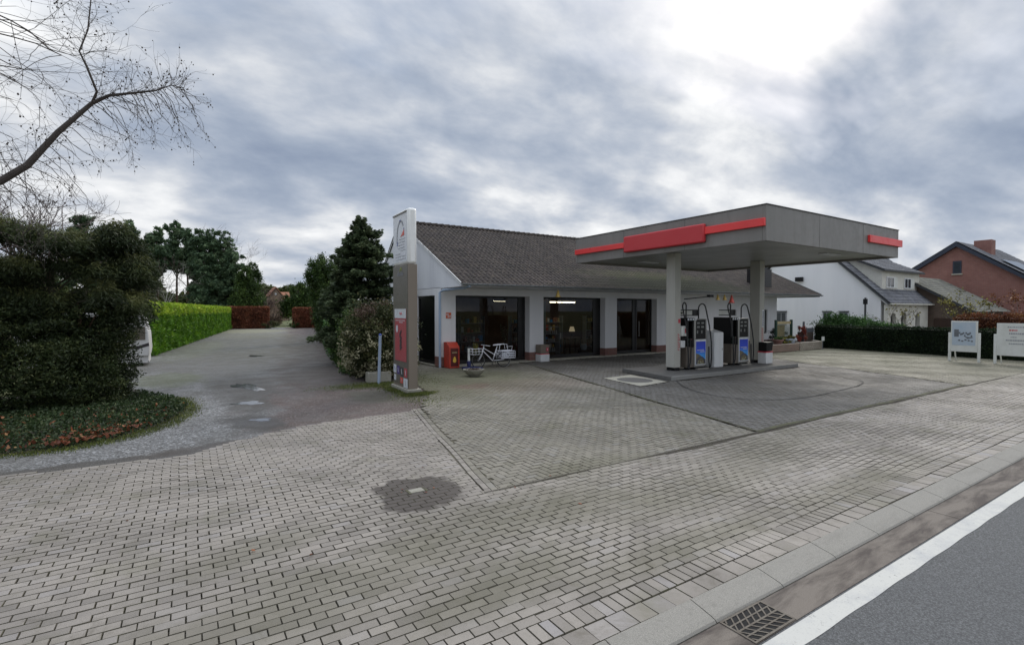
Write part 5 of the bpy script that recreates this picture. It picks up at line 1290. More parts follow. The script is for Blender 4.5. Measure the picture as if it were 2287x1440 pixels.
def bush(name, lab, cat, c, r, n, mat, leaf=(.1, .06), group=None, parent=None, stem=True, seedv=None, flat=0, core=True):
    t = thing(name, lab, cat, (c[0], c[1], c[2] - r[2]), group=group) if parent is None else parent
    p = blobpts(c, r, n); V, F, A_ = leaves(p[0], *leaf, flat=flat, var=p[1]); npmesh('foliage', V, F, mat, A_, t)
    if stem:
        b2 = MB()
        for k in range(5):
            a = k * 1.256; b2.tube([(c[0] + .05 * math.cos(a), c[1] + .05 * math.sin(a), c[2] - r[2]), (c[0] + r[0] * .3 * math.cos(a), c[1] + r[1] * .3 * math.sin(a), c[2]), (c[0] + r[0] * .6 * math.cos(a), c[1] + r[1] * .6 * math.sin(a), c[2] + r[2] * .5)], [.03 * r[0] + .005, .02 * r[0] + .003, .005], 5)
        b2.build('stems', M['twig'], t)
    return t
def blobpts(c, r, n, clumps=None, cs=.22, shell=.55, lumpy=.2):
    """points in leaf clumps through an uneven ellipsoid; second array is a shade per leaf that follows its clump"""
    k = clumps or max(12, n // 90)
    d = rng.normal(size=(k, 3)); d /= np.linalg.norm(d, axis=1)[:, None]
    rad = rng.uniform(shell, 1.0, k) ** .8 * (1 + lumpy * np.sin(3 * d[:, 0] + 2) * np.sin(4 * d[:, 1]) + rng.normal(0, lumpy * .35, k))
    cc_ = d * rad[:, None]; cv = rng.uniform(.15, .75, k)
    idx = rng.integers(0, k, n); p = cc_[idx] + rng.normal(0, cs * .6, (n, 3)); v = cv[idx] + rng.normal(0, .16, n)
    p = p * np.array(r) + np.array(c); p[:, 2] = np.maximum(p[:, 2], c[2] - r[2] + .02)
    return p, np.clip(v, 0, 1)
bush('flower_bush', 'rust red flowering bush beside the green gate post', 'bush', (34.6, 18.0, 1.0), (.42, .35, .6), 900, L_['flower'])
bush('flower_bush', 'low bush of yellow green leaves above the brick planter wall', 'bush', (32.0, 17.6, .62), (.45, .35, .25), 700, L_['yellowleaf'])
bush('evergreen_bush', 'dark evergreen bush inside the gate opening', 'bush', (33.4, 19.0, .85), (.7, .5, .5), 1500, L_['hedge_dark'])
for x_, lab, mt in ((32.35, 'pale blue glazed flower pot on the planter bed', 'pot'), (30.9, 'rust red clay flower pot at the left of the planter bed', 'plinth')):
    t = thing('flower_pot', lab, 'flower pot', (x_, 17.45, .42)); b_ = MB(); b_.lathe((x_, 17.45, .40), [(0, 0), (.2, 0), (.3, .26), (.33, .26), (.33, .32), (.28, .32), (.27, .25), (0, .25)], 18); b_.build('pot', M[mt], t, smooth=True)
    V, F, A_ = leaves(blobpts((x_, 17.45, .8), (.28, .28, .14), 300)[0], .09, .05); npmesh('foliage', V, F, L_['yellowleaf'] if mt == 'pot' else L_['darkconifer'], A_, t)
t = thing('grey_fence_panel', 'grey fence panel with one tall post beside the dark hedge end', 'fence', (36.2, 18.6, 0))
b_ = MB(); b_.box(36.0, 18.5, .0, 36.1, 18.6, 1.75); b_.build('post', M['grey_metal'], t)
b_ = MB(); b_.box(36.1, 18.53, 0, 37.35, 18.57, 1.0); b_.build('lower_panel', M['brownbrick'], t)
b_ = MB(); b_.box(36.1, 18.52, 1.0, 37.35, 18.58, 1.3); b_.build('top_panel', M['grey_metal'], t)
b_ = MB(); b_.box(35.3, 18.52, 0, 36.0, 18.58, 1.05); b_.build('dark_panel', M['black'], t)
t = thing('small_plate', 'small white plate on a peg at the end of the dark hedge', 'sign', (34.9, 16.75, 0))
b_ = MB(); b_.box(34.72, 16.7, .55, 35.05, 16.72, .82); b_.build('plate', M['boardwhite'], t); b_ = MB(); b_.box(34.87, 16.72, 0, 34.9, 16.75, .6); b_.build('peg', M['grey_metal'], t)
# two advertising boards, facing the camera (-x side)
def adboard(y0_, y1_, zb, zt, step, lab, kind):
    x_ = 32.2; t = thing('advert_board', lab, 'sign board', (x_, (y0_ + y1_) / 2, 0))
    for i, yy in enumerate((y0_, y1_)):
        b2 = MB(); b2.box(x_ - .04, yy - .05, 0, x_ + .06, yy + .05, step); b2.build('leg', M['boardwhite'], t, bevel=0.01)
    b2 = MB(); b2.box(x_ - .02, y0_ + .051, zb, x_ + .03, y1_ - .051, zt); pn = b2.build('board', M['boardwhite'], t, bevel=0.008)
    b2 = MB(); b2.tube([(x_ + .05, y0_ + .1, 1.5), (x_ + .55, y0_ + .1, 0)], .03, 6); b2.tube([(x_ + .05, y1_ - .1, 1.5), (x_ + .55, y1_ - .1, 0)], .03, 6); b2.parts('brace', M['boardwhite'], t)
    if kind == 0:
        b2 = MB(); b2.box(x_ - .026, y0_ + .13, .80, x_ - .021, y1_ - .10, zt - .06); ps = b2.build('poster', M['posterblue'], pn)
        b2 = MB(); yc = y1_ - .10; b2.box(x_ - .031, y1_ - .36, 1.22, x_ - .027, y1_ - .18, 1.58)
        for k in range(10):
            yy = y0_ + .25 + .5 * k / 10; b2.box(x_ - .031, yy, 1.22 + .25 * abs(math.sin(k * 1.9)) * .6, x_ - .027, yy + .06, 1.27 + .25 * abs(math.sin(k * 1.9)) * .6 + .04)
        for k in range(5): b2.box(x_ - .031, y0_ + .22 + .12 * k, .98 + .03 * (k % 3), x_ - .027, y0_ + .30 + .12 * k, 1.02 + .03 * (k % 3) + .03)
        b2.extr([(x_ - .031, y0_ + .2, 1.2), (x_ - .031, y0_ + .55, 1.24), (x_ - .031, y0_ + .42, 1.12)], (.004, 0, 0)); b2.build('picture', M['grey_metal'], ps)
    else:
        b2 = MB()
        for r_, (u0, u1, h_) in enumerate(((.25, 1.0, .05), (.3, .55, .06), (.3, .95, .07), (.35, .5, .04), (.2, 1.0, .06), (.3, .8, .05))):
            u = u0; zz = 1.72 - r_ * .155
            while u < u1:
                w_ = random.uniform(.03, .07); b2.box(x_ - .026, y1_ - .15 - (u + w_) * 1.1, zz, x_ - .021, y1_ - .15 - u * 1.1, zz + h_, 1 if r_ == 1 else 0); u += w_ + .02
        b2.build('writing', [M['lettergrey'], M['letterred']], pn)
adboard(8.30, 9.42, .48, 2.0, 1.42, 'white board with pale blue picture poster on legs before the dark hedge', 0)
adboard(5.95, 7.72, .40, 1.92, 1.40, 'white board with lines of grey and red writing at the right edge of the photo', 1)

# ================================================================== HOUSES
wh = thing('white_house', 'large white gabled house with slate roof, dormer and arched porch behind the shop', 'house', (44, 16.8, 0))
# gable wall with window holes: simple solid + inset windows proud
b_ = MB(); b_.extr([(44, 17.0, -.1), (44, 28.6, -.1), (44, 28.6, 3.55), (44, 22.8, 8.85), (44, 17.0, 3.4)], (11.0, 0, 0)); b_.build('wall', M['wall2'], wh)
b_ = MB()
b_.extr([(43.78, 16.45, 2.98), (43.78, 22.8, 9.07), (43.78, 22.8, 9.25), (43.78, 16.3, 3.02)], (.17, 0, 0))
b_.extr([(43.78, 29.1, 3.2), (43.78, 22.8, 9.07), (43.78, 22.8, 9.25), (43.78, 29.25, 3.24)], (.17, 0, 0)); b_.build('bargeboard', M['grey_trim'], wh)
b_ = MB(); b_.extr([(43.9, 16.62, 2.98), (43.9, 22.8, 8.95), (43.9, 22.8, 9.07), (43.9, 16.5, 2.98)], (.1, 0, 0)); b_.build('white_trim', M['white'], wh)
rf = tile_roof('roof', (43.8, 16.3, 3.08), (55.2, 16.3, 3.08), (43.8, 22.8, 9.30), M['slate'], wh, tw=0.3, th=0.36)
b_ = MB(); b_.extr([(43.8, 29.25, 3.24), (55.2, 29.25, 3.24), (55.2, 22.8, 9.27), (43.8, 22.8, 9.27)], (0, .03, .06)); b_.build('back_slope', M['slate'], rf)
# dormer
b_ = MB(); b_.extr([(45.3, 17.45, 4.1), (45.3, 22.3, 4.1), (45.3, 22.3, 7.93), (45.3, 21.75, 7.74), (45.3, 17.45, 5.68)], (7.1, 0, 0)); dm = b_.build('dormer', M['cream'], wh)
dr = tile_roof('dormer_roof', (45.0, 17.2, 5.70), (52.7, 17.2, 5.70), (45.0, 21.8, 7.9), M['slate'], dm, tw=.3, th=.36) 
b_ = MB(); b_.box(44.98, 17.15, 5.58, 52.72, 17.3, 5.70); b_.extr([(44.98, 17.3, 5.58), (44.98, 21.9, 7.8), (44.98, 21.9, 7.92), (44.98, 17.3, 5.70)], (.1, 0, 0)); b_.build('dormer_trim', M['grey_trim'], dm)
for x0, x1 in ((46.0, 47.35), (49.3, 50.6)):
    g = MB(); g.box(x1 + .05, 17.40, 4.3, x1 + .65, 17.445, 5.2); g.parts('shutter', M['lettergrey'] if 0 else M['boardwhite'], dm)
    f = MB(); f.box(x0, 17.38, 4.3, x1, 17.44, 4.38); f.box(x0, 17.38, 5.1, x1, 17.44, 5.18); f.box(x0, 17.38, 4.38, x0 + .08, 17.44, 5.1); f.box(x1 - .08, 17.38, 4.38, x1, 17.44, 5.1); f.box((x0 + x1) / 2 - .03, 17.38, 4.38, (x0 + x1) / 2 + .03, 17.44, 5.1); f = f.build('window', M['white'], dm)
    g = MB(); g.box(x0 + .08, 17.40, 4.38, x1 - .08, 17.43, 5.1); g.build('pane', M['glass_house'], f)
# porch front with arches
b_ = MB()
def archwall(b2, x0, x1, z0, z1, y0_, y1_, arches):
    """wall in a y-plane with round-headed openings"""
    xs_ = [x0]
    for (a, c, zs) in arches:
        if a > xs_[-1]: b2.box(xs_[-1], y0_, z0, a, y1_, z1)
        n = 8; r_ = (c - a) / 2; cx_ = (a + c) / 2
        for i in range(n):
            t0, t1 = math.pi - math.pi * i / n, math.pi - math.pi * (i + 1) / n
            p0, p1 = (cx_ + r_ * math.cos(t0), zs + r_ * math.sin(t0)), (cx_ + r_ * math.cos(t1), zs + r_ * math.sin(t1))
            b2.extr([(p0[0], y0_, p0[1]), (p1[0], y0_, p1[1]), (p1[0], y0_, z1), (p0[0], y0_, z1)], (0, y1_ - y0_, 0))
        xs_.append(c)
    b2.box(xs_[-1], y0_, z0, x1, y1_, z1)
archwall(b_, 44.0, 51.6, -.1, 2.95, 16.55, 16.8, [(44.55, 45.45, 1.9), (46.4, 47.4, 1.9), (49.1, 50.0, 1.9)]); b_.build('porch', M['cream'], wh)
b_ = MB()
for a, c in ((44.5, 45.5), (46.3, 47.5), (49.0, 50.1)): b_.box(a, 16.85, 0, c, 16.9, 2.5)
b_.parts('porch_window', M['glass_house'], wh)
b_ = MB(); b_.box(43.8, 16.2, 2.96, 51.9, 16.5, 3.06); b_.build('eave', M['cream'], wh)
for (y0_, y1_, z0_, z1_) in ((20.45, 21.1, 1.3, 2.4), (19.2, 19.85, 1.3, 2.4), (24.1, 25.0, 1.3, 2.4)):
    f = MB(); f.box(43.93, y0_, z0_, 43.98, y1_, z1_); f = f.build('window', M['lettergrey'], wh)
    g = MB(); m_ = (y0_ + y1_) / 2
    for a, c in ((y0_ + .08, m_ - .04), (m_ + .04, y1_ - .08)): g.box(43.91, a, z0_ + .08, 43.929, c, z1_ - .08)
    g.build('pane', M['glass_house'], f)
    g = MB(); g.box(43.88, y0_ - .05, z1_, 43.98, y1_ + .05, z1_ + .09); g.build('lintel', M['grey_trim'], f)
b_ = MB(); b_.box(43.75, 22.7, 5.0, 43.97, 23.3, 5.35); b_.build('vent_hood', M['black'], wh)
t = thing('street_pole', 'dark wooden pole with a box near its top before the white gable', 'pole', (43.3, 17.75, 0))
b_ = MB(); b_.cyl((43.3, 17.75, 0), (43.3, 17.75, 3.5), .075, .07, 10); b_.build('shaft', M['grey_trim'], t); b_ = MB(); b_.box(43.2, 17.63, 3.0, 43.4, 17.87, 3.4); b_.build('box', M['black'], t)
# low house between
lh = thing('low_outbuilding', 'low brown brick outbuilding with old grey tiled roof right of the white house', 'outbuilding', (50.5, 13.5, 0))
b_ = MB(); b_.extr([(51.9, 13.9, -.1), (51.9, 24, -.1), (51.9, 24, 2.7), (51.9, 18.5, 5.3), (51.9, 13.9, 2.45)], (8, 0, 0)); b_.build('wall', M['brownbrick'], lh)
tile_roof('roof', (51.5, 13.5, 2.42), (60.5, 13.5, 2.42), (51.5, 18.5, 5.5), M['tile_old'], lh, tw=.3, th=.36)
b_ = MB(); b_.extr([(51.45, 13.45, 2.2), (51.45, 18.5, 5.30), (51.45, 18.5, 5.45), (51.45, 13.45, 2.35)], (.08, 0, 0)); b_.extr([(51.53, 18.5, 5.35), (51.53, 24.4, 2.35), (51.53, 24.4, 2.25), (51.53, 18.5, 5.2)], (9, 0, 0)); b_.build('roof_trim', M['grey_trim'], lh)
b_ = MB(); b_.box(51.8, 14.4, 0, 51.88, 16.2, 1.9); b_.build('garage_door', M['darkwood'], lh)
# brick house
bh = thing('brick_house', 'red brick gabled house with black roof edges at the right edge of the photo', 'house', (62, 14.5, 0))
b_ = MB(); b_.extr([(62, 8.2, -.1), (62, 21.4, -.1), (62, 21.4, 6.1), (62, 17.7, 8.72), (62, 8.2, 1.9)], (12, 0, 0)); b_.build('wall', M['redbrick'], bh)
b_ = MB(); b_.extr([(61.6, 21.9, 5.80), (61.6, 17.7, 8.62), (61.6, 7.2, 1.16), (61.6, 7.0, 1.3), (61.6, 17.7, 9.02), (61.6, 22.1, 6.05)], (.35, 0, 0)); b_.build('bargeboard', M['navy_trim'], bh)
rf = tile_roof('roof', (61.6, 7.0, 1.45), (74.5, 7.0, 1.45), (61.6, 17.7, 9.1), M['slate'], bh, tw=.35, th=.4)
b_ = MB(); b_.extr([(61.6, 22.1, 6.1), (74.5, 22.1, 6.1), (74.5, 17.7, 9.05), (61.6, 17.7, 9.05)], (0, .02, .05)); b_.build('back_slope', M['slate'], rf)
b_ = MB(); b_.box(65.0, 16.0, 7.6, 66.2, 17.3, 9.35); b_.build('chimney', M['redbrick'], rf)
b_ = MB(); s_ = (9.1 - 1.45) / (17.7 - 7.0)
for k in range(3):
    ya, yb2 = 14.8 - k * 1.7, 13.3 - k * 1.7; za, zb2 = 1.45 + s_ * (ya - 7) + .16, 1.45 + s_ * (yb2 - 7) + .16
    b_.extr([(63.0, yb2, zb2), (68, yb2, zb2), (68, ya, za), (63.0, ya, za)], (0, 0, .05))
b_.parts('solar_panel', M['glass_house'], rf)
for (y0_, y1_, z0_, z1_) in ((17.35, 18.0, 6.05, 7.25), (18.0, 18.75, 4.2, 4.85)):
    f = MB(); f.box(61.93, y0_, z0_, 61.985, y1_, z1_); f = f.build('window', M['navy_trim'], bh); g = MB(); g.box(61.91, y0_ + .1, z0_ + .1, 61.929, y1_ - .1, z1_ - .1); g.build('pane', M['glass_house'], f)
    g = MB(); g.box(61.88, y0_ - .08, z0_ - .12, 61.985, y1_ + .08, z0_); g.build('sill', M['sill'], f)
# far orange house
oh = thing('far_orange_house', 'small distant house with orange roof in the gap between the conifers', 'house', (19.5, 140, 0))
b_ = MB(); b_.extr([(17.6, 140, 0), (20.4, 140, 0), (20.4, 140, 6.3), (19.0, 140, 8.0), (17.6, 140, 6.3)], (0, 6, 0)); b_.box(20.4, 140.5, 0, 22.2, 145.5, 5.6); b_.build('wall', M['orange_wall'], oh)
b_ = MB(); b_.extr([(17.3, 139.8, 6.1), (19.0, 139.8, 8.3), (20.7, 139.8, 6.1), (20.7, 139.8, 6.4), (19.0, 139.8, 8.6), (17.3, 139.8, 6.4)], (0, 6.5, 0)); b_.extr([(20.4, 140.2, 5.6), (22.5, 140.2, 5.6), (22.5, 143, 7.2), (20.4, 143, 7.2)], (0, .1, .2)); b_.build('roof', M['orange'], oh)
b_ = MB(); b_.box(18.7, 139.9, 6.5, 19.2, 139.95, 7.0); b_.box(21.0, 140.4, 4.0, 22.0, 140.45, 4.6); b_.build('window', M['letterwhite'], oh)

# ================================================================== CARAVAN
cv = thing('caravan', 'white caravan with dark stripe parked behind the big evergreen, its rear end showing', 'caravan', (-3.8, 29.6, 0))
prof = [(-6.9, .42), (-1.5, .42), (-1.46, .75), (-1.50, 1.5), (-1.66, 2.15), (-1.85, 2.38), (-6.5, 2.42), (-6.9, 2.0)]
b_ = MB(); b_.extr([(x, 28.5, z) for x, z in prof], (0, 2.1, 0)); b_.build('body', M['caravan'], cv, bevel=0.05)
b_ = MB(); b_.box(-6.7, 28.6, .12, -1.52, 30.5, .42); b_.build('skirt', M['caravan'], cv)
b_ = MB(); b_.extr([(-6.8, 28.49, .92), (-1.9, 28.49, .76), (-1.48, 28.49, .90), (-1.50, 28.49, 1.04), (-1.9, 28.49, .90), (-6.8, 28.49, 1.06)], (0, .008, 0)); b_.build('stripe', M['stripe'], cv)
for x0, x1 in ((-2.1, -1.62), (-4.6, -3.0)):
    b_ = MB(); b_.box(x0, 28.47, 1.18, x1, 28.497, 1.78); b_.build('window', M['bronze'], cv, bevel=0.01)
for x_ in (-4.4,):
    b_ = MB(); b_.cyl((x_, 28.52, .32), (x_, 28.7, .32), .32, n=20); w_ = b_.build('wheel', M['rubber'], cv); b_ = MB(); b_.cyl((x_, 28.51, .32), (x_, 28.53, .32), .17, n=16); b_.build('rim', M['rim'], w_)

# ================================================================== VEGETATION
def hedge(name, lab, a, c, w, h, n, mat, leaf, topmat=None, group=None, ntop=0, z0=0.0, wob=.08, topf=.16):
    """clipped hedge from a to c; leaves stand on a dark solid core"""
    A, B = np.array(a, float), np.array(c, float); L = np.linalg.norm(B - A); u = (B - A) / L; q = np.array([-u[1], u[0]])
    t = thing(name, lab, 'hedge', ((a[0] + c[0]) / 2, (a[1] + c[1]) / 2, 0), group=group)
    s_ = rng.uniform(0, L, n); face = rng.random(n)
    perim = [h, h, w]; pr = np.cumsum(perim) / sum(perim)
    side = np.digitize(face, pr); p = np.zeros((n, 3)); D = np.zeros((n, 3))
    off = np.where(side == 0, -w / 2, np.where(side == 1, w / 2, rng.uniform(-w / 2, w / 2, n)))
    zz = np.where(side == 2, h, rng.uniform(0.02, h, n))
    bumpv = wob * (np.sin(s_ * 2.1 + zz * 3) * .5 + np.sin(s_ * 5.3 - zz * 4.4) * .3 + rng.normal(0, .5, n))
    off = off + np.where(side == 0, -bumpv, np.where(side == 1, bumpv, 0)); zz = zz + np.where(side == 2, np.abs(bumpv), 0)
    # end caps
    k = int(n * w / L * 1.0) + 50; e = rng.random(k) < .5; s2 = np.where(e, -rng.uniform(0, .1, k), L + rng.uniform(0, .1, k)); o2 = rng.uniform(-w / 2, w / 2, k); z2 = rng.uniform(0, h, k)
    s_ = np.concatenate([s_, s2]); off = np.concatenate([off, o2]); zz = np.concatenate([zz, z2]); side = np.concatenate([side, np.where(e, 3, 4)])
    p = np.stack([A[0] + u[0] * s_ + q[0] * off, A[1] + u[1] * s_ + q[1] * off, zz + z0], 1)
    D = np.zeros_like(p); D[side == 0, :2] = -q; D[side == 1, :2] = q; D[side == 2, 2] = 1; D[side == 3, :2] = -u; D[side == 4, :2] = u; D[:, 2] += .35
    v = .45 + .22 * np.sin(s_ * 1.7 + zz * 2.3) * np.sin(zz * 3.1 - s_ * .9) + rng.normal(0, .2, len(p))
    V, F, A_ = leaves(p, *leaf, D=D, spread=.7, var=v)
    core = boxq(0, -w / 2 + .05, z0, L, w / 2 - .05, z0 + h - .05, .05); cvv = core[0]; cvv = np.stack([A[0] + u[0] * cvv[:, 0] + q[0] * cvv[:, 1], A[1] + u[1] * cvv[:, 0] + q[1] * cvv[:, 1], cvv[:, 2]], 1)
    if topmat:
        hi = (zz > h - topf - .25 * rng.random(len(zz)) ** 2)
        mi = hi.astype(int)
    else: mi = np.zeros(len(p), int)
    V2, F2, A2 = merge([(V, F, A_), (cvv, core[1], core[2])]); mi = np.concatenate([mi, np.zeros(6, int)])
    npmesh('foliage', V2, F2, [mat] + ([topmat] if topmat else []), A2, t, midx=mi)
    return t
hedge('green_hedge', 'bright lime green clipped conifer hedge along the left of the gravel drive', (-2.35, 34.4), (4.3, 79.5), 1.5, 2.9, 46000, L_['hedge'], (.20, .09), L_['hedge_top'], topf=.55)
hedge('beech_hedge', 'rust brown beech hedge left of the gap at the far end of the drive', (4.2, 81), (9.9, 80.6), 1.2, 3.0, 9000, L_['beech'], (.2, .13))
hedge('beech_hedge', 'rust brown beech hedge right of the gap, behind the fir', (13.2, 79.5), (18.5, 80.5), 1.2, 2.9, 8000, L_['beech'], (.2, .13))
hedge('dark_hedge', 'long dark green clipped hedge behind the two advert boards', (36.9, 17.9), (35.1, 3.0), 1.0, 1.46, 30000, L_['hedge_dark'], (.10, .06), wob=.06)
hedge('autumn_hedge', 'tall rust red autumn hedge rising behind the dark hedge at the right', (40.5, 11.3), (38.5, 2.0), 1.3, 2.1, 15000, L_['orangeleaf'], (.12, .08), wob=.18)
hedge('drive_hedge', 'low green hedge running along the right edge of the drive behind the fir', (7.0, 27.5), (17.7, 82), 1.1, 1.9, 26000, L_['rhodo'], (.16, .09), wob=.18)
# ivy bed on a low mound
bed = [(-30, 12.6), (-2.85, 12.2), (-1.9, 12.15), (-1.2, 12.6), (-.6, 13.4), (-.2, 14.4), (0.0, 15.9), (-.35, 17.3), (-1.0, 18.6), (-1.4, 20.2), (-30, 22)]
sheet('planting_bed', bed, -0.02, M['soil'])
def inb(n, poly, xr_, yr_):
    x = rng.uniform(*xr_, n * 3); y = rng.uniform(*yr_, n * 3); k = inpoly(x, y, poly); return x[k][:n], y[k][:n]
x, y = inb(34000, bed, (-8, .1), (12.1, 19))
edge = np.clip((y - 12.2 - np.maximum(0, x + 1.9) * .75) / 1.2, 0, 1)
V, F, A_ = leaves(np.stack([x, y, .02 + rng.uniform(0, 1, len(x)) ** 1.5 * (.03 + .07 * edge)], 1), .07, .05, D=np.tile([0, 0, .6], (len(x), 1)))
o = npmesh('ivy', V, F, L_['ivy'], A_); tag(o, 'dark green ivy ground cover under the big evergreen', 'ground cover', kind='stuff')
# mossy grass fringe around bed and pavement
P_ = []
fr_path = smoothp([(-9, 12.0), (-2.85, 12.1), (-1.9, 12.0), (-1.1, 12.45), (-.45, 13.3), (-.05, 14.4), (.12, 15.9), (-.25, 17.3)], 2)
fp = np.array(dens(fr_path, 6)); i = rng.integers(0, len(fp), 6000); P_.append(np.stack([fp[i, 0] + rng.normal(0, .13, 6000), fp[i, 1] + rng.normal(0, .13, 6000), rng.uniform(-.03, .02, 6000)], 1))
for c_, s_, n_ in (((5.8, 14.25), (.28, .12), 2600), ((5.45, 15.2), (.12, .5), 1200), ((5.25, 16.8), (.7, .3), 2500), ((5.6, 15.9), (.25, .5), 900), ((7.2, 19.6), (.35, 1.6), 1500), ((5.5, 13.2), (.35, .6), 500)):
    P_.append(np.stack([rng.normal(c_[0], s_[0], n_), rng.normal(c_[1], s_[1], n_), rng.uniform(-.02, .04, n_)], 1))
P_ = np.concatenate(P_); V, F, A_ = leaves(P_, .07, .012, D=np.tile([0, 0, 1.2], (len(P_), 1)), spread=.6); o = npmesh('grass_tufts', V, F, L_['grass'], A_); tag(o, 'yellow green grass and moss along the edges of bed and totem', 'grass', kind='stuff')
# fallen leaves
x, y = inb(9000, bed, (-8, .1), (12.1, 16)); w_ = np.exp(-np.maximum(0, y - 12.3 - np.maximum(0, x + 1.9) * .75) / .55); k = rng.random(len(x)) < (.05 + .8 * w_) * (.35 + .65 * (np.sin(x * 3.1) > -.2)); x, y = x[k], y[k]
x3 = np.concatenate([x, rng.uniform(-6, 9, 26), [2.50, 2.45, 2.9, 2.74, .55]]); y3 = np.concatenate([y, rng.uniform(4, 14, 26), [6.72, 6.62, 6.55, 6.45, 5.85]]); z3 = np.concatenate([rng.uniform(.04, .11, len(x)), np.full(31, .006)])
V, F, A_ = leaves(np.stack([x3, y3, z3], 1), np.concatenate([np.full(len(x), .10), np.full(31, .06)])[:, None], np.concatenate([np.full(len(x), .065), np.full(31, .035)])[:, None], D=None, flat=.85, spread=1.0); 
V[len(x) * 4:, 2] = .008 + (V[len(x) * 4:, 2] - .008) * .15
V[len(x) * 4:] = V[len(x) * 4:]
o = npmesh('fallen_leaves', V, F, L_['fallen'], A_ ** 1.3); tag(o, 'red and orange fallen leaves on the ivy and the paving', 'leaves', kind='stuff')

# --- bare trees
def grow(b2, p, d, L, r, depth, tips, curl=.25, up=.1, nseg=4, split=(2, 3), ratio=.68, twiggy=0, minr=.004):
    pts = [Vector(p)]; dd = Vector(d).normalized(); rad = [r]
    for i in range(nseg):
        dd = (dd + Vector((random.gauss(0, curl), random.gauss(0, curl), random.gauss(0, curl) + up)) * .45).normalized()
        pts.append(pts[-1] + dd * L / nseg); rad.append(max(minr * .7, r * (1 - .45 * (i + 1) / nseg)))
        if depth > 0 and i < nseg - 1 and twiggy and random.random() < twiggy:
            sd = (dd + Vector((random.gauss(0, .8), random.gauss(0, .8), random.gauss(0, .6)))).normalized()
            grow(b2, pts[-1], sd, L * .55, max(minr, rad[-1] * .45), max(0, depth - 2), tips, curl, up, 3, split, ratio, twiggy * .6, minr)
    b2.tube(pts, rad, 8 if r > .08 else 5 if r > .02 else 3, cap=False)
    tips.extend(pts[2:]) if depth <= 1 else None
    if depth > 0:
        for k in range(random.choice(split)):
            sd = (dd + Vector((random.gauss(0, .55), random.gauss(0, .55), random.gauss(0, .45)))).normalized()
            grow(b2, pts[-1], sd, L * ratio * random.uniform(.8, 1.15), max(minr, rad[-1] * random.uniform(.55, .8)), depth - 1, tips, curl, up, nseg, split, ratio, twiggy, minr)
    return dd
t = thing('bare_tree', 'large bare leafless tree reaching in from the left edge with hanging seed pods', 'tree', (-5.6, 11.4, 0))
b_ = MB(); b_.tube([(-5.6, 11.4, -.1), (-5.65, 11.4, 1.5), (-5.5, 11.45, 3.0), (-5.3, 11.45, 4.0), (-5.5, 11.4, 6.0), (-5.4, 11.2, 9.0)], [.34, .27, .24, .22, .17, .10], 14); b_.build('trunk', M['bark'], t, smooth=True)
tips = []; b_ = MB()
limb = [(-5.3, 11.45, 3.75), (-3.8, 11.5, 4.1), (-2.54, 11.5, 4.61), (-2.21, 11.5, 4.92), (-1.81, 11.5, 5.55), (-1.36, 11.5, 6.13), (-1.12, 11.5, 6.32), (-.76, 11.5, 6.45), (-.45, 11.5, 6.56), (-.2, 11.5, 6.72), (.0, 11.5, 6.72)]
b_.tube(limb, [.10, .075, .058, .052, .043, .033, .026, .02, .014, .009, .005], 10)
up2 = [(-1.36, 11.5, 6.13), (-1.28, 11.45, 6.33), (-1.40, 11.4, 6.70), (-1.50, 11.4, 6.95), (-1.38, 11.4, 7.35), (-1.33, 11.4, 7.9), (-1.3, 11.4, 8.5)]
b_.tube(up2, [.022, .02, .017, .014, .012, .009, .006], 7)
def lerp_path(pts, n):
    out = []
    for i in range(n):
        f = i / (n - 1) * (len(pts) - 1); k = min(int(f), len(pts) - 2); out.append(Vector(pts[k]).lerp(Vector(pts[k + 1]), f - k))
    return out
for i, p in enumerate(lerp_path(limb[2:], 80)):
    # side shoots: long arching ones that droop below the limb, short upright ones above
    if i % 2 == 0:
        sd = Vector((random.uniform(.5, 1.2), random.gauss(0, .5), random.uniform(-.9, -.1)))
        L_n = random.uniform(.5, 1.05) * (1 - .35 * i / 80)
        grow(b_, p, sd, L_n, .008, 2, tips, .42, -.22, 6, (1, 2), .55, .7, .0021)
    sd = Vector((random.gauss(.3, .5), random.gauss(0, .6), random.uniform(.2, .9)))
    grow(b_, p, sd, random.uniform(.2, .55), .0045, 1, tips, .42, .1, 5, (1, 2), .6, .6, .002)
for i, p in enumerate(lerp_path(up2, 26)):
    grow(b_, p, Vector((random.gauss(0, .9), random.gauss(0, .5), random.uniform(-.1, .6))), random.uniform(.3, .7), .005, 2, tips, .42, .0, 5, (1, 2), .6, .5, .002)
for (p, d, L, r_) in (((-3.6, 11.4, 7.3), (1, .05, .05), 2.0, .035), ((-3.9, 11.2, 6.4), (1, .1, .0), 2.0, .03), ((-3.4, 11.6, 5.7), (1, 0, -.1), 1.2, .02), ((-3.4, 11.5, 5.0), (1, .2, -.25), 1.2, .02), ((-2.9, 11.4, 7.9), (1, 0, -.05), 1.4, .02), ((-3.2, 11.3, 6.9), (1, 0, -.12), 1.5, .02), ((-3.3, 11.6, 4.5), (1, 0, .1), 1.0, .02)):
    b_.tube([(-5.4, 11.4, p[2] - .7), ((p[0] - 5.4) / 2, 11.4, p[2] - .25), p], [.05, .03, r_ * .6], 6)
    for q in range(3): grow(b_, p, Vector(d) + Vector((0, random.gauss(0, .3), random.gauss(0, .25))), L * random.uniform(.7, 1.1), r_ * .5, 3, tips, .42, -.04, 6, (1, 2), .6, .7, .0021)
b_.build('branches', M['twig'], t)
b_ = MB()
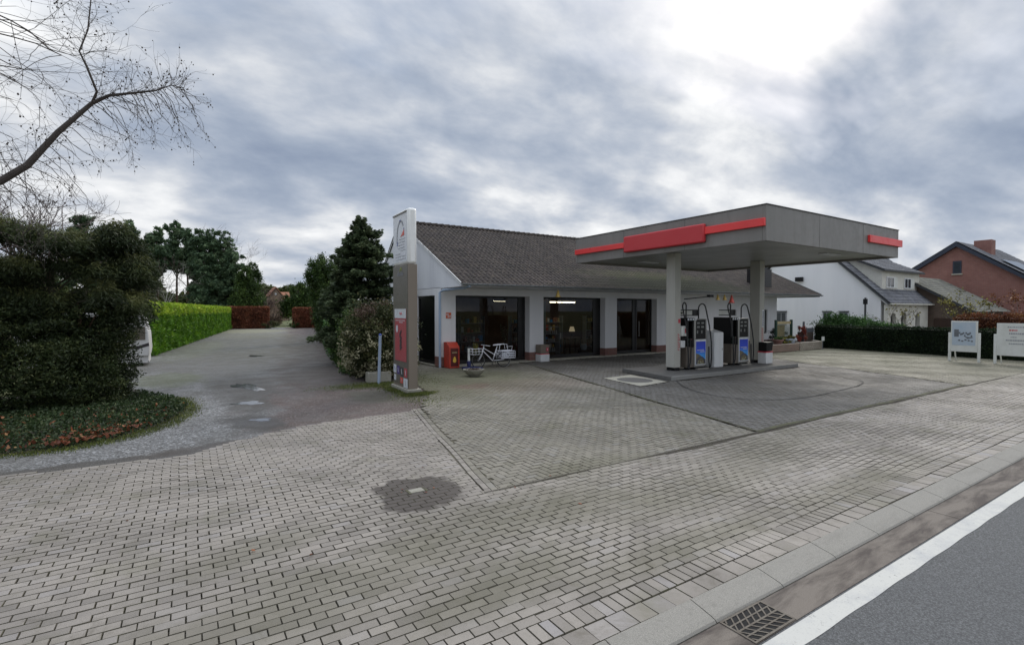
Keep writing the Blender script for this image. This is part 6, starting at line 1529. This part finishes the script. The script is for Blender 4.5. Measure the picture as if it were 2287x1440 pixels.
for p in random.sample(tips, min(800, len(tips))):
    s = random.uniform(.007, .019); q = p + Vector((random.gauss(0, .02), random.gauss(0, .02), -random.uniform(0, .03)))
    b_.lathe((q.x, q.y, q.z - s), [(0, 0), (s * .7, s * .4), (s * .8, s), (s * .4, s * 1.7), (0, s * 2)], 5)
o = b_.build('seed_pods', M['twig'], t); o['kind'] = 'stuff'
def baretree(lab, x, y, h, r, depth, mat=None, group=None, name='bare_tree', lean=0, split=(2, 3)):
    t = thing(name, lab, 'tree', (x, y, 0), group=group); tips = []
    b2 = MB(); b2.tube([(x, y, -.1), (x + lean * .3, y, h * .15), (x + lean, y, h * .3)], [r, r * .85, r * .7], 8); b2.build('trunk', mat or M['bark'], t)
    b2 = MB()
    for k in range(5):
        a = k * 1.256 + random.random(); grow(b2, (x + lean, y, h * .3 - .02 * k), Vector((math.cos(a) * .7, math.sin(a) * .7, 1.0)), h * .27, r * .55, depth, tips, .22, .12, 4, split, .72, .5, .011)
    b2.build('branches', mat or M['twig_purple'], t); return t
baretree('bare purple brown tree rising behind the dark evergreen at the left', -5.9, 27, 7.4, .22, 4)
baretree('bare tree showing between the evergreen crown and the pines', -9.0, 42, 11, .25, 4)

# --- generic foliage crown along limbs
def crown_tree(name, lab, x, y, h, trunk_r, blobs, n, mat, leaf, group=None, bark=None, flat=.0, cs=.25, cat='tree', droop=0, trunk_h=None, D=None, spread=1.0, lean=0):
    t = thing(name, lab, cat, (x, y, 0), group=group)
    th = trunk_h or h * .9
    b2 = MB(); b2.tube([(x, y, -.1), (x + lean * .3, y, th * .35), (x + lean * .6 + .05, y + .05, th * .7), (x + lean, y, th)], [trunk_r, trunk_r * .8, trunk_r * .5, trunk_r * .12], 8)
    tot_ = sum(b3[1][0] * b3[1][2] for b3 in blobs); P_, A2 = [], []
    for c_, r_ in blobs:
        k = int(n * r_[0] * r_[2] / tot_); p, v = blobpts((x + c_[0], y + c_[1], c_[2]), r_, k, cs=cs); P_.append(p); A2.append(np.clip(v + random.uniform(-.12, .12), 0, 1))
        zz = max(.2, c_[2] - r_[2] * .8); fz = min(zz, th * .95); b2.tube([(x + lean * fz / th, y, fz * .85), (x + c_[0] * .6, y + c_[1] * .6, zz), (x + c_[0], y + c_[1], c_[2])], [trunk_r * .35, trunk_r * .22, .015], 5)
    b2.build('trunk', bark or M['bark'], t)
    P_ = np.concatenate(P_); A2 = np.concatenate(A2)
    V, F, A_ = leaves(P_, *leaf, flat=flat, droop=droop, var=A2, D=None if D is None else np.tile(D, (len(P_), 1)), spread=spread); npmesh('crown', V, F, mat, A_, t)
    return t
# big evergreen cluster at the left: feathery cedar over a dense yew
def pad_crown(lab):
    """feathery conifer: layered, drooping fans of foliage with gaps between them"""
    x0, y0_ = -3.1, 18.5; t = thing('cedar_tree', lab, 'tree', (x0, y0_, 0))
    b2 = MB(); b2.tube([(x0, y0_, -.1), (x0 + .05, y0_, 2), (x0 - .05, y0_, 3.4), (x0 + .1, y0_, 4.7)], [.17, .13, .09, .02], 8)
    P_, D_, A2 = [], [], []
    for k in range(270):
        x = random.uniform(-7.4, -1.02); yy = y0_ + random.gauss(0, .45)
        top = float(np.interp(x, [-7.5, -5.5, -4.1, -3.2, -2.6, -1.95, -1.75, -1.5, -1.1, -.7], [5.3, 5.2, 4.75, 4.75, 4.35, 4.75, 5.1, 4.35, 3.9, 3.35]))
        lo = float(np.interp(x, [-7.5, -1.6, -1.1, -.7], [1.9, 2.0, 2.45, 3.0])); z = random.uniform(lo, top)
        if k % 3 == 0: z = top - random.uniform(0, .25)
        rr_ = random.uniform(.32, .62) * (.7 if x > -1.3 else 1); sgn = 1 if x > x0 else -1; pv = random.uniform(-.2, .25)
        if k % 7 == 0: b2.tube([(x0, y0_, min(4.5, max(1.5, z - .9))), ((x + x0) / 2, (yy + y0_) / 2, z - .12), (x, yy, z)], [.03, .016, .005], 4, cap=False)
        m = int(1150 * rr_); a = rng.uniform(0, 2 * np.pi, m); q = rr_ * rng.uniform(0, 1, m) ** .6
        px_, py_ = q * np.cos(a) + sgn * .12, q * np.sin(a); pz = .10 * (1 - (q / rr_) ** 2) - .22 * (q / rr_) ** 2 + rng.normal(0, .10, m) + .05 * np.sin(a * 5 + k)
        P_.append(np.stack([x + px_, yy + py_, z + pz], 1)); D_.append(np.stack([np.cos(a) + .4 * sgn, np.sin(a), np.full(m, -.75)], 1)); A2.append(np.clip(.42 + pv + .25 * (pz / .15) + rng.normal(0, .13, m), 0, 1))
    b2.build('trunk', M['bark'], t)
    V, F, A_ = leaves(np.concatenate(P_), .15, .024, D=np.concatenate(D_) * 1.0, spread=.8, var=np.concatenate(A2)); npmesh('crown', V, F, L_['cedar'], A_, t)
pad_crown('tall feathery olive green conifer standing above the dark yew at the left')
crown_tree('yew_tree', 'dense dark green yew reaching to the ground beside the gravel drive', -2.5, 18.0, 3.0, .14,
    [((.5, -.1, 1.1), (.8, .9, 1.0)), ((-.6, -.5, 1.0), (1.1, .9, .95)), ((.5, .2, 1.75), (.75, .8, .5)), ((-.8, -.1, 1.7), (1.0, .9, .55)), ((.7, .1, .5), (.65, .6, .5)), ((-.2, -.7, .45), (1.1, .6, .45)), ((.85, 0, 2.3), (.42, .5, .5)), ((-.1, .3, 1.2), (1.1, .8, 1.0)), ((-.3, .0, 2.15), (1.0, .7, .28)), ((.35, .1, 2.35), (.6, .6, .4))],
    52000, L_['yew'], (.10, .035), cs=.22, bark=M['bark_red'])
crown_tree('yew_tree', 'dense dark yew at the far left edge with paler lower shoots', -4.9, 17.6, 3.0, .14,
    [((0, 0, 1.2), (1.3, 1.1, 1.2)), ((.5, -.6, .6), (1.0, .6, .6)), ((0, 0, 2.4), (1.4, .9, .6)), ((-1.3, .1, 1.6), (1.2, 1, 1.5))],
    32000, L_['yew'], (.10, .035), cs=.22, bark=M['bark_red'])
# fir beside the shop: whorled branches
def fir(lab, x, y, h, rad, n_wh, mat, name='fir_tree', leaf=(.14, .035), per=30, group=None, z0=1.0, bark=None, dense=1.0):
    t = thing(name, lab, 'tree', (x, y, 0), group=group)
    b2 = MB(); b2.tube([(x, y, -.1), (x, y, h * .5), (x, y, h)], [.14 * h / 7, .08 * h / 7, .012], 8)
    P_, D_, A2 = [], [], []
    for k in range(n_wh):
        f = k / (n_wh - 1); z = z0 + (h - z0 - .1) * f ** .92; R_ = rad * min((1 - f) ** .72, .80) * random.uniform(.72, 1.15) + .10
        nb = int(7 + 5 * (1 - f))
        for j in range(nb):
            a = 2 * math.pi * j / nb + k * 1.1 + random.gauss(0, .12); Rb = R_ * random.uniform(.62, 1.18); dv = random.uniform(-.12, .15)
            z = z + random.gauss(0, .16) * (1 - f * .5); tipz = z + Rb * (.16 - .26 * (1 - f)) + random.gauss(0, .09)
            p0, p1, p2 = Vector((x, y, z)), Vector((x + Rb * .55 * math.cos(a), y + Rb * .55 * math.sin(a), z + (tipz - z) * .4 - .03)), Vector((x + Rb * math.cos(a), y + Rb * math.sin(a), tipz + .05))
            b2.tube([p0, p1, p2], [.018, .012, .004], 4, cap=False)
            m = int(per * dense * (Rb + .25) * 2.2); s_ = rng.uniform(.12, 1, m) ** .75; side = rng.choice([-1, 1], m) * rng.uniform(0, 1, m) * .5 * Rb * (1.15 - s_) + rng.normal(0, .02, m)
            bx = x + Rb * s_ * math.cos(a) - side * math.sin(a); by = y + Rb * s_ * math.sin(a) + side * math.cos(a); bz = z + (tipz - z) * s_ - np.abs(side) * .25 + rng.normal(0, .06, m) - .04
            P_.append(np.stack([bx, by, bz], 1)); sg = np.sign(side) * .8; D_.append(np.stack([math.cos(a) - sg * math.sin(a), math.sin(a) + sg * math.cos(a), np.full(m, -.05)], 1))
            A2.append(np.clip(.25 + .35 * s_ + dv + rng.normal(0, .15, m), 0, 1))
    b2.build('trunk', bark or M['bark'], t)
    V, F, A_ = leaves(np.concatenate(P_), *leaf, D=np.concatenate(D_) * 1.6, spread=.45, var=np.concatenate(A2)); npmesh('crown', V, F, mat, A_, t); return t
fir('tall dark green fir with tiered branches left of the shop gable', 7.05, 24.3, 6.95, 2.35, 40, L_['fir'], leaf=(.20, .065), per=80)
crown_tree('cypress_tree', 'dark green conifer behind and left of the tall fir', 9.0, 42, 7.0, .22, [((.4, 0, 2.0), (1.0, 1, 1.6)), ((.1, 0, 4.0), (1.15, 1.1, 1.5)), ((.2, 0, 5.8), (.9, .9, 1.15)), ((-.45, 0, 5.2), (.75, .9, 1.1)), ((1.1, 0, 4.9), (.85, .9, 1.3))], 28000, L_['darkconifer'], (.17, .07), cs=.25)
crown_tree('cypress_tree', 'rounded dark tree at the far right end of the drive, beside the beech hedge', 15.9, 92, 8.2, .25, [((0, 0, 3), (2.4, 2, 2.6)), ((.5, 0, 5.6), (1.8, 2, 2.0)), ((-1.2, 0, 3.6), (1.2, 1.4, 1.6))], 9000, L_['darkconifer'], (.4, .2), cs=.25)
hedge('dark_shrub_row', 'row of dark evergreen shrubs at the drive edge between the blossom shrub and the fir', (5.85, 20.0), (7.35, 28.5), 1.1, 2.2, 24000, L_['darkconifer'], (.12, .07), wob=.22)
vb = bush('viburnum_shrub', 'big round shrub full of cream blossom behind the blue post', 'shrub', (6.05, 18.75, 1.42), (1.22, 1.1, 1.40), 26000, L_['viburnum'], (.10, .055))
p, v = blobpts((5.95, 18.6, 1.1), (1.30, 1.18, 1.1), 3600, cs=.10, shell=.95, clumps=170); p = p[p[:, 1] < 19.2]; V, F, A_ = leaves(p, .085, .06); npmesh('blossom', V, F, L_['blossom'], A_, vb)
p, v = blobpts((6.3, 18.75, 2.3), (.9, .9, .6), 3500, cs=.2, shell=.8); V, F, A_ = leaves(p, .08, .05); npmesh('bronze_shoots', V, F, L_['brownbrush'], A_, vb)
# rhododendron behind dark hedge
bush('rhododendron', 'spreading mid green rhododendron rising above the left end of the dark hedge', 'shrub', (38.4, 16.9, 1.2), (1.0, 1.9, 1.0), 12000, L_['rhodo'], (.16, .06))
bush('rhododendron', 'lower rhododendron between the white house porch and the dark hedge', 'shrub', (38.8, 14.6, .9), (.8, 1.3, .78), 7000, L_['rhodo'], (.16, .06))
# vine-like small trees by the porch
def leafy_small(lab, x, y, h, w, n, mat, leaf=(.14, .1)):
    t = thing('small_tree', lab, 'tree', (x, y, 0)); tips = []
    b2 = MB(); b2.tube([(x, y, -.1), (x, y, h * .4)], [.07, .05], 6); b2.build('trunk', M['bark'], t)
    b2 = MB()
    for k in range(5): a = k * 1.256; grow(b2, (x, y, h * .38), Vector((math.cos(a) * w, math.sin(a) * w, .7)), h * .26, .03, 3, tips, .3, .05, 4, (2, 2), .7, .5, .008)
    b2.build('branches', M['twig'], t)
    T = np.array([list(q) for q in random.choices(tips, k=n)]) + rng.normal(0, .12, (n, 3)); V, F, A_ = leaves(T, *leaf); npmesh('crown', V, F, mat, A_, t)
leafy_small('thin vine tree with few leaves trained before the arched porch', 42.6, 15.3, 3.2, 1.0, 120, L_['yellowleaf'])
leafy_small('sparse tree with yellow leaves right of the arched porch', 43.5, 12.2, 4.2, 1.0, 500, L_['yellowleaf'])
leafy_small('small tree with rust red leaves right of the low outbuilding', 44.5, 9.2, 4.0, 1.0, 900, L_['orangeleaf'])
leafy_small('bare reddish tree before the red brick house', 46.0, 6.8, 4.6, 1.0, 350, L_['orangeleaf'])
# pines at the back
def pine(lab, x, y, h, w, low, n=6500, mat=None, lean=0.0, bark=None):
    bl = []
    z = low
    while z < h - .8:
        f = (z - low) / (h - low); r_ = w * (1 - .55 * f ** 1.6) * random.uniform(.8, 1.1)
        for q in range(3): a = random.uniform(0, 6.28); bl.append(((r_ * .5 * math.cos(a), r_ * .5 * math.sin(a), z + random.uniform(-.5, .5)), (r_ * random.uniform(.55, .8), r_ * .6, .75 * random.uniform(.8, 1.3))))
        z += 1.35
    for q in range(4): a = random.uniform(0, 6.28); bl.append(((w * .45 * math.cos(a), w * .45 * math.sin(a), random.uniform(low + .5, h - 1.5)), (w * .6, w * .5, 1.1)))
    bl.append(((0, 0, h - .7), (w * .35, w * .35, .8)))
    crown_tree('pine_tree', lab, x, y, h, .2, bl, n, mat or L_['pine'], (.55, .17), group='pines beyond the green hedge', bark=bark or M['bark'], cs=.24, lean=lean)
pines = [(-11.5, 88, 15.2, 2.4, 6.0), (-9.3, 90, 14.2, 2.2, 6.5), (-7.0, 93, 15.6, 2.1, 6.5), (-5.2, 96, 14.0, 1.9, 8.0), (-3.6, 94, 15.2, 2.0, 9.0), (-1.4, 97, 16.8, 2.1, 9.5), (0.2, 95, 15.0, 1.7, 9.5), (1.8, 93, 15.2, 2.1, 7.0), (3.5, 92, 15.2, 2.5, 2.8), (5.0, 91, 15.0, 2.5, 2.4), (6.0, 90, 12.0, 1.8, 2.6), (2.2, 90, 11.5, 2.1, 2.8)]
plabs = ['pine at the far left of the row, mostly behind the feathery conifer', 'second pine from the left, half hidden by the feathery conifer', 'pine with a rounded top just right of the feathery conifer', 'thin crowned pine beside the gap of bare trunks', 'high crowned pine with a long bare trunk, left of the birch',
         'tallest pine, its crown above bare trunks', 'slim pine crown touching the tallest pine', 'pine at the left shoulder of the dense dark group', 'broad dense pine clothed to the ground in the middle of the dark group', 'dense dark pine with the pointed top at the right of the group',
         'shorter pine at the right edge of the group above the beech hedge', 'lower pine filling the front of the dense dark group']
for (x_, y_, h_, w_, lo), lb in zip(pines, plabs): pine(lb, x_, y_, h_, w_, lo, n=12500, lean=random.uniform(-.5, .5), bark=M['bark_red'] if lo > 8 else None)
for i, (x_, y_, h_, lb) in enumerate(((-2.6, 86, 9.5, 'bare birch with a pale straight trunk above the green hedge'), (-4.6, 88, 10.5, 'bare brown tree in the gap left of the birch'), (1.0, 100, 17.5, 'bare twiggy tree top rising behind the pines'), (5.5, 108, 17.5, 'thin bare tree behind the dense pines'), (-6.8, 84, 8.0, 'low reddish bare tree behind the green hedge'))):
    baretree(lb, x_, y_, h_, .14, 4, mat=M['bark_pale'] if i == 0 else None, name='bare_tree', split=(2, 2))
# two columnar conifers left of the gap
crown_tree('cypress_tree', 'cone shaped conifer with yellow green right flank at the end of the drive', 7.7, 87, 9.6, .2, [((0, 0, 3.2), (2.2, 1.8, 2.6)), ((-.1, 0, 5.6), (1.65, 1.5, 2.2)), ((0, 0, 7.7), (1.0, .9, 1.8))], 16000, L_['darkconifer'], (.3, .13), cs=.24)
crown_tree('cypress_tree', 'dark conifer with ragged top just behind the cone shaped one', 9.3, 93, 10.6, .2, [((0, 0, 3.4), (1.5, 1.6, 2.8)), ((.1, 0, 6.8), (1.4, 1.3, 2.3)), ((-.2, 0, 9.2), (.8, .7, 1.3))], 11000, L_['darkconifer'], (.3, .13), cs=.26)
baretree('bare brown tree in front of the orange roofed house', 10.8, 92, 6.5, .14, 4, name='bare_tree')
bush('brown_shrub', 'brown winter shrub in the gap between the beech hedges', 'shrub', (12.6, 98, 1.9), (2.5, 1.6, 2.2), 5000, L_['brownbrush'], (.4, .08))
bush('green_shrub', 'grey green shrub against the right end of the left beech hedge', 'shrub', (10.0, 79.4, .55), (1.0, .7, .6), 1600, L_['viburnum'], (.15, .08))
bush('green_shrub', 'small dark shrub against the left end of the right beech hedge', 'shrub', (13.0, 78.8, .45), (.7, .6, .5), 1200, L_['darkconifer'], (.15, .08))
# far wood
n = 26000; x = rng.uniform(-140, 180, n); dpt = rng.uniform(0, 1, n)
top = 11 + 5 * np.sin(x * .05 + 1) * np.sin(x * .021) + 2.5 * np.sin(x * .4) + rng.normal(0, 1, n)
top = np.where((x > 25) & (x < 60), 13.5 + .8 * np.sin(x * .5), top)
z = top * rng.uniform(0, 1, n) ** .5; y = 255 + 10 * rng.normal(size=n) * .5
V, F, A_ = leaves(np.stack([x, y, z], 1), 2.2, 1.2); core = boxq(-140, 256, -1, 180, 262, 8.0)
V2, F2, A2 = merge([(V, F, A_), core]); o = npmesh('far_wood', V2, F2, L_['wood'], A2); tag(o, 'distant strip of green brown woodland on the horizon', 'woodland', kind='stuff')
# bare crown above the shop ridge
crown_tree('bare_tree', 'bare brown tree crown just showing above the shop roof ridge', 38.3, 45, 11.2, .3, [((-1.2, 0, 9.6), (2.2, 1.6, 1.3)), ((1.2, 0, 9.3), (2.0, 1.6, 1.1))], 2600, L_['brownbrush'], (.42, .02), cs=.3, bark=M['twig_purple'], D=(0, 0, 1.0), spread=.7)
crown_tree('bare_tree', 'smaller bare crown above the shop roof close to the canopy edge', 43.0, 45, 9.8, .25, [((0, 0, 8.6), (1.2, 1.2, .9))], 900, L_['brownbrush'], (.42, .02), cs=.3, bark=M['twig_purple'], D=(0, 0, 1.0), spread=.7)
